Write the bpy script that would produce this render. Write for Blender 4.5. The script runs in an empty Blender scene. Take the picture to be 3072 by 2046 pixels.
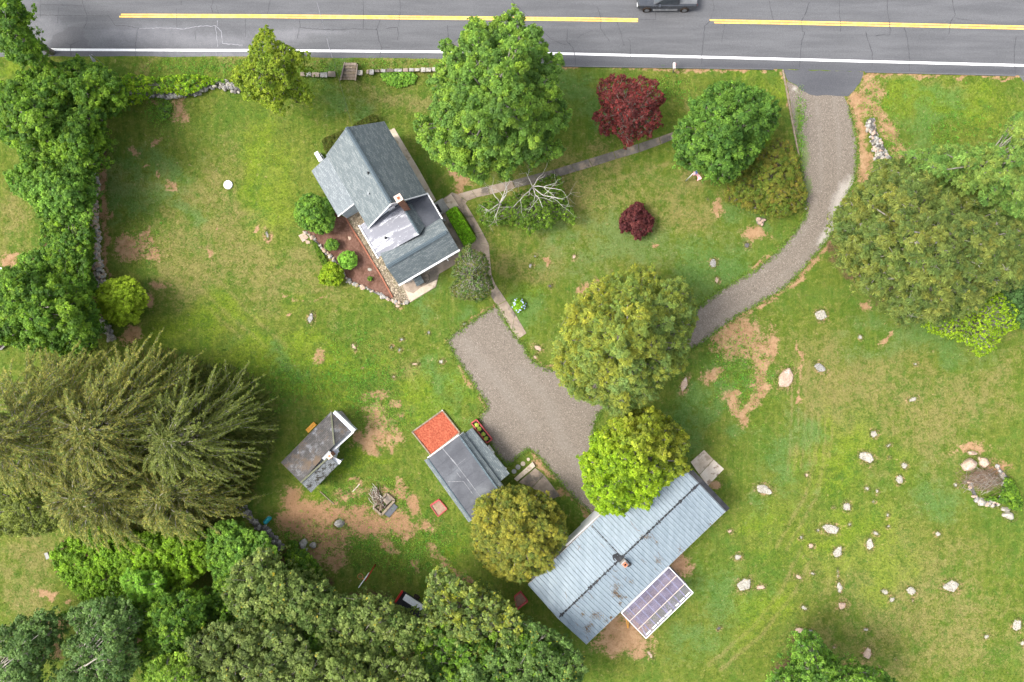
import bpy, math, random
import numpy as np
from mathutils import Vector, noise as mnoise
from mathutils.geometry import delaunay_2d_cdt

# ------------------------------------------------------------------ camera, sky, sun
S = bpy.context.scene
COL = S.collection
CH = 61.0                      # flying height of the drone
MPP = 0.03                     # metres on the ground per photo pixel (3072 wide)
cam = bpy.data.cameras.new('camera')
cam.sensor_width = 36.0
cam.lens = 36.0 * CH / (3072 * MPP)
cam.clip_end = 3000
camo = bpy.data.objects.new('camera', cam)
COL.objects.link(camo)
camo.location = (0, 0, CH)
S.camera = camo

SUN_EL, SUN_AZ = math.radians(52), math.radians(186)   # direction the light comes from (azimuth ccw from +x)
W = bpy.data.worlds.new('World'); S.world = W; W.use_nodes = True
nt = W.node_tree; bg = nt.nodes['Background']
sky = nt.nodes.new('ShaderNodeTexSky'); sky.sky_type = 'NISHITA'; sky.sun_disc = False
sky.sun_elevation = SUN_EL; sky.sun_rotation = math.pi/2 - SUN_AZ
sky.air_density = 1.0; sky.dust_density = 4.0; sky.ozone_density = 0.6
hs_=nt.nodes.new('ShaderNodeHueSaturation'); hs_.inputs['Saturation'].default_value=.40   # hazy overcast sky
nt.links.new(sky.outputs[0], hs_.inputs['Color']); nt.links.new(hs_.outputs[0], bg.inputs['Color']); bg.inputs['Strength'].default_value = 0.15
sl = bpy.data.lights.new('sun', 'SUN'); sl.energy = 1.4; sl.angle = math.radians(20); sl.color = (1.0, 0.95, 0.87)
so = bpy.data.objects.new('sun', sl); COL.objects.link(so)
sd = Vector((math.cos(SUN_AZ)*math.cos(SUN_EL), math.sin(SUN_AZ)*math.cos(SUN_EL), math.sin(SUN_EL)))
so.rotation_euler = sd.to_track_quat('Z', 'Y').to_euler(); so.location = sd*200
S.view_settings.view_transform = 'Standard'; S.view_settings.look = 'None'
S.view_settings.gamma = 1.0; S.view_settings.exposure = 1.33

# ------------------------------------------------------------------ helpers
def P(px, py, z=0.0):
    k = (CH - z)/CH
    return ((px-1536)*MPP*k, (1023-py)*MPP*k, z)
ORG = {}
def tag(o, label=None, cat=None, group=None, kind=None):
    if label: o['label'] = label
    if cat: o['category'] = cat
    if group: o['group'] = group
    if kind: o['kind'] = kind
    return o
def thing(name, loc, label, cat, group=None):
    o = bpy.data.objects.new(name, None); COL.objects.link(o); o.empty_display_size = .2
    o.location = loc; ORG[o.name] = Vector(loc)
    return tag(o, label, cat, group)
def link(name, me, parent=None, loc=None):
    o = bpy.data.objects.new(name, me); COL.objects.link(o)
    if parent is not None:
        o.parent = parent; ORG[o.name] = ORG[parent.name]
    else:
        o.location = loc; ORG[o.name] = Vector(loc)
    return o
def mesh_np(name, V, loops, starts, totals, mats, matidx=None):
    me = bpy.data.meshes.new(name)
    me.vertices.add(len(V)); me.vertices.foreach_set('co', np.asarray(V, np.float32).ravel())
    me.loops.add(len(loops)); me.loops.foreach_set('vertex_index', np.asarray(loops, np.int32))
    me.polygons.add(len(starts)); me.polygons.foreach_set('loop_start', np.asarray(starts, np.int32))
    try: me.polygons.foreach_set('loop_total', np.asarray(totals, np.int32))
    except Exception: pass
    for m in mats: me.materials.append(m)
    if matidx is not None: me.polygons.foreach_set('material_index', np.asarray(matidx, np.int32))
    me.update(calc_edges=True); me.validate()
    return me
class MB:
    """collects faces in world coordinates, links them as one mesh object"""
    def __init__(s): s.v=[]; s.f=[]; s.m=[]; s.uv=[]
    def face(s, pts, m=0, uv=None):
        n=len(s.v); s.v += [tuple(p) for p in pts]; s.f.append(list(range(n, n+len(pts)))); s.m.append(m)
        s.uv.append(uv if uv else [(p[0], p[1]) for p in pts]); return s
    def poly(s, vs, fs, m=0):
        n=len(s.v); s.v += [tuple(p) for p in vs]
        for f in fs:
            s.f.append([n+i for i in f]); s.m.append(m)
            a,b,c = Vector(vs[f[0]]),Vector(vs[f[1]]),Vector(vs[f[2]])
            u=(b-a).normalized() if (b-a).length>1e-9 else Vector((1,0,0)); nn=(b-a).cross(c-a)
            nn = nn.normalized() if nn.length>1e-12 else Vector((0,0,1)); w=nn.cross(u)
            s.uv.append([((Vector(vs[i])-a).dot(u), (Vector(vs[i])-a).dot(w)) for i in f])
        return s
    def prism(s, base, top, m=0):
        n=len(base); vs=list(base)+list(top)
        fs=[list(range(n-1,-1,-1)), list(range(n,2*n))]+[[i,(i+1)%n,n+(i+1)%n,n+i] for i in range(n)]
        return s.poly(vs, fs, m)
    def box(s, c, half, rot=0.0, m=0):
        cx,cy,cz=c; hx,hy,hz=half; ca,sa=math.cos(rot),math.sin(rot)
        def q(x,y,z): return (cx+x*ca-y*sa, cy+x*sa+y*ca, cz+z)
        b=[q(-hx,-hy,-hz),q(hx,-hy,-hz),q(hx,hy,-hz),q(-hx,hy,-hz)]
        t=[q(-hx,-hy,hz),q(hx,-hy,hz),q(hx,hy,hz),q(-hx,hy,hz)]
        return s.prism(b,t,m)
    def bar(s, a, b, w, h, m=0):
        a,b=Vector(a),Vector(b); d=(b-a).normalized()
        sdir=d.cross(Vector((0,0,1)))
        if sdir.length<1e-4: sdir=Vector((1,0,0))
        sdir.normalize(); up=sdir.cross(d)
        o=[(-w/2,-h/2),(w/2,-h/2),(w/2,h/2),(-w/2,h/2)]
        return s.prism([a+sdir*x+up*y for x,y in o],[b+sdir*x+up*y for x,y in o],m)
    def slab(s, pts, th, m=0, u=None):
        """roof plane of given thickness; uv in metres along first edge"""
        pts=[Vector(p) for p in pts]
        n=(pts[1]-pts[0]).cross(pts[2]-pts[0]).normalized()
        if n.z<0: n=-n; 
        low=[p-n*th for p in pts]
        if (pts[1]-pts[0]).cross(pts[2]-pts[0]).z<0: pts=pts[::-1]; low=low[::-1]
        k=len(pts); allp=pts+low
        base=len(s.v); s.v+=[tuple(p) for p in allp]
        uu=(Vector(u) if u else Vector((n.z*0+ -n.y, n.x, 0)))
        if uu.length<1e-3: uu=Vector((1,0,0))
        uu.normalize(); ww=n.cross(uu)
        def uvq(p): return (p.dot(uu), p.dot(ww))
        fs=[list(range(k)), list(range(2*k-1,k-1,-1))]+[[i,k+i,k+(i+1)%k,(i+1)%k] for i in range(k)]
        for f in fs:
            s.f.append([base+i for i in f]); s.m.append(m); s.uv.append([uvq(allp[i]) for i in f])
        return s
    def tube(s, pts, rad, n=6, m=0):
        pts=[Vector(p) for p in pts]; k=len(pts)
        if not hasattr(rad,'__len__'): rad=[rad]*k
        rings=[]
        for i,p in enumerate(pts):
            d=(pts[min(i+1,k-1)]-pts[max(i-1,0)]).normalized()
            a=d.cross(Vector((0,0,1)))
            if a.length<.05: a=d.cross(Vector((1,0,0)))
            a.normalize(); b=d.cross(a)
            rings.append([p+(a*math.cos(t)+b*math.sin(t))*rad[i] for t in [2*math.pi*j/n for j in range(n)]])
        vs=[q for r in rings for q in r]
        fs=[[i*n+j,i*n+(j+1)%n,(i+1)*n+(j+1)%n,(i+1)*n+j] for i in range(k-1) for j in range(n)]
        fs+=[list(range(n-1,-1,-1)),[ (k-1)*n+j for j in range(n)]]
        return s.poly(vs,fs,m)
    def cyl(s, c, r, z0, z1, n=20, m=0, r2=None):
        r2=r if r2 is None else r2
        b=[(c[0]+r*math.cos(2*math.pi*i/n),c[1]+r*math.sin(2*math.pi*i/n),z0) for i in range(n)]
        t=[(c[0]+r2*math.cos(2*math.pi*i/n),c[1]+r2*math.sin(2*math.pi*i/n),z1) for i in range(n)]
        return s.prism(b,t,m)
    def build(s, name, mats, parent=None, smooth=False, bevel=0):
        if not isinstance(mats,(list,tuple)): mats=[mats]
        V=np.array(s.v,float)
        if parent is not None: org=np.array(ORG[parent.name])
        else: org=np.array([(V[:,0].min()+V[:,0].max())/2,(V[:,1].min()+V[:,1].max())/2,V[:,2].min()])
        loops=[i for f in s.f for i in f]; tot=[len(f) for f in s.f]; st=np.concatenate([[0],np.cumsum(tot)[:-1]])
        me=bpy.data.meshes.new(name); me.from_pydata((V-org).tolist(),[],s.f)
        for m in mats: me.materials.append(m)
        me.polygons.foreach_set('material_index', s.m)
        uvl=me.uv_layers.new(name='UVMap'); uvl.data.foreach_set('uv', np.array([c for f in s.uv for c in f],np.float32).ravel())
        if smooth: me.polygons.foreach_set('use_smooth',[True]*len(me.polygons))
        me.update()
        o=link(name, me, parent, tuple(org))
        if bevel:
            import bmesh
            bm=bmesh.new(); bm.from_mesh(me); bmesh.ops.remove_doubles(bm,verts=bm.verts,dist=1e-5)
            bmesh.ops.recalc_face_normals(bm,faces=bm.faces)
            bmesh.ops.bevel(bm,geom=[e for e in bm.edges if len(e.link_faces)==2 and e.calc_face_angle(0)>.5],offset=bevel,segments=2,affect='EDGES')
            bm.to_mesh(me); bm.free()
        return o

# ---- node material helpers
def newmat(name):
    m=bpy.data.materials.new(name); m.use_nodes=True
    t=m.node_tree; b=t.nodes['Principled BSDF']; b.inputs['Specular IOR Level'].default_value=.25
    return m,t,b
class N:
    def __init__(s,t): s.t=t
    def n(s,typ,**k):
        x=s.t.nodes.new(typ)
        for a,v in k.items(): setattr(x,a,v)
        return x
    def l(s,a,b): s.t.links.new(a,b)
    def geo(s): return s.n('ShaderNodeNewGeometry').outputs['Position']
    def noise(s,scale,detail=4,rough=.6,vec=None,dist=0):
        x=s.n('ShaderNodeTexNoise'); x.inputs['Scale'].default_value=scale; x.inputs['Detail'].default_value=detail
        x.inputs['Roughness'].default_value=rough; x.inputs['Distortion'].default_value=dist
        s.l(vec if vec is not None else s.geo(), x.inputs['Vector']); return x.outputs['Fac']
    def vor(s,scale,vec=None,out='Distance',feature='F1'):
        x=s.n('ShaderNodeTexVoronoi',feature=feature); x.inputs['Scale'].default_value=scale
        s.l(vec if vec is not None else s.geo(), x.inputs['Vector']); return x.outputs[out]
    def ss(s,v,a,b,lo=0,hi=1):
        x=s.n('ShaderNodeMapRange',interpolation_type='SMOOTHSTEP'); s.l(v,x.inputs['Value'])
        for i,q in zip(('From Min','From Max','To Min','To Max'),(a,b,lo,hi)): x.inputs[i].default_value=q
        return x.outputs['Result']
    def math(s,op,a,b=None,c=None):
        x=s.n('ShaderNodeMath',operation=op)
        for i,q in enumerate((a,b,c)):
            if q is None: continue
            if isinstance(q,(int,float)): x.inputs[i].default_value=q
            else: s.l(q,x.inputs[i])
        return x.outputs[0]
    def mix(s,f,a,b,mode='MIX'):
        x=s.n('ShaderNodeMix',data_type='RGBA',blend_type=mode)
        for i,q in ((0,f),(6,a),(7,b)):
            if isinstance(q,(int,float)): x.inputs[i].default_value=q
            elif isinstance(q,tuple): x.inputs[i].default_value=(q[0],q[1],q[2],1)
            else: s.l(q,x.inputs[i])
        return x.outputs[2]
    def ramp(s,v,stops):
        x=s.n('ShaderNodeValToRGB'); s.l(v,x.inputs[0]); e=x.color_ramp.elements
        while len(e)<len(stops): e.new(.5)
        for el,(p,c) in zip(e,stops): el.position=p; el.color=(*c,1)
        return x.outputs[0]
    def attr(s,name):
        x=s.n('ShaderNodeAttribute'); x.attribute_name=name; return x
    def bump(s,h,strength,dist,bsdf):
        x=s.n('ShaderNodeBump'); x.inputs['Strength'].default_value=strength; x.inputs['Distance'].default_value=dist
        s.l(h,x.inputs['Height']); s.l(x.outputs[0],bsdf.inputs['Normal'])
def matn(name, c1, c2, scale=3, rough=.8, fine=None, bump=.3, bd=.02, metal=0, spec=.25, c3=None, s3=1.0, t3=(.55,.65), coat=0):
    m,t,b=newmat(name); n=N(t)
    a=n.noise(scale,5,.65); col=n.mix(n.ss(a,.35,.65),c1,c2)
    if c3: col=n.mix(n.ss(n.noise(s3,5,.6),t3[0],t3[1]),col,c3)
    f=n.noise(fine or scale*8,3,.7)
    col=n.mix(.5,col,n.mix(1.0,col,n.mix(f,(.25,.25,.25),(1.6,1.6,1.6)),'MULTIPLY'))
    n.l(col,b.inputs['Base Color']); b.inputs['Roughness'].default_value=rough; b.inputs['Metallic'].default_value=metal
    b.inputs['Specular IOR Level'].default_value=spec; b.inputs['Coat Weight'].default_value=coat
    if bump: n.bump(f,bump,bd,b)
    return m

def shingle(name, ca, cb, cm, lich=None, rough=.85):
    m,t,b=newmat(name); n=N(t)
    uv=n.n('ShaderNodeUVMap').outputs[0]
    br=n.n('ShaderNodeTexBrick'); n.l(uv,br.inputs['Vector'])
    br.inputs['Scale'].default_value=1; br.inputs['Brick Width'].default_value=.34; br.inputs['Row Height'].default_value=.15
    br.inputs['Mortar Size'].default_value=.011; br.inputs['Bias'].default_value=-.25; br.offset=.37; br.offset_frequency=2
    br.inputs['Color1'].default_value=(*ca,1); br.inputs['Color2'].default_value=(*cb,1); br.inputs['Mortar'].default_value=(*cm,1)
    col=n.mix(n.ss(n.noise(.9,4,.6),.3,.7,.0,.18),br.outputs['Color'],n.mix(.5,ca,cb))
    f=n.noise(40,2,.7); col=n.mix(.6,col,n.mix(1.0,col,n.mix(f,(.3,.3,.3),(1.6,1.6,1.6)),'MULTIPLY'))
    if lich:
        for c,sc,a,bb in lich: col=n.mix(n.ss(n.math('ADD',n.noise(sc,6,.75),n.math('MULTIPLY',n.noise(14,3,.7),.12)),a,bb),col,c)
    n.l(col,b.inputs['Base Color']); b.inputs['Roughness'].default_value=rough
    n.bump(br.outputs['Fac'],-.5,.02,b)
    return m

# ------------------------------------------------------------------ materials
M={}
def ground_material():
    m,t,b=newmat('lawn'); n=N(t)
    A=n.attr('maska'); B=n.attr('maskb')
    sa=n.n('ShaderNodeSeparateColor'); n.l(A.outputs['Color'],sa.inputs[0])
    sb=n.n('ShaderNodeSeparateColor'); n.l(B.outputs['Color'],sb.inputs[0])
    dirt,dry,lush=sa.outputs; blue,litter,red=sb.outputs
    n0=n.noise(.10,4,.6); n1=n.noise(.38,6,.68,dist=.6); n2=n.noise(1.6,6,.7,dist=.4); n3=n.noise(5.5,5,.75); n4=n.noise(26,3,.75); n5=n.noise(.9,5,.75,dist=1.0)
    g=n.mix(n.ss(n2,.34,.66),(.074,.127,.016),(.136,.181,.028))
    g=n.mix(n.ss(n0,.44,.56,0,.7),g,n.mix(n.ss(n2,.34,.66),(.090,.130,.022),(.160,.185,.036)))
    g=n.mix(n.ss(n.noise(.17,4,.6),.50,.60,0,.55),g,(.066,.135,.018))
    g=n.mix(n.ss(n1,.46,.66,0,.6),g,(.085,.165,.028))
    mp=n.n('ShaderNodeMapping'); mp.inputs['Rotation'].default_value=(0,0,math.radians(32)); mp.inputs['Scale'].default_value=(1.6,.16,1); n.l(n.geo(),mp.inputs['Vector'])
    g=n.mix(n.ss(n.noise(1.0,5,.7,vec=mp.outputs[0],dist=.4),.46,.64,0,.45),g,(.175,.205,.040))
    g=n.mix(n.ss(n.math('ADD',n5,n.math('MULTIPLY',n4,.10)),.53,.72,0,.5),g,(.190,.190,.055))
    hi=n.math('ADD',n.math('MULTIPLY',n3,.45),n.math('ADD',n.math('MULTIPLY',n5,.35),n.math('MULTIPLY',n2,.35)))
    g=n.mix(n.ss(n.math('ADD',n.math('MULTIPLY',dry,.17),hi),.61,.82,0,.72),g,(.262,.212,.095))
    g=n.mix(n.ss(n.math('ADD',n.math('MULTIPLY',lush,.16),hi),.60,.80,0,.7),g,(.170,.255,.016))
    g=n.mix(n.ss(n.math('ADD',n.math('MULTIPLY',blue,.24),hi),.62,.80,0,.65),g,(.095,.195,.060))
    g=n.mix(n.ss(n.math('ADD',n.noise(2.3,6,.8,dist=.5),n.math('MULTIPLY',n4,.16)),.66,.78,0,.65),g,(.33,.255,.14))
    g=n.mix(n.ss(n.math('ADD',n.noise(1.4,6,.8,dist=.7),n.math('MULTIPLY',n4,.12)),.60,.72,0,.65),g,(.055,.130,.020))
    g=n.mix(.8,g,n.mix(1.0,g,n.mix(n4,(.30,.34,.30),(1.70,1.62,1.55)),'MULTIPLY'))
    g=n.mix(.75,g,n.mix(1.0,g,n.mix(n3,(.30,.35,.30),(1.65,1.6,1.6)),'MULTIPLY'))
    d=n.mix(n.ss(n2,.3,.7),(.29,.165,.088),(.42,.265,.155))
    d=n.mix(n.ss(n.math('ADD',red,n.math('MULTIPLY',n3,.3)),.5,1.0,0,.7),d,(.33,.185,.105))
    d=n.mix(.45,d,n.mix(1.0,d,n.mix(n4,(.35,.35,.35),(1.6,1.6,1.6)),'MULTIPLY'))
    fac=n.ss(n.math('ADD',dirt,n.math('ADD',n.math('ADD',n.math('MULTIPLY',n.math('SUBTRACT',n3,.5),2.2),n.math('MULTIPLY',n.math('SUBTRACT',n4,.5),.9)),n.math('MULTIPLY',n.math('SUBTRACT',n2,.5),1.8))),.30,.72,0,.95)
    col=n.mix(fac,g,d)
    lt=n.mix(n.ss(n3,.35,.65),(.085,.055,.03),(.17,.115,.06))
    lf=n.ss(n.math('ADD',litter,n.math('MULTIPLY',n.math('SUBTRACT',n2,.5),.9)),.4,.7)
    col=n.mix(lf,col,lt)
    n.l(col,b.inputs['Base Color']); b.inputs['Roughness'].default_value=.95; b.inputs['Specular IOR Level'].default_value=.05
    n.bump(n.math('ADD',n4,n.math('MULTIPLY',n3,1.2)),.8,.06,b)
    return m
M['lawn']=ground_material()
def asphalt_material():
    m,t,b=newmat('asphalt'); n=N(t)
    A=n.attr('maska'); sa=n.n('ShaderNodeSeparateColor'); n.l(A.outputs['Color'],sa.inputs[0]); wet,pale,fresh=sa.outputs
    mp=n.n('ShaderNodeMapping'); mp.inputs['Scale'].default_value=(.12,1.1,1); n.l(n.geo(),mp.inputs['Vector'])
    st=n.noise(1.2,5,.6,vec=mp.outputs[0]); n2=n.noise(1.1,5,.7); n4=n.noise(24,2,.8)
    c=n.mix(n.ss(st,.3,.7),(.094,.096,.103),(.124,.126,.134))
    c=n.mix(n.ss(n.math('ADD',pale,n.math('MULTIPLY',n.math('SUBTRACT',n2,.5),1.0)),.35,1.3,0,.7),c,(.20,.20,.215))
    c=n.mix(n.ss(n.math('ADD',wet,n.math('MULTIPLY',n.math('SUBTRACT',n2,.5),.7)),.40,.52,0,.75),c,(.095,.095,.104))
    c=n.mix(n.math('MULTIPLY',fresh,.85),c,(.068,.070,.080))
    c=n.mix(.9,c,n.mix(1.0,c,n.mix(n4,(.20,.20,.20),(1.8,1.8,1.8)),'MULTIPLY'))
    c=n.mix(n.ss(n.noise(60,2,.8),.70,.78),c,(.42,.41,.40))
    n.l(c,b.inputs['Base Color']); b.inputs['Roughness'].default_value=.85
    n.bump(n4,.35,.01,b); return m
M['asphalt']=asphalt_material()
def gravel_material(name,ca,cb,cc,sc=14):
    m,t,b=newmat(name); n=N(t)
    A=n.attr('maska'); sa=n.n('ShaderNodeSeparateColor'); n.l(A.outputs['Color'],sa.inputs[0]); pale,weed,dark=sa.outputs
    x=n.n('ShaderNodeTexVoronoi'); x.inputs['Scale'].default_value=sc; n.l(n.geo(),x.inputs['Vector'])
    r=n.n('ShaderNodeSeparateColor'); n.l(x.outputs['Color'],r.inputs[0])
    c=n.ramp(r.outputs[0],[(0,ca),(.5,cb),(.85,cc),(1,tuple(min(.7,q*1.6) for q in cc))])
    c=n.mix(n.ss(n.noise(.5,4,.6),.3,.7,0,.3),c,cb)
    n2=n.noise(1.8,5,.7)
    c=n.mix(n.ss(n.math('ADD',pale,n.math('MULTIPLY',n.math('SUBTRACT',n2,.5),.8)),.35,.85,0,.8),c,(.44,.405,.365))
    c=n.mix(n.ss(n.math('ADD',dark,n.math('MULTIPLY',n.math('SUBTRACT',n.noise(.9,5,.7),.5),1.4)),.40,1.2,0,.32),c,(.25,.225,.195))
    c=n.mix(n.ss(n.math('ADD',weed,n.math('MULTIPLY',n.math('SUBTRACT',n.noise(4,5,.75),.5),1.6)),.5,.8,0,.75),c,(.13,.19,.05))
    c=n.mix(n.ss(x.outputs['Distance'],.35,.75,0,.35),c,(.08,.07,.06))
    n.l(c,b.inputs['Base Color']); b.inputs['Roughness'].default_value=.9
    n.bump(x.outputs['Distance'],-.6,.03,b); return m
M['gravel']=gravel_material('crushed_gravel',(.125,.104,.084),(.178,.150,.122),(.245,.210,.175),24)
M['rivers']=gravel_material('river_stone',(.10,.08,.055),(.21,.165,.11),(.36,.30,.22),11)
M['paint_w']=matn('white_road_paint',(.80,.80,.80),(.88,.88,.88),4,.6,bump=.1)
M['paint_y']=matn('yellow_road_paint',(.86,.52,.09),(.95,.62,.17),2,.6,bump=.1,c3=(.45,.27,.06),s3=3.5,t3=(.66,.74))
M['crack']=matn('crack_filler',(.045,.046,.052),(.075,.076,.083),3,.6,bump=0)
M['crackpale']=matn('worn_crack',(.33,.33,.36),(.24,.24,.26),3,.8,bump=0)
M['concrete']=matn('weathered_concrete',(.25,.195,.150),(.35,.285,.225),1.3,.9,20,.3,.01,c3=(.14,.12,.10),s3=.6,t3=(.50,.62))
M['concrete2']=matn('pale_concrete',(.46,.375,.285),(.56,.475,.38),1.2,.9,20,.3,.01,c3=(.33,.27,.20),s3=1.3,t3=(.52,.62))
M['concrete3']=matn('grey_concrete',(.27,.26,.245),(.36,.35,.33),1.6,.9,20,.3,.01)
M['darkpath']=matn('lichen_concrete',(.105,.095,.082),(.185,.165,.140),.9,.9,18,.35,.01,c3=(.27,.215,.16),s3=.5,t3=(.52,.6))
M['mulch']=matn('bark_mulch',(.125,.062,.043),(.195,.108,.08),5,.95,22,.9,.04,c3=(.10,.05,.032),s3=1.2,t3=(.5,.62))
M['redmulch']=matn('red_dyed_mulch',(.29,.060,.032),(.46,.13,.07),6,.9,20,1.0,.05,c3=(.30,.07,.04),s3=3.5,t3=(.60,.70))
M['shingle']=shingle('slate_shingle',(.125,.150,.160),(.235,.262,.268),(.065,.077,.083))
M['shingleL']=shingle('pale_slate_shingle',(.165,.190,.205),(.265,.292,.305),(.09,.105,.115))
M['shingledark']=shingle('old_dark_shingle',(.075,.072,.07),(.13,.12,.115),(.035,.033,.03),lich=[((.22,.225,.24),.9,.58,.74),((.13,.095,.065),.5,.56,.72)])
M['shinglegrey']=shingle('mossy_grey_shingle',(.22,.235,.245),(.32,.335,.345),(.10,.10,.10),lich=[((.05,.045,.035),2.6,.56,.66)])
M['moss']=matn('moss_ridge',(.12,.13,.08),(.17,.17,.12),3)
M['membrane']=matn('grey_roof_membrane',(.045,.050,.064),(.07,.076,.092),.8,.45,10,.05,.004,spec=.5)
def silver():
    m,t,b=newmat('silver_membrane_with_glare'); n=N(t)
    uv=n.n('ShaderNodeUVMap').outputs[0]
    mp=n.n('ShaderNodeMapping'); mp.inputs['Scale'].default_value=(.28,1.5,1); n.l(uv,mp.inputs['Vector'])
    a=n.noise(1.6,6,.7,vec=mp.outputs[0],dist=.6)
    c=n.mix(n.ss(a,.50,.66),(.15,.155,.185),(.46,.47,.52))
    c=n.mix(n.ss(n.math('ADD',n.noise(7,5,.8),n.math('MULTIPLY',a,.5)),.84,.92,0,.8),c,(.85,.85,.88))  # white flecks put sky glare into the colour of the silver coat
    n.l(c,b.inputs['Base Color']); n.l(n.ss(a,.4,.65,.6,.4),b.inputs['Roughness'])
    b.inputs['Specular IOR Level'].default_value=.4
    n.bump(a,.15,.03,b); return m
M['silver']=silver()
M['sheen']=matn('black_roll_roofing',(.06,.064,.076),(.088,.093,.107),.7,.5,9,.08,.004,spec=.4,c3=(.14,.15,.165),s3=.4,t3=(.5,.7))
M['white']=matn('white_trim_paint',(.72,.73,.75),(.80,.80,.82),2,.5,bump=.05)
M['siding']=matn('pale_siding',(.60,.62,.65),(.68,.70,.73),2,.6,bump=.05)
M['bluesiding']=matn('grey_blue_siding',(.26,.31,.35),(.33,.38,.42),2,.6,bump=.05)
M['glass']=matn('window_glass',(.03,.04,.05),(.05,.06,.07),1,.08,bump=0,spec=.8)
M['black']=matn('black_tar',(.018,.019,.022),(.035,.036,.04),2,.6,bump=.2)
M['brick']=matn('chimney_brick',(.22,.10,.065),(.30,.15,.10),4,.9,18,.5,.01)
M['flue']=matn('clay_flue',(.50,.17,.09),(.60,.26,.15),4,.8)
M['cap']=matn('mortar_cap',(.60,.47,.38),(.72,.60,.50),3,.8)
M['soot']=matn('soot',(.02,.01,.01),(.05,.02,.015),4,.9)
M['lead']=matn('lead_flashing',(.30,.32,.34),(.42,.44,.46),3,.5)
def metalroof():
    m,t,b=newmat('painted_metal_roof'); n=N(t)
    mp=n.n('ShaderNodeMapping'); mp.inputs['Rotation'].default_value=(0,0,math.radians(-43.8)); mp.inputs['Scale'].default_value=(1.5,.2,1); n.l(n.geo(),mp.inputs['Vector'])
    a=n.noise(1.2,6,.7,vec=mp.outputs[0])
    c=n.mix(n.ss(a,.3,.7),(.185,.230,.265),(.255,.305,.340))
    c=n.mix(n.ss(n.noise(3,6,.75),.60,.72,0,.5),c,(.20,.235,.26))
    n.l(c,b.inputs['Base Color']); b.inputs['Roughness'].default_value=.5; b.inputs['Metallic'].default_value=.1; return m
M['metal']=metalroof()
M['timber']=matn('weathered_timber',(.20,.155,.105),(.30,.245,.18),4,.9,24,.5,.01)
M['greytimber']=matn('grey_timber',(.16,.15,.135),(.26,.245,.22),5,.9,24,.5,.01)
M['orange']=matn('orange_stained_wood',(.62,.27,.03),(.78,.38,.06),5,.6,20,.3,.005)
M['redpaint']=matn('faded_red_paint',(.36,.055,.055),(.46,.09,.09),4,.6)
M['brightred']=matn('bright_red_paint',(.38,.025,.02),(.46,.04,.03),4,.5)
M['soil']=matn('potting_soil',(.02,.015,.012),(.05,.035,.025),8,.95)
M['sand']=matn('sandbox_dirt',(.26,.17,.12),(.33,.23,.17),6,.95)
M['plasticw']=matn('white_plastic',(.74,.76,.78),(.82,.83,.84),2,.4,bump=.02)
M['teal']=matn('teal_plastic',(.02,.26,.30),(.04,.36,.40),3,.4,bump=.05)
M['edging']=matn('red_brown_edging',(.24,.09,.055),(.31,.13,.08),4,.9)
M['rust']=matn('rusty_rim',(.55,.16,.06),(.62,.22,.09),4,.6)
M['steel']=matn('galvanised_steel',(.30,.31,.32),(.42,.43,.44),4,.35,metal=.6)
M['bark']=matn('grey_bark',(.16,.14,.115),(.28,.26,.225),3,.9,18,.6,.02)
M['palebark']=matn('pale_dead_wood',(.52,.48,.42),(.70,.67,.61),3,.85,18,.4,.01)
M['limb']=matn('lichened_limbs',(.24,.215,.18),(.40,.37,.32),2,.9,18,.4,.01)
M['brownbark']=matn('reddish_bark',(.15,.09,.065),(.25,.17,.12),3,.9,18,.6,.02)
def rockmat(name,a,b_,c,lich):
    m,t,b=newmat(name); n=N(t)
    tc=n.n('ShaderNodeTexCoord').outputs['Object']
    x=n.noise(2.6,6,.7,vec=tc); col=n.mix(n.ss(x,.35,.65),a,b_)
    col=n.mix(n.ss(n.noise(6.5,5,.75,vec=tc),.50,.60),col,c)
    col=n.mix(n.ss(n.noise(1.9,4,.6,vec=tc),.60,.68),col,lich)
    n.l(col,b.inputs['Base Color']); b.inputs['Roughness'].default_value=.9
    n.bump(n.noise(9,6,.8,vec=tc),.8,.05,b); return m
M['rockpale']=rockmat('pale_lichen_rock',(.32,.30,.25),(.46,.435,.38),(.17,.155,.125),(.33,.25,.12))
M['rockgrey']=rockmat('grey_fieldstone',(.25,.24,.22),(.37,.36,.34),(.16,.15,.14),(.33,.31,.26))
M['rockpink']=rockmat('pinkish_bare_rock',(.42,.30,.22),(.52,.39,.31),(.30,.22,.17),(.50,.46,.42))
M['rockdark']=rockmat('dark_stone',(.10,.095,.09),(.16,.15,.145),(.06,.055,.05),(.22,.20,.17))
def leafmat(name,trans=.25,rough=.6):
    m,t,b=newmat(name); n=N(t)
    A=n.attr('leafcol'); n.l(A.outputs['Color'],b.inputs['Base Color'])
    b.inputs['Roughness'].default_value=rough; b.inputs['Specular IOR Level'].default_value=.25
    tr=n.n('ShaderNodeBsdfTranslucent'); n.l(n.mix(1.0,A.outputs['Color'],(1.15,1.25,.6),'MULTIPLY'),tr.inputs['Color'])
    mx=n.n('ShaderNodeMixShader'); mx.inputs[0].default_value=trans
    n.l(b.outputs[0],mx.inputs[1]); n.l(tr.outputs[0],mx.inputs[2])
    n.l(mx.outputs[0],t.nodes['Material Output'].inputs['Surface']); return m
M['leaf']=leafmat('leaves',.42,.6)

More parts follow.
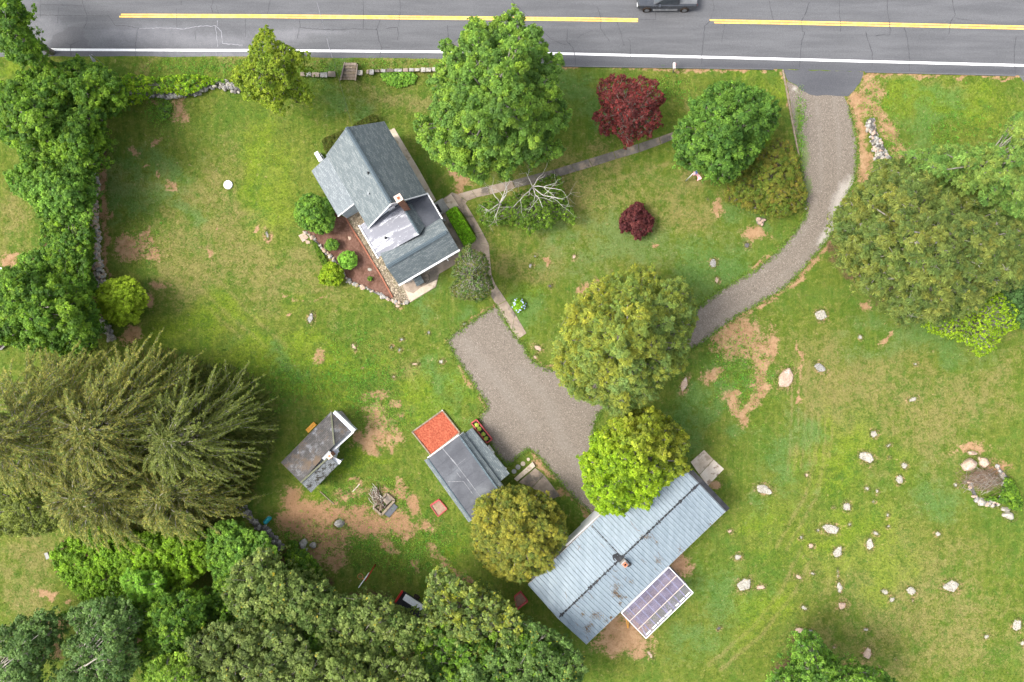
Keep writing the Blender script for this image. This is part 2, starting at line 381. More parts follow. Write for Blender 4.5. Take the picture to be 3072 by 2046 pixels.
# ------------------------------------------------------------------ 2D tools
def seg_dist(px,py,poly,closed=True):
    d=np.full(px.shape,1e9); n=len(poly)
    for i in range(n if closed else n-1):
        x0,y0=poly[i]; x1,y1=poly[(i+1)%n]; dx,dy=x1-x0,y1-y0; L=dx*dx+dy*dy+1e-9
        t=np.clip(((px-x0)*dx+(py-y0)*dy)/L,0,1)
        d=np.minimum(d,np.hypot(px-x0-t*dx,py-y0-t*dy))
    return d
def inside(px,py,poly):
    c=np.zeros(px.shape,bool); n=len(poly); j=n-1
    for i in range(n):
        xi,yi=poly[i]; xj,yj=poly[j]
        if yi!=yj:
            c ^= ((yi>py)!=(yj>py)) & (px < (xj-xi)*(py-yi)/(yj-yi)+xi)
        j=i
    return c
def rag(poly, amp, step, seed=0):
    """subdivide an outline and ruffle it"""
    rnd=random.Random(seed); out=[]
    n=len(poly)
    for i in range(n):
        a=poly[i]; b=poly[(i+1)%n]; L=math.hypot(b[0]-a[0],b[1]-a[1]); k=max(1,int(L/step))
        for j in range(k):
            t=j/k; out.append((a[0]+(b[0]-a[0])*t+rnd.uniform(-amp,amp), a[1]+(b[1]-a[1])*t+rnd.uniform(-amp,amp)))
    return out

ROADX=[-3000,0,400,768,1300,1700,2304,2600,3060,6000]
EDGE =[170,170,169,170,176,197,206,214,225,330]
WHT  =[147,148,150,151,155,161,176,184,196,300]
YEL1 =[42,42,43.5,45,50,54,63,69,79,150]
YEL2 =[48.5,48.5,50,51.5,56.5,60.5,70,76,86,157]
def at(x,ys): return np.interp(x,ROADX,ys)

DRIVE=[(2360,243),(2366,280),(2373,320),(2385,400),(2397,470),(2408,540),(2417,620),(2418,643),(2402,672),(2376,708),(2340,747),(2304,778),(2271,806),(2222,835),(2156,874),(2107,914),(2060,950),(1990,990),(1900,1040),(1800,1085),(1720,1110),(1657,1109),(1634,1104),(1605,1089),(1585,1070),(1569,1034),(1556,1021),(1536,995),(1491,917),(1464,933),(1421,959),(1388,985),(1356,1005),(1341,1022),(1375,1086),(1401,1119),(1418,1148),(1450,1197),(1463,1220),(1457,1233),(1441,1246),(1440,1280),(1490,1360),(1520,1395),(1536,1388),(1565,1360),(1585,1346),(1601,1354),(1618,1373),(1647,1406),(1673,1439),(1706,1475),(1738,1510),(1765,1533),(1775,1545),(1800,1560),(1880,1500),(1850,1400),(1790,1330),(1779,1295),(1784,1262),(1800,1236),(1860,1190),(1950,1120),(2058,1053),(2107,1030),(2117,1021),(2143,999),(2173,976),(2215,946),(2254,923),(2304,895),(2353,865),(2382,835),(2412,803),(2448,763),(2474,728),(2500,695),(2520,649),(2533,610),(2546,574),(2562,541),(2568,512),(2570,441),(2565,392),(2555,353),(2546,320),(2533,290),(2500,270),(2400,262)]

# trees: outline polygons in the photo (used for the crowns and for the litter under them)
TREES=[]
def T(**k): TREES.append(k)
VIV=[(.068,.133,.014),(.110,.188,.020),(.172,.255,.024),(.048,.10,.012),(.06,.12,.022)]
MID=[(.060,.125,.022),(.090,.170,.030),(.125,.215,.035),(.17,.27,.035)]
OLV=[(.105,.125,.028),(.145,.165,.035),(.19,.205,.04),(.085,.105,.03)]
OLY=[(.185,.175,.032),(.235,.212,.036),(.120,.140,.026),(.27,.23,.034),(.10,.13,.028)]
LIM=[(.145,.225,.010),(.20,.285,.012),(.25,.32,.02),(.105,.17,.014)]
GRY=[(.070,.122,.038),(.098,.155,.050),(.130,.190,.062),(.055,.10,.03)]
OAK=[(.080,.115,.030),(.112,.152,.040),(.155,.192,.056),(.19,.215,.066),(.062,.098,.024)]
BLU=[(.035,.100,.022),(.055,.150,.034),(.095,.215,.045),(.15,.29,.05)]
RED=[(.100,.022,.024),(.130,.027,.029),(.085,.024,.026),(.18,.030,.032)]
PUR=[(.080,.018,.022),(.105,.025,.028),(.06,.015,.020),(.135,.036,.038)]
HEM=[(.090,.098,.024),(.120,.122,.030),(.155,.148,.036),(.19,.165,.042),(.085,.11,.026)]
BRN=[(.13,.14,.022),(.155,.165,.028),(.19,.145,.030),(.095,.135,.02),(.085,.13,.02)]
CON=[(.082,.118,.030),(.108,.140,.036),(.140,.165,.042),(.165,.165,.036),(.07,.105,.03)]

T(n='vine_covered_tree',lab='tall narrow tree smothered in vines leaning over the road at the upper left corner',cat='tree',
  p=[(-60,-60),(50,-40),(60,5),(80,30),(74,70),(92,100),(108,135),(135,180),(120,200),(60,195),(15,170),(-10,140),(-60,140)],zt=10,ze=4,r=26,pal=VIV,leaf=.17)
T(n='broadleaf_tree',lab='dense bright green tree at the top of the left hedgerow beside the road sign',cat='tree',
  p=[(50,215),(130,190),(200,185),(232,160),(250,190),(295,195),(345,215),(375,265),(372,315),(335,348),(300,340),(250,330),(180,320),(90,300),(40,270)],zt=7,ze=3,r=27,pal=VIV,leaf=.16,sh=1)
T(n='broadleaf_tree',lab='rounded bright green tree at the left border below the vine covered tree',cat='tree',
  p=[(-30,255),(60,230),(150,255),(210,310),(200,400),(150,470),(70,470),(10,425),(-30,390)],zt=9,ze=4,r=30,pal=VIV,leaf=.17)
T(n='broadleaf_tree',lab='yellowish green hedgerow tree just above the start of the left stone wall',cat='tree',
  p=[(150,290),(250,290),(312,325),(314,400),(304,470),(292,512),(210,525),(130,505),(90,450),(130,370)],zt=8,ze=3.5,r=27,pal=VIV,leaf=.16)
T(n='broadleaf_tree',lab='patchy dark and light hedgerow tree left of the stone wall top',cat='tree',
  p=[(8,520),(60,490),(150,485),(210,500),(275,500),(284,560),(274,620),(265,670),(190,672),(120,640),(80,600),(35,580)],zt=6.5,ze=3,r=24,pal=MID,leaf=.15)
T(n='tall_shrub',lab='rounded dark green shrub pressed against the middle of the left stone wall',cat='shrub',
  p=[(120,665),(170,640),(240,640),(276,685),(280,745),(272,800),(215,822),(150,810),(118,745)],zt=4,ze=1.8,r=20,pal=VIV,leaf=.13)
T(n='tall_shrub',lab='small green shrub between the rounded shrub and the large left tree',cat='shrub',
  p=[(60,760),(130,745),(160,795),(210,805),(260,805),(284,835),(286,880),(200,870),(110,850),(60,820)],zt=3,ze=1.2,r=17,pal=MID,leaf=.13)
T(n='broadleaf_tree',lab='large drooping bright green tree at the left edge above the big conifer',cat='tree',
  p=[(-50,860),(10,800),(60,790),(130,820),(210,830),(262,862),(285,920),(292,990),(286,1040),(230,1062),(120,1058),(40,1040),(-50,1030)],zt=9,ze=3.5,r=27,pal=VIV,leaf=.17,drop=1)
T(n='round_tree',lab='lone round yellow green tree beside the stone wall at the left',cat='tree',
  p=[(283,890),(300,850),(340,836),(385,829),(415,850),(430,870),(447,890),(430,920),(410,965),(365,976),(320,965),(293,930)],zt=4.2,ze=1.8,r=16,pal=[(.18,.24,.018),(.24,.30,.022),(.28,.34,.03)],leaf=.11)
T(n='slender_tree',lab='light olive green tree with open clusters by the roadside stone wall',cat='tree',
  p=[(690,235),(695,205),(730,195),(745,150),(768,105),(795,78),(812,90),(825,125),(850,122),(885,150),(930,155),(925,175),(880,190),(890,225),(905,240),(930,265),(936,300),(912,312),(880,285),(850,300),(835,345),(805,320),(770,300),(735,300),(720,270)],zt=10,ze=5,r=19,pal=[(.130,.175,.014),(.170,.21,.018),(.205,.235,.022),(.10,.15,.016)],leaf=.15,cover=1.15)
T(n='maple_tree',lab='huge green maple spreading over the road edge in the top centre',cat='tree',
  p=[(1305,125),(1350,118),(1372,140),(1390,75),(1412,52),(1470,65),(1500,50),(1538,15),(1570,30),(1575,75),(1605,70),(1635,110),(1650,160),(1690,150),(1685,200),(1665,235),(1690,290),(1714,335),(1708,385),(1670,385),(1655,400),(1688,440),(1690,468),(1640,480),(1600,498),(1560,490),(1520,530),(1470,500),(1440,552),(1400,530),(1350,505),(1310,480),(1270,440),(1240,385),(1238,345),(1262,335),(1290,355),(1300,300),(1285,240),(1310,200),(1330,165)],zt=15,ze=6.5,r=33,pal=[(.085,.150,.028),(.115,.190,.034),(.150,.235,.038),(.200,.275,.036),(.065,.120,.026),(.10,.18,.04)],leaf=.165)
T(n='red_maple_tree',lab='crimson leaved maple with open branching on the front lawn',cat='tree',
  p=[(1805,240),(1835,228),(1865,222),(1900,240),(1920,225),(1945,240),(1978,240),(1972,265),(1992,280),(1998,300),(1975,320),(1985,345),(1983,380),(1965,385),(1950,415),(1935,400),(1905,420),(1885,445),(1872,425),(1845,400),(1830,380),(1822,405),(1795,398),(1800,370),(1775,355),(1785,335),(1810,325),(1795,290),(1788,260)],zt=6.5,ze=3.2,r=17,pal=RED,leaf=.11,cover=.85)
T(n='round_tree',lab='dense round dark green tree left of the driveway top',cat='tree',
  p=[(2022,395),(2040,360),(2075,330),(2060,305),(2100,290),(2130,255),(2170,243),(2210,245),(2250,255),(2290,270),(2325,290),(2340,330),(2335,380),(2310,410),(2290,440),(2260,480),(2225,520),(2190,545),(2140,545),(2095,510),(2050,500),(2022,480),(2030,450),(2018,430)],zt=9.5,ze=4,r=23,pal=[(.042,.095,.018),(.065,.130,.024),(.095,.175,.030),(.125,.21,.030)],leaf=.15)
T(n='mixed_shrub',lab='large rusty olive shrub between the round dark tree and the gravel drive',cat='shrub',
  p=[(2200,530),(2240,500),(2290,450),(2335,410),(2370,425),(2395,470),(2405,520),(2425,590),(2405,620),(2380,640),(2330,650),(2270,640),(2230,625),(2170,600),(2180,560)],zt=3.6,ze=1.2,r=18,pal=BRN,leaf=.11,cover=1.1,mode='needle')
T(n='purple_maple_tree',lab='small dark purple weeping maple in the middle of the front lawn',cat='tree',
  p=[(1858,670),(1868,640),(1890,620),(1908,605),(1928,610),(1935,630),(1962,657),(1955,690),(1930,705),(1912,720),(1895,695),(1872,690),(1862,698)],zt=2.4,ze=1.0,r=10,pal=PUR,leaf=.08)
T(n='patio_tree',lab='sparse dark green tree beside the patio at the house corner',cat='tree',
  p=[(1380,760),(1395,740),(1410,735),(1425,755),(1455,760),(1465,800),(1470,830),(1480,860),(1465,890),(1440,905),(1400,900),(1355,890),(1350,860),(1375,830),(1350,830),(1365,790)],zt=6,ze=3,r=12,pal=[(.05,.095,.024),(.072,.11,.03),(.10,.14,.036),(.12,.11,.034)],leaf=.11,cover=.5,pale=1)
T(n='hemlock_tree',lab='enormous yellow tipped evergreen in the centre overhanging the gravel parking area',cat='tree',
  p=[(1740,880),(1810,832),(1900,802),(1960,800),(1990,840),(2050,830),(2088,900),(2095,950),(2070,1020),(2062,1110),(2000,1140),(1975,1190),(1900,1230),(1850,1262),(1800,1215),(1720,1195),(1672,1130),(1655,1060),(1690,960),(1700,920)],zt=14,ze=5,r=26,pal=[(.125,.155,.030),(.155,.180,.034),(.205,.205,.032),(.100,.150,.038),(.125,.175,.055)],leaf=.20,mode='needle',split=1)
T(n='lime_green_tree',lab='brilliant lime green tree overhanging the metal roof of the long barn',cat='tree',lean=1,
  p=[(1735,1372),(1775,1355),(1770,1308),(1810,1285),(1850,1240),(1905,1228),(1960,1222),(1985,1245),(2025,1262),(2062,1305),(2072,1330),(2050,1370),(2075,1410),(2030,1435),(1995,1460),(1960,1500),(1948,1535),(1900,1515),(1870,1545),(1800,1542),(1755,1480),(1748,1420)],zt=11,ze=4.5,r=23,pal=LIM,leaf=.15)
T(n='golden_cedar_tree',lab='golden olive round tree touching the lower shed and the barn end',cat='tree',
  p=[(1412,1570),(1425,1500),(1490,1465),(1560,1456),(1640,1482),(1695,1540),(1704,1620),(1672,1660),(1655,1715),(1600,1730),(1560,1752),(1480,1728),(1425,1670)],zt=7,ze=3,r=18,pal=OLY,leaf=.12,mode='needle')
T(n='conifer_tree',lab='broad olive evergreen filling the right side beside the gravel drive bend',cat='tree',
  p=[(2505,700),(2500,640),(2540,590),(2600,540),(2640,480),(2720,470),(2800,500),(2900,560),(3000,620),(3080,680),(3080,860),(3000,870),(2930,930),(2830,975),(2760,960),(2700,985),(2660,900),(2590,875),(2560,820),(2520,790)],zt=15,ze=5,r=30,pal=CON,leaf=.22,mode='needle',palelimb=1)
T(n='conifer_tree',lab='greener feathery evergreen behind the olive one at the right edge',cat='tree',
  p=[(2700,455),(2800,440),(2900,430),(2960,445),(3000,420),(3040,340),(3130,330),(3130,660),(3000,640),(2900,590),(2780,540)],zt=12,ze=5,r=27,pal=[(.080,.15,.035),(.115,.195,.045),(.15,.22,.05),(.17,.20,.045)],leaf=.2,mode='needle')
T(n='open_branched_tree',lab='sparse bright yellow green tree at the right edge below the conifers',cat='tree',
  p=[(2778,975),(2800,930),(2880,925),(2960,895),(3010,880),(3050,920),(3062,975),(3010,1010),(2990,1045),(2940,1072),(2920,1040),(2860,1015),(2800,1000)],zt=6,ze=3,r=14,pal=LIM,leaf=.13,cover=.6)
T(n='dark_tree',lab='dark tree tucked at the right frame edge beside the conifers',cat='tree',
  p=[(3005,850),(3120,800),(3120,985),(3040,985),(3010,940)],zt=4.5,ze=2,r=18,pal=[(.035,.07,.02),(.05,.10,.03),(.07,.13,.04)],leaf=.15)
T(n='broadleaf_tree',lab='dark green tree branches entering at the bottom edge right of the barn',cat='tree',
  p=[(2290,2100),(2320,2020),(2375,1990),(2385,1930),(2410,1895),(2450,1900),(2480,1940),(2520,1980),(2540,2010),(2590,1995),(2650,2010),(2690,2050),(2720,2120),(2500,2150)],zt=9,ze=4.5,r=22,pal=MID,leaf=.16,cover=1.1)
T(n='broadleaf_tree',lab='pale olive tree at the left edge under the big conifer',cat='tree',
  p=[(-40,1400),(40,1420),(110,1440),(160,1500),(200,1560),(150,1600),(60,1610),(-40,1600)],zt=8,ze=4,r=25,pal=OLV,leaf=.15,cover=1.0)
T(n='thicket_shrub',lab='bright green thicket forming a point into the lawn at the lower left',cat='shrub',
  p=[(148,1665),(185,1625),(235,1590),(280,1570),(340,1580),(400,1640),(400,1720),(380,1800),(260,1815),(215,1770),(175,1730)],zt=3,ze=1.2,r=17,pal=[(.10,.175,.016),(.14,.235,.018),(.19,.29,.022),(.075,.14,.014)],leaf=.14,sh=1)
T(n='thicket_shrub',lab='bright green thicket directly below the big left conifer',cat='shrub',
  p=[(330,1590),(420,1600),(540,1570),(620,1600),(640,1700),(560,1760),(470,1800),(390,1780),(360,1690)],zt=4,ze=2,r=19,pal=[(.115,.19,.014),(.155,.25,.016),(.21,.31,.02),(.09,.155,.016)],leaf=.14,sh=1)
T(n='thicket_shrub',lab='grey green thicket beside the teal barrel and the lower stone wall',cat='shrub',
  p=[(620,1590),(680,1560),(740,1590),(800,1610),(830,1660),(820,1720),(740,1760),(650,1760),(620,1690)],zt=4.5,ze=2,r=19,pal=MID,leaf=.14,sh=1)
T(n='fern_leaved_tree',lab='fresh green feathery young tree in the middle of the lower left thicket',cat='tree',
  p=[(360,1740),(380,1710),(430,1715),(470,1715),(500,1745),(480,1790),(440,1810),(390,1800)],zt=6,ze=4,r=15,pal=[(.10,.20,.025),(.14,.26,.03),(.19,.31,.035)],leaf=.17,mode='needle')
T(n='grey_green_tree',lab='grey green tree with pale trunks at the bottom left corner',cat='tree',
  p=[(-40,1880),(30,1880),(55,1840),(80,1860),(130,1825),(165,1850),(170,1900),(150,1960),(120,2010),(140,2100),(-40,2110)],zt=13,ze=8,r=25,pal=GRY,leaf=.17,cover=1.1,palelimb=1)
T(n='grey_green_tree',lab='grey green tree with forked white limbs second from the bottom left corner',cat='tree',
  p=[(190,1850),(240,1810),(320,1795),(390,1800),(420,1860),(400,1910),(420,1970),(390,2040),(340,2110),(140,2110),(150,2040),(200,1990),(180,1930),(230,1900)],zt=14,ze=9,r=25,pal=GRY,leaf=.17,cover=1.05,palelimb=1)
T(n='broadleaf_tree',lab='deep green tree between the grey green trees and the bright thicket',cat='tree',
  p=[(410,1830),(470,1790),(560,1770),(640,1790),(660,1850),(600,1900),(560,1960),(480,1990),(430,1920)],zt=9,ze=4,r=24,pal=VIV,leaf=.16)
T(n='broadleaf_tree',lab='yellow green tree at the bottom edge right of the grey green pair',cat='tree',
  p=[(440,1990),(500,1960),(570,1960),(620,2000),(650,2110),(420,2110)],zt=10,ze=6,r=22,pal=[(.10,.17,.02),(.15,.22,.03),(.2,.28,.035)],leaf=.17,cover=1.1)
T(n='oak_tree',lab='dull green oak whose crown reaches the dark rounded bush and boulders',cat='tree',
  p=[(660,1790),(700,1700),(770,1650),(800,1640),(850,1700),(920,1740),(1000,1760),(1010,1830),(950,1890),(840,1890),(720,1860)],zt=14,ze=7,r=30,pal=OAK,leaf=.18,cover=1.25)
T(n='oak_tree',lab='light speckled oak at the bottom edge left of centre',cat='tree',
  p=[(560,1930),(640,1880),(740,1870),(860,1890),(920,1940),(930,2040),(880,2120),(640,2120),(590,2040)],zt=15,ze=8,r=31,pal=[(.10,.128,.036),(.135,.165,.050),(.175,.205,.066),(.07,.10,.03)],leaf=.18,cover=1.25)
T(n='oak_tree',lab='dark oak overhanging the basketball pole and the white trailer',cat='tree',
  p=[(950,1810),(1010,1790),(1080,1785),(1150,1790),(1185,1815),(1205,1850),(1260,1865),(1270,1920),(1200,1970),(1080,1980),(980,1940),(930,1870)],zt=13,ze=6.5,r=29,pal=OAK,leaf=.18,cover=1.2)
T(n='oak_tree',lab='oak with yellowing leaves right of the white trailer',cat='tree',
  p=[(1275,1800),(1282,1740),(1300,1700),(1335,1700),(1375,1735),(1440,1765),(1500,1790),(1560,1840),(1560,1920),(1470,1960),(1340,1950),(1270,1890),(1258,1840)],zt=12,ze=5.5,r=27,pal=OAK+[(.26,.26,.03)],leaf=.17,cover=1.0)
T(n='oak_tree',lab='oak on the bottom edge directly below the white trailer',cat='tree',
  p=[(900,1980),(1000,1950),(1140,1980),(1240,1980),(1280,2050),(1260,2130),(900,2130)],zt=15,ze=8,r=31,pal=[(.088,.118,.03),(.12,.156,.042),(.16,.195,.056)],leaf=.18,cover=1.25)
T(n='oak_tree',lab='bottom centre oak whose crown ends in front of the barn corner',cat='tree',
  p=[(1270,1970),(1380,1950),(1500,1950),(1560,1870),(1620,1880),(1690,1920),(1735,1965),(1745,2010),(1730,2060),(1760,2120),(1260,2130)],zt=12,ze=5.5,r=27,pal=[(.065,.115,.028),(.095,.155,.04),(.13,.19,.055),(.05,.085,.022)],leaf=.17,cover=1.2)
T(n='rhododendron_bush',lab='glossy dark rounded bush beside the boulders at the lower left',cat='bush',
  p=[(852,1665),(880,1648),(915,1652),(940,1680),(962,1700),(966,1740),(925,1755),(870,1735)],zt=2.6,ze=1,r=13,pal=VIV,leaf=.13)
T(n='low_bush',lab='small bright green bush beside the angular boulder',cat='bush',
  p=[(866,1636),(872,1625),(890,1624),(895,1636),(890,1650),(872,1648)],zt=.8,ze=.4,r=7,pal=VIV,leaf=.1)
T(n='flowering_shrub',lab='full green shrub at the upper end of the bark mulch bed',cat='shrub',
  p=[(882,635),(895,600),(925,580),(950,585),(985,600),(1000,640),(1003,665),(995,690),(960,702),(915,688),(888,668)],zt=3,ze=1.3,r=12,pal=MID,leaf=.11)
T(n='low_bush',lab='smallest rounded green bush in the mulch bed near the upper shrub',cat='bush',
  p=[(972,735),(985,718),(1005,718),(1018,732),(1010,748),(990,752),(975,746)],zt=1.0,ze=.5,r=7,pal=MID,leaf=.08)
T(n='clipped_bush',lab='clipped ball shaped light green bush in the middle of the mulch bed',cat='bush',
  p=[(1013,775),(1022,758),(1042,751),(1062,757),(1073,775),(1070,795),(1050,808),(1028,804),(1015,790)],zt=1.2,ze=.6,r=8,pal=[(.115,.23,.03),(.155,.29,.04),(.20,.33,.05)],leaf=.07)
T(n='low_bush',lab='yellow green bush straddling the stone edging of the mulch bed',cat='bush',
  p=[(955,835),(965,805),(985,785),(1010,790),(1028,812),(1030,840),(1010,858),(985,855),(962,850)],zt=1.6,ze=.7,r=9,pal=[(.13,.20,.012),(.19,.265,.014),(.25,.30,.02)],leaf=.10)
T(n='low_bush',lab='tiny dark green plant alone in the lower mulch bed',cat='bush',
  p=[(1103,835),(1108,829),(1116,831),(1117,839),(1110,843),(1104,841)],zt=.35,ze=.2,r=4,pal=VIV,leaf=.06)
T(n='creeping_shrub',lab='low green shrub hugging the brushwood pile at the right edge',cat='shrub',
  p=[(3000,1500),(3020,1430),(3040,1440),(3058,1480),(3070,1500),(3065,1530),(3040,1530),(3020,1515),(2985,1505),(2960,1500),(2975,1485)],zt=1.2,ze=.5,r=10,pal=VIV,leaf=.1)
T(n='vine',lab='yellow green vines covering the stone wall along the road bank',cat='vine',
  p=[(340,235),(400,220),(470,232),(540,222),(600,225),(650,232),(680,240),(640,248),(610,262),(560,285),(500,275),(450,280),(420,310),(380,315),(350,290)],zt=1.6,ze=.7,r=13,pal=[(.12,.22,.012),(.19,.29,.014),(.25,.32,.02),(.07,.14,.015)],leaf=.13,cover=.85)
T(n='low_bush',lab='oval mat of light green leaves beside the granite block wall',cat='bush',
  p=[(1140,220),(1165,214),(1200,213),(1240,218),(1254,228),(1240,248),(1205,261),(1170,255),(1148,240)],zt=.5,ze=.25,r=9,pal=[(.115,.22,.035),(.15,.27,.045),(.19,.30,.04)],leaf=.08)
T(n='low_bush',lab='weedy green clump at the foot of the road bank beside the bare soil',cat='bush',
  p=[(470,320),(495,300),(515,310),(510,345),(490,360),(475,345)],zt=.5,ze=.2,r=8,pal=MID,leaf=.09,cover=.7)

for i,(pl,lab) in enumerate([([(150,1850),(300,1820),(460,1790),(620,1760),(700,1800),(700,2100),(430,2120),(420,1980),(380,1880)],'bright vines filling the gaps between the lower left trees'),
    ([(640,1740),(760,1690),(850,1760),(960,1830),(1010,1870),(1200,1920),(1200,2120),(640,2120)],'green undergrowth beneath the oaks at the bottom centre'),
    ([(1240,1900),(1330,1850),(1500,1900),(1560,1900),(1680,1950),(1740,2120),(1240,2120)],'green undergrowth beneath the oak nearest the barn'),
    ([(20,330),(200,300),(300,330),(290,480),(262,560),(262,700),(262,860),(180,870),(150,700),(60,560),(60,440)],'bright vines knitting the left hedgerow trees together')]):
    T(n='vine_thicket',lab=lab,cat='vines',p=pl,zt=(7 if i in (1,2) else 4.5),ze=3,r=22,pal=VIV,leaf=.17,cover=1.1)
# ------------------------------------------------------------------ ground sheet
xs=np.unique(np.concatenate([[-500,-250,-120,-70],np.arange(-50,50.01,.2),[70,120,250,500]]))
ys=np.unique(np.concatenate([[-500,-250,-120,-60],np.arange(-34,34.01,.2),[60,120,250,500]]))
GX,GY=np.meshgrid(xs,ys); gx=GX.ravel(); gy=GY.ravel()
ppx=gx/MPP+1536; ppy=1023-gy/MPP
rng=np.random.default_rng(5)
def vnoise(x,y,sc,seed,octv=4):
    rg_=np.random.default_rng(seed); T_=rg_.uniform(-1,1,(256,256)); out=np.zeros_like(x); a=1.0; tot=0
    for o_ in range(octv):
        u=x/sc*(2**o_)+17.3*o_; v=y/sc*(2**o_)+9.1*o_; iu=np.floor(u).astype(int); iv=np.floor(v).astype(int); fu=u-iu; fv=v-iv
        fu=fu*fu*(3-2*fu); fv=fv*fv*(3-2*fv); g=lambda i,j:T_[i%256,j%256]
        out+=a*((g(iu,iv)*(1-fu)+g(iu+1,iv)*fu)*(1-fv)+(g(iu,iv+1)*(1-fu)+g(iu+1,iv+1)*fu)*fv); tot+=a; a*=.6
    return out/tot
PX0,PY0=ppx.copy(),ppy.copy()
def warp(am,sc):
    global ppx,ppy
    ppx=PX0+vnoise(PX0,PY0,sc,1)*am; ppy=PY0+vnoise(PX0,PY0,sc,2)*am
warp(26,40)
def blob(x,y,rx,ry,a=0,soft=.6):
    a=math.radians(a); c,s_=math.cos(a),math.sin(a); dx=ppx-x; dy=ppy-y
    u=(dx*c+dy*s_)/rx; v=(-dx*s_+dy*c)/ry; d=np.sqrt(u*u+v*v)
    return np.clip(1.25-d*.75,0,1)*(d<1.7)
def line(pts,w): return np.clip(1.2-seg_dist(ppx,ppy,pts,False)/w*.75,0,1)
Z=np.zeros_like(gx); dirt=Z.copy(); dry=Z.copy(); lush=Z.copy(); blue=Z.copy(); lit=Z.copy(); red=Z.copy()
def mx(a,b): np.maximum(a,b,out=a)
for b_ in [(538,330,20,34,-10),(560,350,16,20,0),(470,310,22,10,0),(468,430,22,12,-20),(400,455,14,9),(435,492,14,5,-40),(484,530,5,12),(510,560,10,15,-30),(340,640,8,10),
  (395,745,34,40,20),(440,720,18,9,30),(455,760,22,22),(430,700,8,22,20),(380,720,20,15),(480,850,26,14,20),(450,890,20,20),(650,685,6,12),(630,760,10,16,-30),(768,680,8,12),
  (395,1000,32,22,-20),(802,708,12,19),(878,942,8,8),(955,1068,15,18,-30),(1085,1100,6,5),(1040,1050,0.1,1),
  (1128,1240,26,40),(1140,1290,40,45),(1110,1330,24,30,30),(1130,1190,34,18),(1175,1310,26,26),(1190,1215,14,14),
  (1180,1345,10,12),(1080,1310,18,22),(1120,1350,14,20),(1200,1250,12,10),
  (880,1500,34,38,10),(930,1530,60,34,10),(1000,1560,70,36,-8),(1100,1580,80,30),(1180,1570,60,34),(980,1610,70,50,20),(930,1650,60,40,40),(1010,1690,30,30),
  (1080,1530,30,14),(1170,1480,30,18,30),(1210,1470,14,34,-20),(1240,1510,16,30,-15),(1280,1580,22,30,-30),(1170,1640,30,14,40),(1250,1690,12,14),
  (905,1560,70,50),(1050,1480,50,16,-10),
  (2195,990,60,34,-20),(2235,1010,55,44,10),(2210,1050,50,36),(2160,1020,36,28,-30),(2270,1060,34,40),(2310,1050,16,60,8),(2130,1135,26,14),(2150,1115,22,10,-20),
  (2195,1190,22,12),(2205,1220,12,40,-15),(2275,1150,26,24,-30),(2262,1200,17,50,25),(2235,1250,15,34,30),(2285,1110,18,30),
  (2400,1060,7,28),(2395,1100,5,12),(2390,1200,6,14),(1180,1030,5,5),
  (2600,925,18,14),(2570,835,16,20),(2657,970,5,5),(2158,620,12,26,-20),(2275,690,22,14),(2262,700,40,20,10),(1963,742,12,7,-25),(1790,840,12,14),(1765,870,26,18,-20),(1640,785,6,12,-30),
  (2108,1448,18,20),(2145,1455,16,14),(2660,1015,14,8),(2910,1350,40,18),(2990,1400,30,20),
  (1880,1900,60,50,20),(1840,1880,40,40),(1910,1970,30,14),(1870,1930,80,34),(2035,1690,30,28,45),
  (2600,235,20,14),(2615,270,28,34,-20),(2590,320,30,34),(2640,330,18,34,-20),(2670,390,18,50,-25),(2695,460,22,34,-25),(2570,300,26,26),(2565,420,8,60,5),
  (150,1790,14,16),(130,1780,26,10),(200,1806,12,9),(25,780,26,18),(10,870,18,30)]:
    mx(dirt,blob(*b_))
for pts,w in [([(2548,300),(2570,330),(2590,400),(2592,470),(2590,530)],20),([(2560,560),(2530,650),(2490,730),(2440,795),(2380,850),(2310,900)],9),([(2300,900),(2215,950),(2140,1010)],9),
  ([(2345,210),(2360,250),(2395,470)],5),([(2340,750),(2270,812),(2160,878)],8),([(2418,650),(2400,680),(2370,715)],7),([(1341,1022),(1420,1155),(1463,1222),(1440,1250)],6),([(1356,1003),(1421,957),(1490,915)],6),
  ([(1600,1350),(1660,1425),(1740,1512),(1790,1560)],12),([(1585,1072),(1610,1094),(1660,1112)],8),([(1300,1640),(1340,1700),(1380,1740),(1430,1790),(1450,1830)],16),([(1340,1770),(1400,1800)],14),
  ([(1680,198),(1800,200),(2020,206),(2340,210)],6),([(2600,218),(3050,229)],6),([(990,1580),(1080,1555),(1150,1575),(1220,1600)],20),([(300,500),(310,600),(316,700),(320,800),(325,880)],9),
  ([(1055,1440),(1085,1450)],6),([(960,1500),(1000,1515)],4),([(1360,500),(1400,545),(1380,570)],22),([(1455,235),(1460,300)],14)]:
    mx(dirt,line(pts,w)*.85)
for b_ in [(930,1560,150,110),(1090,1570,160,80),(1240,1520,60,80),(1380,1760,80,60),(3000,1390,70,60)]: mx(red,blob(*b_))
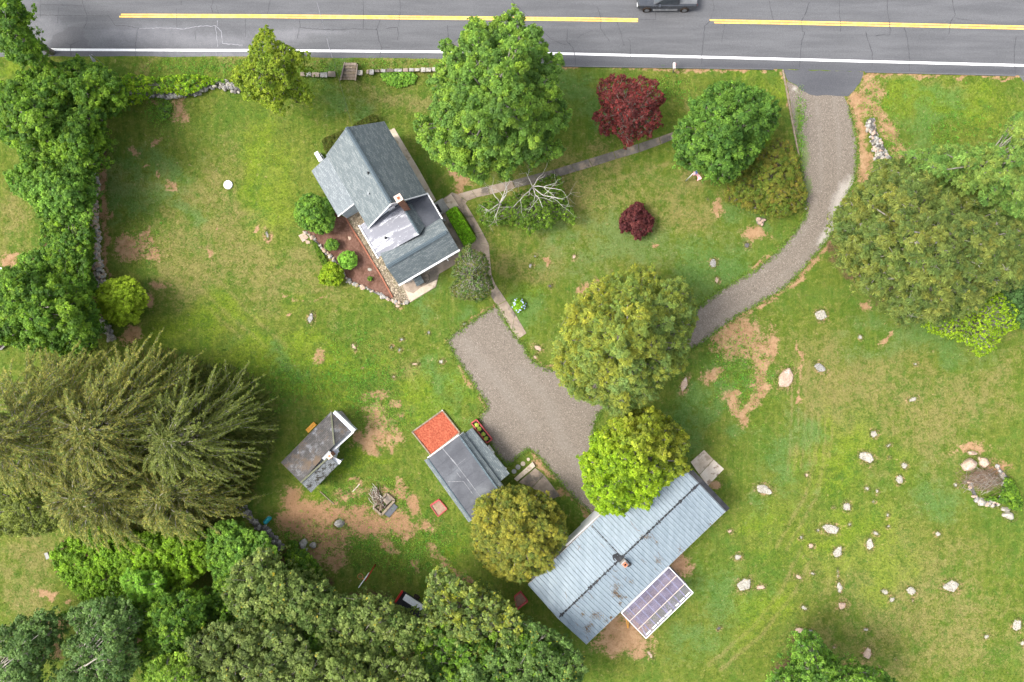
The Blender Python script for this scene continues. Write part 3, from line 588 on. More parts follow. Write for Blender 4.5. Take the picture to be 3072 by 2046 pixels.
# dry thatch areas
warp(170,130)
for b_ in [(330,380,60,90),(600,620,160,140),(560,800,130,120),(720,700,160,170),(860,820,130,110),(430,540,70,60),(2560,1150,200,150),(2480,1250,120,140),(2400,1200,60,160),(2750,1280,150,120),(3000,1150,80,160),(1250,300,90,40),
  (1180,300,80,60),(1290,360,60,80),(1700,620,260,120),(1900,730,150,130),(2050,640,120,80),(1650,780,150,70),(2700,1750,220,180),(2600,1990,200,80),(2900,1900,160,120),(2860,1250,160,140),(1180,1120,120,60),(1260,1120,60,40),
  (600,195,350,24),(900,190,200,18),(1200,190,200,18),(80,1620,90,90),(60,1750,90,90),(250,600,50,150),(960,780,80,80),(900,870,90,60),(2750,240,200,20),(1500,800,100,60),(60,650,90,80),(1800,440,90,40),(2010,320,14,60)]: mx(dry,blob(*b_)*.95)
for b_ in [(880,1150,110,50),(760,1100,120,60),(640,950,150,60),(560,1000,120,80),(1000,1090,120,60),(1080,1410,90,40),(980,1450,70,40),(1330,1640,60,110),(2850,330,180,110),(2720,300,120,60),(2950,250,120,30),(2280,240,60,40),(2340,330,30,100),
  (2310,1560,70,40),(2560,1620,180,80),(2640,1700,120,70),(2290,1850,100,90),(2500,1400,120,100),(740,480,60,120),(820,560,70,120),(60,230,60,50),(1600,870,80,50),(1240,1200,90,70),(1390,1180,60,60)]: mx(lush,blob(*b_)*.9)
for b_ in [(420,560,100,70),(480,470,60,60),(380,620,60,60),(500,650,50,40),(1900,760,140,80),(2120,820,100,120),(1620,920,60,80),(1270,900,60,60),(1660,700,80,60),(1010,230,80,20),(870,1120,50,30),(1760,270,120,60),
  (2750,380,120,60),(2850,280,60,40),(2350,1400,60,120),(2760,1040,180,60),(1330,1170,80,60),(2100,1230,60,90),(1080,320,60,60),(2230,640,70,60),(2800,1460,120,80),(2130,1800,100,130),(2200,1100,80,50)]: mx(blue,blob(*b_)*.8)
warp(5,25)
for k_ in range(7):
    x_=2372+k_*21; mx(dry,line([(x_+14,1060+k_*12),(x_+4,1180),(x_,1300),(x_-10,1420-k_*8)],5)*1.25)
for pts_ in ([(2130,1990),(2260,1880),(2350,1760),(2400,1650)],[(2160,2010),(2290,1900),(2385,1775),(2440,1660)],[(2330,1640),(2420,1480),(2450,1330)],[(2360,1650),(2450,1490),(2482,1330)],
    [(560,820),(700,960),(800,1040)],[(620,800),(760,950),(860,1040)],[(1000,860),(900,880),(850,860)],[(600,900),(720,1010)],[(1660,560),(1850,540),(2000,490)],[(1650,640),(1850,610)],[(1620,720),(1840,690)]): mx(dry,line(pts_,8)*.95)
mx(dirt,line([(2408,1060),(2400,1150),(2398,1210)],4)*.5); mx(dirt,line([(840,880),(880,900),(930,905),(985,885)],4)*.55)
ppx,ppy=PX0,PY0
for t in TREES:
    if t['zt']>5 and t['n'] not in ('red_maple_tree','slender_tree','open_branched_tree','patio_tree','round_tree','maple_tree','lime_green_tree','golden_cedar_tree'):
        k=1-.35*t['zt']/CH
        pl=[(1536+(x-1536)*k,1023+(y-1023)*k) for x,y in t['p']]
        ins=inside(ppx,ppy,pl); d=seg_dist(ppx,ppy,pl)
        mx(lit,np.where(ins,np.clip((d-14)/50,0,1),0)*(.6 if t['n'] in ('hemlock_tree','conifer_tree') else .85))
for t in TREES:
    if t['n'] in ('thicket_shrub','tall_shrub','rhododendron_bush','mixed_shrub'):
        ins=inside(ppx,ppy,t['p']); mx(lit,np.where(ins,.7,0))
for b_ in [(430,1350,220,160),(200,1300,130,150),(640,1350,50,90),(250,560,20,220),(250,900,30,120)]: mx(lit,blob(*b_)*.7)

ROCKS=[ # x, y, rx, ry, angle, material, shape words
 (2356,1135,24,32,20,'rockpink','big pinkish crescent rock'),(2459,1102,21,12,40,'rockgrey','grey tilted oval rock'),(2745,1092,6,5,0,'rockpale','small whitish stone'),(2737,1198,14,7,-20,'rockpale','pale split sliver of rock'),
 (2621,1302,11,13,10,'rockpale','speckled egg shaped rock'),(2665,1336,9,5,-35,'rockpale','thin pale chip of rock'),(2598,1372,25,17,25,'rockpale','large cream wedge shaped rock'),(2667,1371,4,3,0,'rockpale','tiny white stone'),
 (2713,1396,10,11,0,'rockpale','rounded pale rock'),(2698,1439,11,14,0,'rockpale','pale triangular rock'),(2600,1465,7,7,-30,'rockpale','small pale stone'),(2630,1473,5,7,-20,'rockpale','small notched pale stone'),(2419,1424,6,7,0,'rockpink','small pinkish stone'),
 (2539,1519,12,15,-20,'rockpale','lichen speckled upright oval rock'),(2620,1504,4,5,0,'rockpale','tiny upright pale stone'),(2292,1468,26,16,15,'rockpale','large yellow lichen covered rock'),(2500,1522,6,3,0,'rockpink','flat pinkish stone'),
 (2490,1586,25,15,10,'rockpale','large rock patched with brown lichen'),(2453,1590,6,5,0,'rockpale','little white stone'),(2548,1573,5,6,40,'rockpale','small white pointed stone'),(2662,1544,6,6,30,'rockpale','small white triangular stone'),
 (2664,1579,6,4,-20,'rockpale','small flat white stone'),(2626,1599,10,6,30,'rockpale','slanted pale oval stone'),(2609,1632,12,18,0,'rockpale','pale triangular rock with brown lichen'),(2512,1655,19,13,-45,'rockpale','broad cream coloured rock slanting upward'),
 (2432,1638,9,8,-30,'rockpink','tan edged small rock'),(2403,1612,5,7,20,'rockgrey','small grey stone'),(2813,1601,9,8,45,'rockpale','white rock in a dry grass ring'),(2394,1730,12,7,35,'rockpink','pinkish broken stone'),(2438,1720,7,5,30,'rockpale','small curved pale stone'),
 (2518,1762,9,20,-8,'rockpale','long club shaped pale rock'),(2513,1722,3,16,-4,'rockpale','narrow pale rock ridge'),(2526,1815,13,15,20,'rockpink','pink and grey rounded rock'),(2412,1823,11,7,30,'rockpale','small rock in a bare pink ring'),
 (2654,1775,12,8,20,'rockpale','pale lumpy rock'),(2732,1772,15,12,25,'rockpale','pale squarish rock with a crack'),(2675,1798,10,8,-40,'rockpale','forked pale rock'),(2737,1802,4,6,-20,'rockpink','tiny pointed tan stone'),(2853,1759,26,19,-5,'rockpale','largest flat grey white rock'),
 (2402,1892,21,10,20,'rockpink','long pinkish rock'),(2430,1893,9,6,-10,'rockgrey','small grey rock'),(2598,1888,9,6,10,'rockpale','small pale rock with tan rim'),(2601,1959,14,19,15,'rockpink','tall oval pinkish white rock'),
 (3050,1875,14,18,20,'rockpale','upright oval pale rock'),(2958,1909,10,7,-10,'rockpale','small white wedge rock'),(3066,1929,8,8,0,'rockpale','pale rock cut by the frame edge'),(2634,2006,6,5,-30,'rockgrey','little grey stone'),(2684,1977,3,4,0,'rockpale','tiny whitish stone'),(2501,1942,7,4,10,'rockpink','faint pinkish stone'),
 (2231,1754,25,18,-30,'rockpale','big angular grey white rock'),(2280,1761,15,8,-10,'rockpink','flat rock with a tan top'),(2214,1670,14,9,-10,'rockpale','pale oval rock in a brown ring'),(2189,1593,7,6,-20,'rockpink','small pinkish rock'),(2156,1884,8,6,-20,'rockdark','small dark stone'),(1949,1962,6,15,-35,'rockpink','narrow brown stone'),
 (2052,1155,10,27,15,'rockpink','long pinkish rock under the tree edge'),(1613,1044,13,8,25,'rockpink','flat pinkish grey rock'),(1605,1071,6,7,0,'rockpink','small pink stone'),(2139,788,11,14,-10,'rockgrey','dark grey egg shaped rock'),(2151,840,6,10,0,'rockpink','small upright pinkish stone'),
 (1722,770,6,8,15,'rockpink','small grey pink stone'),(1591,797,6,8,20,'rockgrey','small grey stone'),(1605,768,5,4,0,'rockgrey','tiny grey stone'),(1650,858,6,6,0,'rockdark','dark small stone'),(2240,736,9,9,0,'rockdark','dark crumbling stump stone'),(2122,598,4,4,0,'rockdark','tiny dark stone'),
 (1062,1040,7,11,-20,'rockpink','pinkish oval stone'),(1199,1049,6,6,0,'rockgrey','round grey stone'),(1174,1042,4,5,0,'rockgrey','tiny grey stone'),(1323,1085,8,7,-10,'rockpale','bright white stone'),(1245,1092,12,4,-5,'rockpink','thin flat pinkish stone'),(1181,1130,6,4,20,'rockpink','faint pinkish stone'),
 (933,953,10,17,15,'rockgrey','long grey oval rock'),(1286,998,5,6,0,'rockgrey','small grey stone'),(1205,1018,7,5,0,'rockgrey','small whitish grey stone'),(802,705,5,13,-10,'rockgrey','narrow grey stone in a bare pink ring'),(1392,972,7,5,-20,'rockgrey','flat grey stone'),(1193,918,9,6,0,'rockpink','flat pinkish stone'),
 (2462,945,18,17,20,'rockpale','pale wedge shaped rock'),(2580,1012,8,7,40,'rockpale','small pale tilted rock'),(2417,626,6,5,0,'rockpale','small white stone'),(1049,714,6,7,0,'rockpink','squared buff stone'),(1109,808,8,5,10,'rockpale','pale angular stone'),
 (1019,1572,17,15,0,'rockgrey','big rounded grey boulder'),(909,1632,13,18,20,'rockgrey','tall angular boulder'),(938,1635,12,11,0,'rockgrey','blunt grey boulder'),(918,1648,6,8,20,'rockgrey','small boulder wedged between two others'),(935,1685,8,15,-25,'rockgrey','upright grey boulder'),(915,1665,6,7,-30,'rockgrey','small dark edged boulder'),(1042,1584,3,3,0,'rockdark','tiny dark stone'),
 (2911,1396,26,22,10,'rockpink','massive rounded boulder'),(2955,1388,18,17,20,'rockpink','flat topped boulder'),(2918,1360,16,8,10,'rockpink','reddish flat boulder'),(2938,1376,6,8,0,'rockpink','small wedged boulder'),(3008,1427,13,11,20,'rockpale','light grey boulder'),(3019,1457,13,17,-20,'rockpale','white elongated boulder'),
 (2945,1507,18,15,30,'rockpale','pale cracked boulder'),(2978,1515,9,9,0,'rockpale','small pale boulder'),(2995,1508,7,15,0,'rockpale','narrow upright boulder'),(3020,1530,16,9,10,'rockpale','flat pale boulder'),(3029,1547,20,15,15,'rockpale','smooth white boulder'),(2866,1454,6,8,0,'rockpale','small pale stone')]
for r in ROCKS:
    if r[0]<2880 or r[0]>3040 or r[1]<1340 or r[1]>1560: mx(dirt,blob(r[0]+2,r[1]+1,r[2]*1.15+2.5,r[3]*1.15+2.5,r[4])*.66)

M0=M['lawn']
nx,ny=len(xs),len(ys)
idx=np.arange(nx*ny).reshape(ny,nx)
q=np.stack([idx[:-1,:-1],idx[:-1,1:],idx[1:,1:],idx[1:,:-1]],-1).reshape(-1,4)
V=np.stack([gx,gy,np.zeros_like(gx)],1)
me=mesh_np('ground',V,q.ravel(),np.arange(len(q))*4,np.full(len(q),4),[M0])
def setcol(me,name,a,b,c):
    at_=me.attributes.new(name,'FLOAT_COLOR','POINT')
    at_.data.foreach_set('color',np.stack([a,b,c,np.ones_like(a)],1).astype(np.float32).ravel())
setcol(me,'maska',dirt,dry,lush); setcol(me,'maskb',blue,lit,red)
ground=link('ground',me,None,(0,0,0)); tag(ground,kind='structure')

# ------------------------------------------------------------------ sheets
def sheet(name,outline,z,mat,masks=None,step=None,kind='structure',parent=None):
    pts=[Vector(P(x,y,z)[:2]) for x,y in outline]; n=len(pts)
    allp=list(pts)
    if step:
        ox=np.array([p.x for p in pts]); oy=np.array([p.y for p in pts])
        X,Y=np.meshgrid(np.arange(ox.min(),ox.max(),step),np.arange(oy.min(),oy.max(),step)); X=X.ravel();Y=Y.ravel()
        pl=[(p.x,p.y) for p in pts]
        ok=inside(X,Y,pl)&(seg_dist(X,Y,pl)>step*.4)
        allp+= [Vector((a,b)) for a,b in zip(X[ok],Y[ok])]
    r=delaunay_2d_cdt(allp,[],[list(range(n))],1,1e-5)
    vs=np.array([(v.x,v.y,z) for v in r[0]]); fs=[list(f) for f in r[2]]
    org=ORG[parent.name] if parent is not None else Vector((vs[:,0].mean(),vs[:,1].mean(),0))
    me=bpy.data.meshes.new(name); me.from_pydata((vs-np.array(org)).tolist(),[],fs); me.materials.append(mat); me.update()
    if me.polygons and me.polygons[0].normal.z<0: me.flip_normals()
    X=vs[:,0]/MPP*(CH/(CH-z))+1536; Y=1023-vs[:,1]/MPP*(CH/(CH-z))
    ch=[np.zeros(len(vs)) for _ in range(3)]
    if masks:
        global ppx,ppy
        sx,sy=ppx,ppy; ppx,ppy=X,Y
        for c,fl in masks:
            for f in fl: ch[c]=np.maximum(ch[c],f())
        ppx,ppy=sx,sy
    setcol(me,'maska',*ch)
    o=link(name,me,parent,tuple(org))
    if kind: tag(o,kind=kind)
    return o
B=lambda *a:(lambda:blob(*a)); L_=lambda p,w:(lambda:line(p,w))
rx=np.concatenate([[-3000,-1500,-600],np.arange(-200,3300,30),[3800,4500,6000]])
edge=[(x,at(x,EDGE)+(random.Random(int(x)).uniform(-1.5,1.5))) for x in rx]
road=sheet('road',[(-3000,-330),(6000,-330)]+edge[::-1],.012,M['asphalt'],
  [(0,[B(205,135,55,34),B(220,105,34,24),B(180,120,22,24),B(235,150,40,20)]),(1,[B(600,120,260,30),B(450,100,200,40),B(850,115,90,22),B(640,165,300,12),B(150,90,80,60),B(900,95,200,16)]),(2,[L_([(1690,188),(2300,200),(3060,215)],12)])],step=.5)
mk=0
def strip(name,x0,x1,ys_,off,w,z,mat,parent,step=40,label=None):
    X=np.concatenate([np.arange(x0,x1,step),[x1]]); mb=MB()
    for a,b in zip(X[:-1],X[1:]):
        ya,yb=at(a,ys_)+off,at(b,ys_)+off
        mb.face([P(a,ya+w/2,z),P(b,yb+w/2,z),P(b,yb-w/2,z),P(a,ya-w/2,z)])
    return mb.build(name,mat,parent)
strip('edge_line',-600,3700,WHT,0,7.2,.018,M['paint_w'],road)
for a,b,yy in [(363,1914,YEL1),(358,1914,YEL2),(2129,3700,YEL1),(2143,3700,YEL2),(-600,84,YEL2),(-600,60,YEL1)]:
    strip('centre_line',a,b,yy,0,4.6,.018,M['paint_y'],road)
def zl(pts,o=(0,0)): return [(o[0]+x/3.0625,o[1]+y/3.0625) for x,y in pts]
CR=[(zl([(0,0),(20,30),(150,150)],(1536,0)),1),(zl([(190,190),(260,270),(350,350),(430,395),(500,410)],(1536,0)),1.1),(zl([(510,270),(505,380),(560,440),(580,520),(585,600)],(1536,0)),1.5),
 (zl([(780,60),(815,150),(815,270),(900,380)],(1536,0)),1.2),(zl([(740,280),(640,320),(600,355)],(1536,0)),.8),(zl([(965,200),(1000,300),(1030,420)],(1536,0)),1.3),(zl([(1060,350),(1085,370),(1088,520)],(1536,0)),1.3),
 (zl([(1165,180),(1318,182),(1320,115)],(1536,0)),1.2),(zl([(1820,190),(1770,240),(1760,350),(1745,500),(1742,590)],(1536,0)),1.5),(zl([(1840,0),(1860,60),(1830,170)],(1536,0)),1.0),(zl([(1955,225),(1925,390)],(1536,0)),.8),
 (zl([(10,0),(30,110),(50,185)],(2304,0)),1.2),(zl([(380,20),(350,110),(310,190),(318,290),(340,300),(310,380),(298,520),(292,630)],(2304,0)),1.5),(zl([(655,0),(655,110),(668,200),(665,290)],(2304,0)),1.3),(zl([(1095,0),(1098,110),(1120,220),(1120,320),(1040,320),(990,330)],(2304,0)),1.5),
 (zl([(900,300),(920,380),(960,480),(955,600)],(2304,0)),1.6),(zl([(1250,250),(1280,350),(1300,540),(1300,650)],(2304,0)),1.5),(zl([(1690,0),(1720,130),(1675,210),(1660,320)],(2304,0)),1.5),(zl([(1720,165),(1880,190)],(2304,0)),.9),(zl([(2280,340),(2262,460),(2270,680)],(2304,0)),1.5),
 (zl([(400,170),(405,250),(520,265),(740,275),(900,265),(1110,268)],(768,0)),1.3),(zl([(400,250),(380,350)],(768,0)),1),(zl([(985,0),(985,260)],(768,0)),1.1),(zl([(1140,180),(1110,270),(1130,380),(1155,440),(1135,530)],(768,0)),1.5),(zl([(1190,262),(1300,248),(1310,320),(1302,370)],(768,0)),1.4),
 (zl([(1320,0),(1330,60),(1310,240)],(768,0)),1),(zl([(1760,230),(1765,345)],(768,0)),1.1),(zl([(130,0),(105,130)],(768,0)),1),(zl([(1155,435),(1230,435)],(768,0)),.9),(zl([(1900,310),(1800,400)],(768,0)),.7),
 (zl([(755,0),(770,60),(800,150),(795,210),(770,260)]),1.3),(zl([(370,40),(520,45),(755,50)]),.9),(zl([(370,0),(372,160)]),.8),(zl([(250,138),(600,142),(1000,145),(1030,190),(1060,235),(1150,235),(1280,262)]),1.2),(zl([(540,60),(530,210)]),.8),
 (zl([(650,410),(650,520)]),1.5),(zl([(650,410),(600,395)]),1.2),(zl([(650,410),(720,380)]),1.2),(zl([(1620,80),(1625,250)]),.9),(zl([(1960,0),(1940,60),(1955,120)]),1.2),(zl([(1985,50),(2005,120)]),1.1),(zl([(2255,180),(2255,340)]),1),(zl([(1265,260),(1245,400),(1245,520)]),1),
 (zl([(1790,280),(1800,370)]),1),(zl([(2340,340),(2325,420)]),.9),(zl([(1660,0),(1665,50)]),.9)]
def cracks(name,lst,mat,z):
    mb=MB(); rn=random.Random(3)
    for pts,w in lst:
        w=w*1.05; fine=[]
        for (ax,ay),(bx_,by_) in zip(pts[:-1],pts[1:]):
            k=max(1,int(math.hypot(bx_-ax,by_-ay)/5))
            for j in range(k): fine.append((ax+(bx_-ax)*j/k+rn.uniform(-1,1),ay+(by_-ay)*j/k+rn.uniform(-1,1)))
        fine.append(pts[-1])
        Lf=[];Rt=[]
        for i,p in enumerate(fine):
            a=fine[max(0,i-1)]; b=fine[min(len(fine)-1,i+1)]; d=math.hypot(b[0]-a[0],b[1]-a[1])+1e-6; nx_,ny_=-(b[1]-a[1])/d,(b[0]-a[0])/d
            ww=w*rn.uniform(.3,.7)
            Lf.append(P(p[0]+nx_*ww,p[1]+ny_*ww,z)); Rt.append(P(p[0]-nx_*ww,p[1]-ny_*ww,z))
        for i in range(len(fine)-1): mb.face([Lf[i],Lf[i+1],Rt[i+1],Rt[i]])
    return mb.build(name,mat,road)
cracks('sealed_cracks',CR,M['crack'],.0225)
cracks('worn_cracks_and_wire',[(zl([(1280,262),(1500,255),(1680,265),(1830,240),(1980,238),(2030,280),(2045,400),(2230,415)]),1.6),(zl([(1980,240),(2000,430)]),1.3),(zl([(2000,190),(1995,240)]),1.5),(zl([(1985,480),(1985,515)]),1.2),(zl([(560,20),(610,200),(680,460),(700,530)],(768,0)),.9)],M['crackpale'],.0225)  # last polyline is the overhead wire, drawn as a pale line on the road
for pts in ([(x,at(x,EDGE)+1.5) for x in np.arange(1690,2346,30)],[(x,at(x,EDGE)+2) for x in np.arange(2596,3056,30)]):
    mb=MB()
    for a,b in zip(pts[:-1],pts[1:]): mb.bar(P(a[0],a[1],.05),P(b[0],b[1],.05),.11,.1)
    k=mb.build('kerb',M['asphalt']); tag(k,kind='structure')
ap=sheet('driveway_apron',rag([(2349,209),(2470,212),(2588,215),(2589,226),(2580,248),(2562,272),(2546,288),(2513,289),(2480,286),(2451,287),(2428,283),(2405,272),(2389,255),(2365,243)],1.5,12,4),.020,M['asphalt'],[(2,[B(2470,250,120,60)])],step=.5)
ap2=sheet('side_road',[(3056,226),(3400,236),(3400,420),(3160,340),(3072,246)],.020,M['asphalt'],None,step=1)
sheet('gravel_drive',rag(DRIVE,1.6,12,2),.008,M['gravel'],
  [(0,[L_([(2562,545),(2530,620),(2500,690),(2470,725)],22),B(2530,600,34,75,20),B(2500,690,24,46,30),B(2560,560,18,30),B(2388,268,14,9,40),B(2565,272,14,9),B(2410,285,12,5)]),(1,[B(2395,350,12,50,-8),B(2410,460,20,60,-5),B(2425,560,14,40)]),(2,[L_([(2452,300),(2462,450),(2462,560),(2430,670),(2350,770),(2240,850),(2120,930),(1980,1020)],11),L_([(2505,300),(2520,450),(2515,560),(2480,680),(2395,790),(2280,880),(2150,960),(2000,1050)],11),L_([(1560,1110),(1640,1200),(1690,1330),(1770,1440)],30),L_([(1400,1030),(1500,1150),(1600,1280)],30)])],step=.4)
def quadpath(name,mat,left,right,parent=None,joints=True,z=.045,lab=None,cat=None):
    """concrete slabs between two polylines"""
    root=None; mb=MB()
    for i in range(len(left)-1):
        a,b,c,d=left[i],left[i+1],right[i+1],right[i]
        cx=(a[0]+b[0]+c[0]+d[0])/4; cy=(a[1]+b[1]+c[1]+d[1])/4
        sh=lambda p:(p[0]+(cx-p[0])*.025,p[1]+(cy-p[1])*.025)
        pts=[sh(a),sh(b),sh(c),sh(d)]
        mb.prism([P(x,y,-.02) for x,y in pts],[P(x,y,z) for x,y in pts])
    o=mb.build(name,mat); tag(o,kind='structure'); return o
quadpath('path',M['darkpath'],[(2062,380),(2049,385),(1977,411),(1915,431),(1840,454),(1765,477),(1712,493),(1660,509),(1600,524),(1536,541)],[(2072,398),(2055,403),(1983,433),(1918,457),(1849,477),(1778,500),(1730,514),(1680,529),(1620,546),(1545,564)])
quadpath('path',M['concrete'],[(1536,541),(1463,558),(1415,570),(1372,582)],[(1545,564),(1470,584),(1430,592),(1401,603)])
quadpath('path',M['concrete'],[(1372,620),(1397,652),(1425,700),(1440,728),(1444,775),(1452,830),(1467,881),(1491,917),(1536,993),(1554,1018)],[(1397,610),(1421,649),(1447,695),(1467,734),(1470,773),(1475,825),(1486,852),(1519,901),(1545,940),(1580,1000)])
pt=sheet('patio',[(1328,597),(1356,577),(1372,583),(1401,604),(1396,611),(1372,621),(1349,628),(1360,650),(1395,735),(1420,700),(1445,730),(1446,770),(1395,775),(1317,822),(1308,861),(1228,909),(1205,850),(1250,780),(1330,690),(1310,660)],.030,M['concrete'])
for nm,mt,pl,z in [('patio_slab',M['concrete2'],[(1214,868),(1230,906),(1306,860),(1313,838),(1262,862),(1240,880)],.05),('patio_slab',M['concrete2'],[(1328,600),(1353,582),(1376,617),(1349,627)],.045),
   ('side_walk',M['concrete2'],[(1168,390),(1183,384),(1258,510),(1308,600),(1297,608),(1232,500)],.03),('concrete_pad',M['concrete2'],[(2112,1350),(2140,1378),(2098,1424),(2072,1386)],.06),('concrete_pad',matn('stained_cream_concrete',(.58,.49,.39),(.68,.60,.50),1.2,.9,20,.3,.01,c3=(.30,.22,.16),s3=1.6,t3=(.56,.62)),[(2141,1379),(2172,1407),(2124,1457),(2099,1425)],.06),
   ('concrete_pad',M['concrete'],[(1556,1447),(1606,1404),(1631,1424),(1596,1462)],.04),('concrete_pad',M['concrete'],[(1597,1463),(1632,1425),(1680,1487),(1650,1500)],.04)]:
    mb=MB(); mb.prism([P(x,y,-.02) for x,y in pl],[P(x,y,z+.02) for x,y in pl]); o=mb.build(nm,mt,bevel=.01); tag(o,kind='structure')
sheet('mulch_bed',rag([(993,633),(1036,652),(1062,695),(1091,741),(1114,780),(1144,829),(1178,892),(1176,899),(1144,886),(1108,866),(1072,853),(1046,841),(1026,814),(1006,781),(990,768),(970,748),(954,729),(931,706),(912,693),(930,640)],1,10,6),.012,M['mulch'],step=None)
sheet('river_stone_strip',[(1036,652),(1075,630),(1100,665),(1140,765),(1200,850),(1212,862),(1226,902),(1204,908),(1179,897),(1144,829),(1114,780),(1091,741),(1062,695)],.010,M['rivers'],step=.5)

# ------------------------------------------------------------------ leaves and trees
def leaf_mesh(name,C,Nn,A,Ls,Ws,colr,mats):
    """diamond leaves. C centre, Nn normal, A axis (unit), Ls length, Ws width, colr rgb"""
    Bt=np.cross(Nn,A); Bt/=np.linalg.norm(Bt,axis=1,keepdims=True)+1e-9
    A2=np.cross(Bt,Nn)
    h=(Ls/2)[:,None]; w=(Ws/2)[:,None]; fold=Nn*(Ws*.18)[:,None]
    v=np.stack([C-A2*h, C+Bt*w+fold-A2*h*.1, C+A2*h, C-Bt*w+fold-A2*h*.1],1).reshape(-1,3)
    n=len(C)
    me=bpy.data.meshes.new(name)
    me.vertices.add(4*n); me.vertices.foreach_set('co',v.astype(np.float32).ravel())
    me.loops.add(4*n); me.loops.foreach_set('vertex_index',np.arange(4*n,dtype=np.int32))
    me.polygons.add(n); me.polygons.foreach_set('loop_start',np.arange(n,dtype=np.int32)*4)
    for m in mats: me.materials.append(m)
    me.update(calc_edges=True)
    a=me.attributes.new('leafcol','FLOAT_COLOR','FACE')
    c4=np.concatenate([np.clip(colr*LEAFGAIN,0,.9),np.ones((n,1))],1).astype(np.float32); a.data.foreach_set('color',c4.ravel())
    return me
LEAFGAIN=np.array([1.45,1.53,1.35])
def unit(a): return a/(np.linalg.norm(a,axis=1,keepdims=True)+1e-9)
def SGN(p): return 1 if sum((p[(i+1)%len(p)][0]-p[i][0])*(p[(i+1)%len(p)][1]+p[i][1]) for i in range(len(p)))<0 else -1
def lobes_poly(poly,zt,ze,r,rg):
    xs_=[p[0] for p in poly]; ys_=[p[1] for p in poly]
    n=6000; X=rg.uniform(min(xs_),max(xs_),n); Y=rg.uniform(min(ys_),max(ys_),n)
    ok=inside(X,Y,poly); X=X[ok];Y=Y[ok]; D=seg_dist(X,Y,poly); dm=D.max()
    out=[]
    R=r*rg.uniform(.62,1.25,len(X)); R=np.where(D<R,np.maximum(D,r*.34),R)
    order=np.argsort(np.abs(D-R*.85)+rg.uniform(0,r*.8,len(X)))
    px_=[];
    for i in order:
        if D[i]<R[i]*.72: continue
        good=True
        for (a,b,rr,_) in px_:
            if (a-X[i])**2+(b-Y[i])**2<(.47*(rr+R[i]))**2: good=False;break
        if good: px_.append((X[i],Y[i],R[i],D[i]))
    for a,b,rr,d in px_:
        z=ze+(zt-ze)*min(1,(d-rr*.3)/(dm*.9)+.0)**.65 if d>rr*.3 else ze
        z+=rg.uniform(-.15,.12)*zt
        rm=rr*MPP*(CH-z)/CH
        x,y,_=P(a,b,z-rm*.3); out.append((x,y,max(z-rm,.15*rm),rm))
    # ragged spurs that break the outline
    n_=len(poly)
    for i in range(n_):
        a=poly[i]; b=poly[(i+1)%n_]; L=math.hypot(b[0]-a[0],b[1]-a[1])
        for _ in range(max(1,int(L/(r*1.0)))):
            t_=rg.random(); rr=r*rg.uniform(.20,.42); qx=a[0]+(b[0]-a[0])*t_; qy=a[1]+(b[1]-a[1])*t_
            nx_,ny_=(b[1]-a[1])/(L+1e-6),-(b[0]-a[0])/(L+1e-6); o_=rg.uniform(-.6,.14)*r
            qx,qy=qx+nx_*o_*SGN(poly),qy+ny_*o_*SGN(poly); z=ze*rg.uniform(.8,1.25); rm=rr*MPP*(CH-z)/CH; x,y,_=P(qx,qy,z); out.append((x,y,max(z-rm,.1),rm))
    return np.array(out)
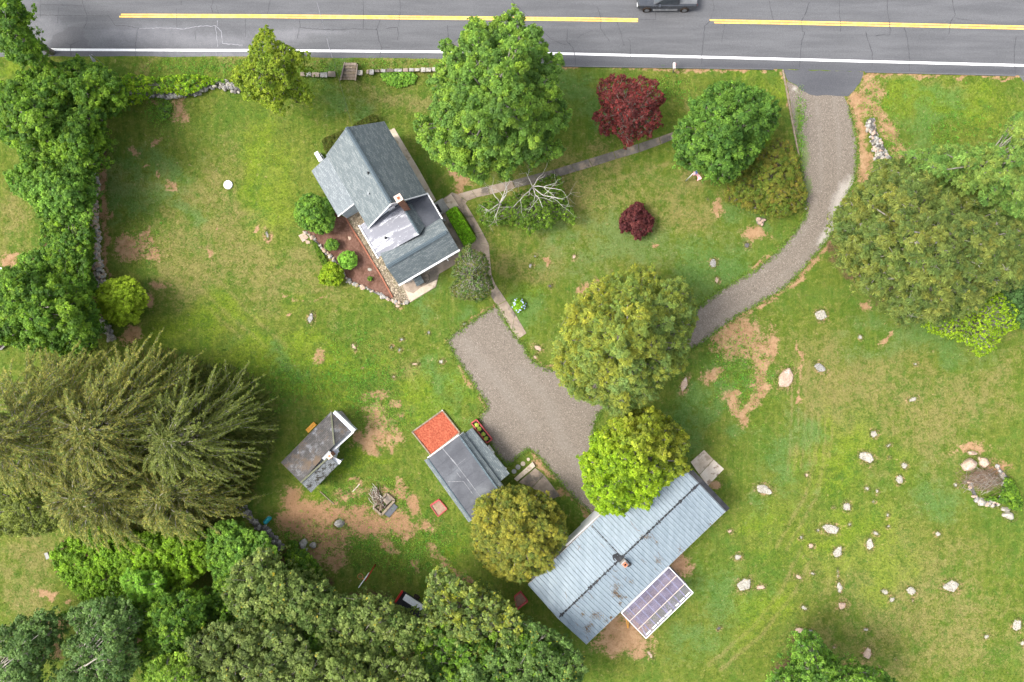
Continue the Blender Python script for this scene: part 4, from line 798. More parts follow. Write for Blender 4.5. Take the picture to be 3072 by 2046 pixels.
def build_tree(t,ti):
    rg=np.random.default_rng(100+ti)
    zt,ze=t['zt'],t['ze']
    if t['n'] in ('oak_tree','grey_green_tree'): zt*=.62; ze*=.62
    ze=zt*.80 if t['n'] in('oak_tree','thicket_shrub','vine_thicket') else ze; lf=t.get('leaf',.15); mode=t.get('mode','leaf'); cover=t.get('cover',1.45)
    pp=t['p']
    if t['n']=='oak_tree': mxx=sum(a for a,b in pp)/len(pp); myy=sum(b for a,b in pp)/len(pp); pp=[(mxx+(a-mxx)*(1.07 if b>1850 else 1.0),myy+(b-myy)*(1.07 if b>1850 else 1.0)) for a,b in pp]
    Lb=lobes_poly(pp,zt,ze,t['r']*(.80 if zt>5 else .95),rg)
    ctr=Lb[:,:2].mean(0); bf=1.07 if t['n'] in ('oak_tree','grey_green_tree') else 1.0; base=(float(ctr[0])*bf,float(ctr[1])*bf,0.0)
    root=thing(t['n'],base,t['lab'],t['cat'])
    big=zt>5
    low=Lb[rg.random(len(Lb))<(.5 if big else .2)].copy()
    if len(low):
        low[:,2]*=rg.uniform(.5,.75,len(low)); low[:,:2]=ctr+(low[:,:2]-ctr)*rg.uniform(.6,.98,(len(low),1))
    allL=np.concatenate([Lb,low]); nlow=len(low)
    C=[];Nn=[];A=[];colr=[];SL=[];SW=[]; clc=[]
    pal=np.array(t['pal'])
    treebias=pal
    pat=t.get('split')
    for li,(x,y,z,r) in enumerate(allL):
        lowf=li>=len(Lb)
        rc=max(.11,min(.42,r*.36)) if zt>2 else r*.45
        nc=max(4,int((1.7 if not lowf else .8)*cover/1.45*2*math.pi*r*r/(math.pi*rc*rc)*.75))
        d=unit(rg.normal(size=(nc,3))); d[:,2]=np.abs(d[:,2])*np.where(rg.random(nc)<.8,1,-.6)
        rr=r*rg.uniform(.62,1.04,nc); ex=rg.random(nc)<.10; rr[ex]*=1.18
        cc=np.array([x,y,z])+d*rr[:,None]*np.array([1,1,.85])+rg.normal(size=(nc,3))*r*.10
        # drop clumps buried in other lobes
        dd=np.linalg.norm(cc[:,None,:]-allL[None,:,:3],axis=2)/allL[None,:,3]; dd[:,li]=9
        keep=(dd>.62).all(1); cc=cc[keep]; dk=d[keep]
        if not len(cc): continue
        lobc=pal[rg.integers(len(pal))]*rg.uniform(.85,1.15)
        area=lf*lf*.62*.5; nl=max(6,int(cover*1.7*math.pi*rc*rc/area*.9))
        if lowf: nl=int(nl*.6)
        k=len(cc)
        ccol=lobc[None]*.5+pal[rg.integers(len(pal),size=k)]*.5; ccol=ccol*rg.uniform(.82,1.2,(k,1))
        dl=unit(rg.normal(size=(k,nl,3)).reshape(-1,3)); dl[:,2]=np.where(dl[:,2]<-.25,-dl[:,2],dl[:,2])
        rr=rc*rg.uniform(.35,1.08,k*nl)
        sc=np.repeat(rg.uniform(.55,1.35,k),nl)
        pos=np.repeat(cc,nl,0)+dl*(rr*sc)[:,None]*np.array([1,1,.75])
        out=unit(dl*.7+np.repeat(dk,nl,0)*.5)
        if mode=='needle':
            ax=unit(np.repeat(unit(dk*np.array([1,1,.35])+rg.normal(size=(k,3))*.25),nl,0)+rg.normal(size=(k*nl,3))*.38)
            nn=unit(np.array([0,0,1.0])+out*.5+rg.normal(size=(k*nl,3))*.35)
            sl=lf*rg.uniform(.9,1.7,k*nl); sw=lf*rg.uniform(.22,.42,k*nl)
        else:
            nn=unit(out*.8+np.array([0,0,.55])+rg.normal(size=(k*nl,3))*.42); ax=unit(rg.normal(size=(k*nl,3)))
            sl=lf*rg.uniform(.75,1.35,k*nl)*np.repeat(rg.uniform(.7,1.25,k),nl); sw=sl*rg.uniform(.5,.75,k*nl)
        C.append(pos);Nn.append(nn);A.append(ax);SL.append(sl);SW.append(sw)
        lc=np.repeat(ccol,nl,0)*rg.uniform(.75,1.3,(k*nl,1)); fresh=rg.random(k*nl)<.06; lc[fresh]*=1.5
        if 'oak' in t['n']: yl=rg.random(k*nl)<.012; lc[yl]=np.array([.34,.26,.03])
        if pat:  # yellower tips on the upper left branches of this evergreen
            f=np.clip(((-(pos[:,0]-ctr[0])+(pos[:,1]-ctr[1]))/9+.3),0,1)[:,None]
            lc=lc*(1+f*np.array([.22,.10,-.15]))
        if t.get('lean'):  # one side of this tree has older, yellower and duller leaves
            f=np.clip(((pos[:,0]-ctr[0])*.8+(pos[:,1]-ctr[1]))/3.5+.2,0,1)[:,None]
            lc=lc*(1+f*np.array([.12,-.16,.8]))
        colr.append(lc); clc.append(cc)
    C=np.concatenate(C);Nn=np.concatenate(Nn);A=np.concatenate(A);SL=np.concatenate(SL);SW=np.concatenate(SW);colr=np.concatenate(colr);clc=np.concatenate(clc)
    ok=C[:,2]>.03; C,Nn,A,SL,SW,colr=C[ok],Nn[ok],A[ok],SL[ok],SW[ok],colr[ok]
    me=leaf_mesh('crown',C-np.array(base),Nn,A,SL,SW,colr,[M['leaf']])
    link('crown' if t['cat']=='tree' else 'foliage',me,root)
    # trunk and limbs
    mb=MB(); tr=max(.02,zt*.022) if t['cat']=='tree' else .03+zt*.008
    hz=max(.3,zt*.72); rn=random.Random(ti)
    trunk=[(base[0]+rn.uniform(-.15,.15)*i*.3,base[1]+rn.uniform(-.15,.15)*i*.3,hz*i/4-.02) for i in range(5)]
    mb.tube(trunk,[tr*1.3,tr,tr*.85,tr*.65,tr*.35],8)
    for x,y,z,r in Lb:
        if r<.5*Lb[:,3].max():
            bigl=Lb[Lb[:,3]>=.5*Lb[:,3].max()]; nb_l=bigl[np.argmin(np.linalg.norm(bigl[:,:3]-np.array([x,y,z]),axis=1))]
            mb.tube([tuple(nb_l[:3]),((nb_l[0]+x)/2,(nb_l[1]+y)/2,(nb_l[2]+z)/2-.05),(x,y,z)],[.02,.014,.006],4); continue
        h0=max(.1,min(hz*.95,z*rn.uniform(.35,.75))); i=h0/hz*4; a=trunk[min(3,int(i))]; b=trunk[min(4,int(i)+1)]; f=i-int(i)
        s0=tuple(a[j]+(b[j]-a[j])*f for j in range(3)); s0=(s0[0],s0[1],h0)
        m1=(s0[0]+(x-s0[0])*.5+rn.uniform(-.2,.2)*r,s0[1]+(y-s0[1])*.5+rn.uniform(-.2,.2)*r,h0+(z-h0)*.65)
        mb.tube([s0,m1,(x,y,z)],[tr*.42,tr*.24,min(.035,tr*.12)],5)
        near=clc[np.linalg.norm(clc-np.array([x,y,z]),axis=1)<r*1.25]
        for q in near[:(6 if big else 3)]:
            e=tuple(q+ (q-np.array([x,y,z]))*(.12 if rn.random()<.15 else -.1))
            mb.tube([(x,y,z),tuple((np.array([x,y,z])+np.array(e))/2+np.array([0,0,.1*r])),e],[min(.03,tr*.11),min(.02,tr*.07),.006],4)
    mb.build('trunk' if t['cat'] in('tree',) else 'stems',M['limb'] if t.get('palelimb') or t.get('pale') else M['bark'],root,smooth=True)
    return root
for ti,t in enumerate(TREES): build_tree(t,ti)

# the three stems of the great drooping evergreen mass at the left: radiating feathery boughs
def conifer(name,lab,cx,cy,topz,rad_px,pal,ti,nb=110,dirbias=None,clip=None):
    rg=np.random.default_rng(ti); bx_,by_,_=P(cx,cy,0); k0=(CH-topz*.5)/CH
    bx_,by_=(cx-1536)*MPP*k0,(1023-cy)*MPP*k0
    root=thing(name,(bx_,by_,0),lab,'tree')
    mb=MB(); C=[];Nn=[];A=[];SL=[];SW=[];CC=[]
    R=rad_px*MPP*.85; pal=np.array(pal)
    mb.tube([(bx_,by_,-.02),(bx_,by_,topz*.5),(bx_,by_,topz)],[.32,.22,.04],8)
    for i in range(nb*2):
        f=rg.random(); h=topz*(.25+.73*f); Rh=R*(1-f)**.42+.5; th=rg.uniform(0,2*math.pi)
        r0_=0.0 if i<nb*.8 else rg.uniform(.15,.62)*Rh
        L=(Rh-r0_)*rg.uniform(.7,1.12)+.3; th+=0 if r0_==0 else rg.normal()*.25; a0=th+(0 if r0_==0 else rg.normal()*.5)
        n=9; s=np.linspace(0,1,n); bend=rg.uniform(-.3,1.1)
        ang=a0+bend*s*.7
        hb=h-(0 if r0_==0 else r0_*.1)
        px_=bx_+math.cos(th)*r0_+np.cumsum(np.cos(ang))*L/n; py_=by_+math.sin(th)*r0_+np.cumsum(np.sin(ang))*L/n
        pz=hb+L*(.22*np.sin(s*2.6)-.24*s*s)+(0 if r0_==0 else .25)
        pts=np.stack([px_,py_,pz],1); mb.tube([tuple(p) for p in pts],list(np.linspace(.035,.009,n)),4)
        ns=int(L*17)+6
        for j in range(ns):
            u=rg.uniform(.06,1.0); q=u*(n-1); a=int(min(n-2,q)); p0=pts[a]+(pts[a+1]-pts[a])*(q-a)
            dr=unit((pts[a+1]-pts[a])[None])[0]; side=np.array([-dr[1],dr[0],0])*(1 if j%2 else -1)
            l2=(.10+.36*(1-u)**.8)*rg.uniform(.6,1.4); dd=unit((dr*rg.uniform(.8,1.2)+side*rg.uniform(.2,.6)+np.array([0,0,rg.uniform(-.1,.15)]))[None])[0]
            m_=max(3,int(l2*17)); uu=rg.uniform(.1,1.05,m_); base=p0+dd*l2*uu[:,None]+rg.normal(size=(m_,3))*.03
            sd_=np.where(rg.random(m_)<.5,1,-1)[:,None]*np.cross(dd,[0,0,1])
            ax=unit(dd[None]*.9+sd_*.4+rg.normal(size=(m_,3))*.15)
            C.append(base+ax*.05);A.append(ax);Nn.append(unit(np.array([0,0,1.])+rg.normal(size=(m_,3))*.35))
            SL.append(rg.uniform(.12,.24,m_));SW.append(rg.uniform(.035,.07,m_))
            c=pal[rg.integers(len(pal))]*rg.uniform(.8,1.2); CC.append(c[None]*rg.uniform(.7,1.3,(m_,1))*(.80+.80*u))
    q=900; d_=unit(rg.normal(size=(q,3))); d_[:,2]=np.abs(d_[:,2])
    C.append(np.array([bx_,by_,topz-.5])+d_*rg.uniform(.2,1.0,(q,1))*np.array([1.1,1.1,.6])); A.append(unit(d_*np.array([1,1,.3])+rg.normal(size=(q,3))*.3)); Nn.append(unit(np.array([0,0,1.])+rg.normal(size=(q,3))*.35)); SL.append(rg.uniform(.18,.32,q)); SW.append(rg.uniform(.05,.09,q)); CC.append(pal[rg.integers(len(pal),size=q)]*rg.uniform(.8,1.4,(q,1)))
    # inner shaggy body so that no sky-lit ground shows between the boughs
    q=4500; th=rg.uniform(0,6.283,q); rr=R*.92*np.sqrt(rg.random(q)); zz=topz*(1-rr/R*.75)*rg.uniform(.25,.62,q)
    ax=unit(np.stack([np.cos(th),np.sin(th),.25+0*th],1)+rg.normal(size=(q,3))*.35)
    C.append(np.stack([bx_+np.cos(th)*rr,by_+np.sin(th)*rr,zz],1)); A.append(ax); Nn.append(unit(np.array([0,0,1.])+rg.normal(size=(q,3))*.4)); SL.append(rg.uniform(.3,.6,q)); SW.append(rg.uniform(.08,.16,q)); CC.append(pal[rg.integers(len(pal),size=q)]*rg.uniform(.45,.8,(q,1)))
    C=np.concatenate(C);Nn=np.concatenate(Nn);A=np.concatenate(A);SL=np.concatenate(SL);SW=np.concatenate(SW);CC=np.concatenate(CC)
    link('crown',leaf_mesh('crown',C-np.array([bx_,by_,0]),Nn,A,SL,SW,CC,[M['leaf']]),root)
    mb.build('trunk',matn('lichened_twigs',(.20,.17,.13),(.38,.35,.30),2,.9,bump=0),root,smooth=True)
conifer('drooping_conifer','great feathery olive conifer sweeping in from the left edge, leftmost of the clump',150,1270,15,255,HEM,301,150)
conifer('drooping_conifer','tall feathery conifer in the middle of the left evergreen clump',390,1270,13,255,HEM,302,160)
conifer('drooping_conifer','feathery conifer with bare grey twigs nearest the old shed',590,1290,11,225,[(.080,.098,.024),(.108,.122,.030),(.14,.148,.036)],303,120)
conifer('drooping_conifer','lower feathery conifer at the bottom of the left evergreen clump',350,1450,11,225,HEM,304,110)
conifer('drooping_conifer','lower right feathery conifer over the end of the stone wall',560,1460,9,190,HEM,306,100)

# ------------------------------------------------------------------ buildings
def gable_wall(mb,pts_top,zb=0,th=.12,nrm=(0,0),m=0):
    """upright wall from a list of (x,y,z) top points running along the wall; thickness inward"""
    a=[Vector(p) for p in pts_top]; n=Vector((nrm[0],nrm[1],0)).normalized()*(-th)
    lo=[Vector((p.x,p.y,zb)) for p in (a[0],a[-1])]
    face=[lo[0],*a,lo[1]]; k=len(face)
    mb.prism(face,[p+n for p in face],m)
HO=Vector((-13.29,17.16,0)); HD=Vector((.505,-.863,0)); HV=Vector((.863,.505,0))
def h(u,v,z): return HO+HD*u+HV*v+Vector((0,0,z))
house=thing('house',h(5,0,0),'grey shingled cape house with brick chimney and silvery flat roof section','house')
EZ,RZ=3.6,6.6; RL=7.1; HW=2.85
# walls
mb=MB()
def wallbox(mb,u0,u1,v0,v1,zt,m=0):
    mb.prism([h(u0,v0,0),h(u1,v0,0),h(u1,v1,0),h(u0,v1,0)],[h(u0,v0,zt),h(u1,v0,zt),h(u1,v1,zt),h(u0,v1,zt)],m)
iw=.22
s_=(RZ-EZ)/HW
mb.prism([h(.2,-HW+iw,0),h(.2,HW-iw,0),h(.2,HW-iw,EZ),h(.2,0,RZ-.25),h(.2,-HW+iw,EZ)],[h(RL-.12,-HW+iw,0),h(RL-.12,HW-iw,0),h(RL-.12,HW-iw,EZ),h(RL-.12,0,RZ-.25),h(RL-.12,-HW+iw,EZ)])
wallbox(mb,.35,4.5,-4.45,-HW+iw,2.5)
wallbox(mb,RL-.12,9.5,-3.2,HW-.12,3.1)
mb.prism([h(9.5,-2.95,0),h(12.2,-2.95,0),h(12.2,-2.95,2.98),h(10.93,-2.95,4.45),h(9.5,-2.95,3.3)],[h(9.5,2.7,0),h(12.2,2.7,0),h(12.2,2.7,2.98),h(10.93,2.7,4.45),h(9.5,2.7,3.3)])
mb.build('wall',M['siding'],house)
# siding of the lean-to end, grey blue clapboard
mb=MB()
for i in range(9): mb.prism([h(4.5,-4.4,.15+i*.28),h(4.53,-4.4,.15+i*.28),h(4.53,-3.0,.15+i*.28),h(4.5,-3.0,.15+i*.28)],[h(4.5,-4.4,.42+i*.28),h(4.51,-4.4,.42+i*.28),h(4.51,-3.0,.42+i*.28),h(4.5,-3.0,.42+i*.28)])
mb.build('clapboard_wall',M['bluesiding'],house)
# main roof
mb=MB()
mb.slab([h(0,-HW-.02,EZ),h(RL,-HW-.02,EZ),h(RL,0,RZ),h(0,0,RZ)],.12,u=HD)
mb.slab([h(0,0,RZ),h(RL,0,RZ),h(RL,HW+.02,EZ),h(0,HW+.02,EZ)],.12,u=HD)
roof=mb.build('roof',M['shingle'],house)
mb=MB(); mb.slab([h(.15,-4.7,2.62),h(4.62,-4.7,2.62),h(4.72,-HW+.15,EZ+.12),h(.15,-HW+.15,EZ+.12)],.10,u=HD)
mb.build('lean_to_roof',M['shingleL'],house)
mb=MB()
def ridge(mb,a,b,w=.16,step=.2,drop=.1):
    a,b=Vector(a),Vector(b); L=(b-a).length; d=(b-a)/L; s=Vector((-d.y,d.x,0)).normalized(); n=int(L/step)
    for i in range(n):
        p=a+d*(i*step); q_=a+d*(i*step+step*.92)
        up=Vector((0,0,.03)); 
        mb.prism([p-s*w-up*3,q_-s*w-up*3,q_-up*.2,p-up*.2],[p-s*w-up*2,q_-s*w-up*2,q_+up,p+up*.4])
        mb.prism([p-up*.2,q_-up*.2,q_+s*w-up*3,p+s*w-up*3],[p+up*.4,q_+up,q_+s*w-up*2,p+s*w-up*2])
ridge(mb,h(0,0,RZ+.03),h(RL,0,RZ+.03))
mb.build('ridge_caps',shingle('ridge_shingle',(.09,.12,.14),(.15,.19,.21),(.04,.05,.06)),roof)
# rear wing roof
mb=MB()
mb.slab([h(9.45,-3.12,3.42),h(10.93,-3.1,4.62),h(10.93,2.85,4.62),h(9.45,2.85,3.42)],.1,u=HV)
mb.slab([h(10.93,-3.1,4.62),h(12.44,-3.12,3.05),h(12.44,2.85,3.05),h(10.93,2.85,4.62)],.1,u=HV)
# connector roof, shingled strip
mb.slab([h(7.0,.62,4.35),h(9.95,.62,4.35),h(9.4,1.35,3.52),h(7.0,1.35,3.52)],.1,u=HD)
mb.build('wing_roof',M['shingle'],house)
mb=MB(); ridge(mb,h(10.93,-3.1,4.66),h(10.93,2.85,4.66)); mb.build('ridge_caps',bpy.data.materials['ridge_shingle'],house)
mb=MB(); ridge(mb,h(7.2,.62,4.4),h(10.0,.62,4.4),w=.12)
mb.build('ridge_caps',bpy.data.materials['ridge_shingle'],house)
mb=MB(); mb.slab([h(6.5,-3.42,3.3),h(9.62,-3.42,3.3),h(9.9,.6,4.3),h(7.12,.6,4.3),h(7.12,-2.75,3.47),h(6.5,-2.8,3.45)],.1,u=HV)
fr=mb.build('silver_flat_roof',M['silver'],house)
mb=MB(); mb.slab([h(7.1,1.33,3.5),h(9.5,1.33,3.5),h(9.5,2.85,3.36),h(7.1,2.85,3.36)],.1,u=HD)
mb.build('dark_flat_roof',M['membrane'],house)
# membrane turned up the gable wall
mb=MB()
mb.prism([h(RL-.1,-2.7,3.3),h(RL+.03,-2.7,3.3),h(RL+.03,.6,3.3),h(RL-.1,.6,3.3)],[h(RL-.1,-2.7,3.75),h(RL+.03,-2.7,3.75),h(RL+.03,.6,5.05),h(RL-.1,.6,5.05)])
mb.prism([h(RL-.1,.6,3.3),h(RL+.03,.6,3.3),h(RL+.03,2.7,3.3),h(RL-.1,2.7,3.3)],[h(RL-.1,.6,4.75),h(RL+.03,.6,4.75),h(RL+.03,2.7,3.62),h(RL-.1,2.7,3.62)])
mb.build('roof_upstand',M['black'] if 0 else M['membrane'],house)
# trim: rakes, fascias, gutter
mb=MB()
for a,b in [(h(RL+.02,-HW-.02,EZ-.08),h(RL+.02,0,RZ-.08)),(h(RL+.02,0,RZ-.08),h(RL+.02,HW+.02,EZ-.08)),(h(.06,-HW+.1,EZ-.12),h(.06,0,RZ-.24)),(h(.06,0,RZ-.24),h(.06,HW-.1,EZ-.12)),
  (h(4.68,-4.7,2.55),h(4.74,-2.85,3.55)),
  (h(12.40,2.78,2.88),h(10.93,2.78,4.42)),(h(9.5,2.78,3.22),h(10.93,2.78,4.42))]: mb.bar(a,b,.06,.16)
for a,b in [(h(0,HW-.06,EZ-.16),h(RL,HW-.06,EZ-.16)),(h(.15,-4.62,2.48),h(4.68,-4.62,2.48)),(h(6.45,-3.48,3.3),h(9.7,-3.48,3.3)),(h(7.0,2.93,3.34),h(9.6,2.93,3.34))]: mb.bar(a,b,.11,.16)
mb.build('trim',M['white'],house)
mb=MB(); mb.bar(h(12.52,-3.15,2.92),h(12.52,2.88,2.92),.16,.12); mb.bar(h(12.5,1.55,2.9),h(12.75,1.55,2.5),.07,.07)
mb.build('gutter',M['white'],house)
# gable vent
v=MB(); v.box(h(RL+.03,-.25,5.35),(.04,.30,.22),math.atan2(HD.y,HD.x)); gv=v.build('gable_vent',M['white'],house)
v=MB()
for i in range(5): v.box(h(RL+.09,-.25,5.22+i*.07),(.03,.24,.012),math.atan2(HD.y,HD.x))
v.build('louvres',M['lead'],gv)
# chimney
def chimney(root,c,rot,hw,z0,z1,fl=True):
    mb=MB(); mb.box((c[0],c[1],(z0+z1)/2),(hw,hw,(z1-z0)/2),rot)
    for i in range(int((z1-z0)/.15)): mb.box((c[0],c[1],z0+.1+i*.15),(hw+.006,hw+.006,.055),rot)
    ch=mb.build('chimney',M['brick'],root)
    mb=MB(); t_=.09; ca,sa=math.cos(rot),math.sin(rot); H2=hw+.05; i2=hw*.45
    for dx,dy,a,b in [(0,(H2+i2)/2,H2,(H2-i2)/2),(0,-(H2+i2)/2,H2,(H2-i2)/2),((H2+i2)/2,0,(H2-i2)/2,i2-.002),(-(H2+i2)/2,0,(H2-i2)/2,i2-.002)]:
        mb.box((c[0]+dx*ca-dy*sa,c[1]+dx*sa+dy*ca,z1+.05),(a,b,.05),rot)
    mb.build('chimney_cap',M['cap'],ch)
    mb=MB(); w=.03; q=i2-w
    for dx,dy,a,b in [(0,q,q+w,w*.9),(0,-q,q+w,w*.9),(q,0,w*.9,q-w),(-q,0,w*.9,q-w)]:
        mb.box((c[0]+dx*ca-dy*sa,c[1]+dx*sa+dy*ca,z1+.10),(a,b,.08),rot)
    mb.build('flue',M['flue'],ch)
    mb=MB(); mb.box((c[0],c[1],z1+.045),(q-.03,q-.03,.02),rot); mb.build('flue_opening',M['soot'],ch)
    return ch
HR=math.atan2(HD.y,HD.x)
chimney(house,h(7.42,.78,0),HR,.24,3.6,8.0)
for u,v_,z in [(3.95,-.35,0),(5.15,-1.25,0)]:
    zz=RZ-abs(v_)*s_; mb=MB(); c=h(u,v_,0); mb.cyl(c,.055,zz-.1,zz+.32,10); mb.cyl(c,.12,zz-.08,zz+.05,10,r2=.06); mb.build('vent_pipe',M['black'] if u<5 else M['lead'],roof)
mb=MB(); c=h(8.6,-2.0,0); mb.cyl(c,.07,3.6,4.05,10); mb.cyl(c,.15,3.6,3.75,10,r2=.1); mb.build('vent_pipe',M['black'],fr)
# windows
def win(c,rot,w,hh,parent=house,name='window'):
    mb=MB(); 
    ca,sa=math.cos(rot),math.sin(rot)
    def q(a,b): return (c[0]+a*ca-b*sa,c[1]+a*sa+b*ca)
    for a,z,hw_,hz in [(-w/2,0,.05,hh/2+.05),(w/2,0,.05,hh/2+.05)]: x,y=q(a,0); mb.box((x,y,c[2]+z),(hw_,.05,hz),rot)
    for z in (-hh/2,0,hh/2): x,y=q(0,0); mb.box((x,y,c[2]+z),(w/2-.051,.045,.04),rot)
    f=mb.build(name,M['white'],parent)
    mb=MB(); x,y=q(0,0); mb.box((x,y,c[2]),(w/2-.03,.02,hh/2-.02),rot); mb.build('pane',M['glass'],f); return f
rV=math.atan2(HV.y,HV.x)
for u,v_,z,r in [(12.23,-1.0,1.9,rV),(12.23,1.0,1.9,rV),(.18,-1.2,1.9,rV),(.18,1.2,1.9,rV),(.18,0,4.6,rV),(1.6,2.66,1.9,HR),(3.6,2.66,1.9,HR),(5.4,2.66,1.9,HR),(1.3,-4.47,1.5,HR),(3.4,-4.47,1.5,HR),(8.0,-3.22,1.8,HR)]:
    win(h(u,v_,z),r,.8,1.1)
mb=MB(); mb.box(h(8.3,2.77,1.05),(.45,.05,1.02),HR); d_=mb.build('door',M['white'],house); mb=MB(); mb.box(h(8.6,2.85,1.0),(.02,.04,.06),HR); mb.build('handle',M['steel'],d_)
mb=MB(); mb.box(h(12.24,-2.2,1.02),(.42,.04,1.0),rV); mb.build('door',M['white'],house)

# things round the house
def boxed(name,lab,cat,pl,z0,z1,mat,bev=.02):
    mb=MB(); mb.prism([P(x,y,z0) for x,y in pl],[P(x,y,z1) for x,y in pl]); o=mb.build(name,mat,bevel=bev); return tag(o,lab,cat)
hp=thing('heat_pump',P(966,480,0),'white outdoor heat pump unit standing by the upper left corner of the house','heat pump')
c=Vector(P(964,478,0)); mb=MB(); mb.box((c.x,c.y,.55),(.46,.19,.40),HR); mb.build('casing',M['plasticw'],hp,bevel=.02)
mb=MB(); mb.box((c.x,c.y,.06),(.5,.26,.06),HR); mb.build('base_pad',M['concrete3'],hp)
mb=MB(); mb.cyl((c.x-.0,c.y,0),.14,.951,.957,16); mb.build('fan_grille',M['steel'],hp)
mb=MB(); mb.box((c.x+.42,c.y-.25,.62),(.03,.2,.03),HR+1.57); mb.bar((c.x+.3,c.y+.1,.1),(c.x+.3,c.y+.1,1.0),.05,.05); mb.build('pipe_cover',M['plasticw'],hp)
mt=boxed('door_mat','dark rubber mat lying on the grey front stoop','mat',[(1303,617),(1313,611),(1326,634),(1316,641)],.19,.215,M['black'],0)
mb=MB(); mb.prism([P(x,y,-.02) for x,y in [(1300,610),(1328,594),(1347,629),(1319,648)]],[P(x,y,.185) for x,y in [(1300,610),(1328,594),(1347,629),(1319,648)]]); tag(mb.build('stoop',M['concrete3'],bevel=.02),'pale concrete stoop at the front door beside the hedge','step')
tag(boxed('step_block','x','step',[(1324,659),(1336,654),(1338,662),(1326,667)],.0,.12,M['concrete3'],.01),'small grey concrete block under the dark flat roof eave','block')
bk=thing('bulkhead_step',P(1257,842,0),'dark shingled cellar hatch by the rear gutter of the house','hatch')
mb=MB(); mb.slab([P(1240,839,.75),P(1261,825,.75),P(1273,847,.35),P(1251,860,.35)],.07,u=HV); mb.build('lid',M['shingle'],bk)
mb=MB(); mb.prism([P(x,y,0) for x,y in [(1241,839),(1261,826),(1271,845),(1251,857)]],[P(1241,839,.66),P(1261,826,.66),P(1271,845,.28),P(1251,857,.28)]); mb.build('base',M['concrete3'],bk)
mb=MB(); mb.tube([P(x,y,.05) for x,y in [(1272,826),(1280,822),(1287,828),(1288,838),(1282,848),(1274,850)]],.045,6); tag(mb.build('curved_edging',M['concrete'],smooth=True),'thin curved concrete border on the rear patio beside the cellar hatch','edging')
mb=MB(); pts=[(2348,210),(2358,262),(2370,330),(2383,400),(2397,470)]
for a,b in zip(pts[:-1],pts[1:]): mb.bar(P(*a,.05),P(*b,.05),.13,.14)
tag(mb.build('timber_edging',M['timber']),'long thin timber edging along the left side of the gravel drive','edging')
# bark bed edgings
mb=MB(); pts=[(1036,652),(1062,695),(1091,741),(1114,780),(1144,829),(1178,892)]
for a,b in zip(pts[:-1],pts[1:]): mb.bar(P(*a,.06),P(*b,.06),.13,.14)
tag(mb.build('bed_edging',M['edging']),'reddish edging strip between bark mulch and river stones','edging')

# stones -----------------------------------------------------------------------
def rock_pts(rn,cx,cy,rx_,ry_,a,hz,sub=2,sink=.35,cuts=5):
    """one lumpy boulder in world metres; returns verts, faces"""
    import bmesh
    bm=bmesh.new(); bmesh.ops.create_icosphere(bm,subdivisions=sub,radius=1.0)
    off=Vector((rn.uniform(-50,50),)*3); pl=[]
    for _ in range(cuts):
        t=rn.uniform(0,2*math.pi); e=rn.uniform(-.1,.9); pl.append((Vector((math.cos(t)*math.cos(e),math.sin(t)*math.cos(e),math.sin(e))),rn.uniform(.62,.88)))
    ca,sa=math.cos(a),math.sin(a); vs=[]
    for v_ in bm.verts:
        p=v_.co*(1+.28*mnoise.noise(v_.co*1.3+off)+.16*mnoise.noise(v_.co*3.1+off))
        for n_,d_ in pl:
            e=p.dot(n_)-d_
            if e>0: p=p-n_*e*.92
        x,y,z=p.x*rx_,p.y*ry_,p.z*hz
        vs.append((cx+x*ca-y*sa,cy+x*sa+y*ca,z+hz*(1-sink*1.6)*.35))
    fs=[[q.index for q in f.verts] for f in bm.faces]; bm.free(); return vs,fs
def slab_rock(rn,cx,cy,rx_,ry_,a,hz,k=None):
    """angular outcrop: irregular polygon outline with a faceted, gently domed top"""
    k=k or rn.choice([5,6,6,7,8]); ang=sorted((i+rn.uniform(-.36,.36))*2*math.pi/k for i in range(k)); rr=[rn.uniform(.80,1.14) for _ in range(k)]
    pts=[]
    for i in range(k):
        a0,a1=ang[i],ang[(i+1)%k]+(2*math.pi if i==k-1 else 0); p0=(rr[i]*math.cos(a0),rr[i]*math.sin(a0)); p1=(rr[(i+1)%k]*math.cos(a1),rr[(i+1)%k]*math.sin(a1))
        for j in range(4):
            t=j/4; bul=.05*math.sin(math.pi*t); m_=1+bul+rn.uniform(-.035,.035); pts.append(((p0[0]+(p1[0]-p0[0])*t)*m_,(p0[1]+(p1[1]-p0[1])*t)*m_))
    n=len(pts); ca,sa=math.cos(a),math.sin(a); tilt=(rn.uniform(-.35,.35),rn.uniform(-.35,.35)); off=Vector((rn.uniform(-40,40),)*3); vs=[]; rings=[(1.0,-.05),(.97,.45),(.86,.78),(.6,.95),(.3,1.0)]
    for f,zf in rings:
        for x,y in pts:
            z=hz*(zf*(1+tilt[0]*x*f+tilt[1]*y*f)+.22*mnoise.noise(Vector((x*f*2.2,y*f*2.2,0))+off)*zf); q=1+.05*mnoise.noise(Vector((x*4,y*4,f*3))+off)
            X,Y=x*f*rx_*q,y*f*ry_*q; vs.append((cx+X*ca-Y*sa,cy+X*sa+Y*ca,z if zf>0 else -.03))
    vs.append((cx,cy,hz)); fs=[]
    for r_ in range(len(rings)-1):
        for i in range(n): fs.append([r_*n+i,r_*n+(i+1)%n,(r_+1)*n+(i+1)%n,(r_+1)*n+i])
    L=(len(rings)-1)*n
    for i in range(n): fs.append([L+i,L+(i+1)%n,len(vs)-1])
    return vs,fs
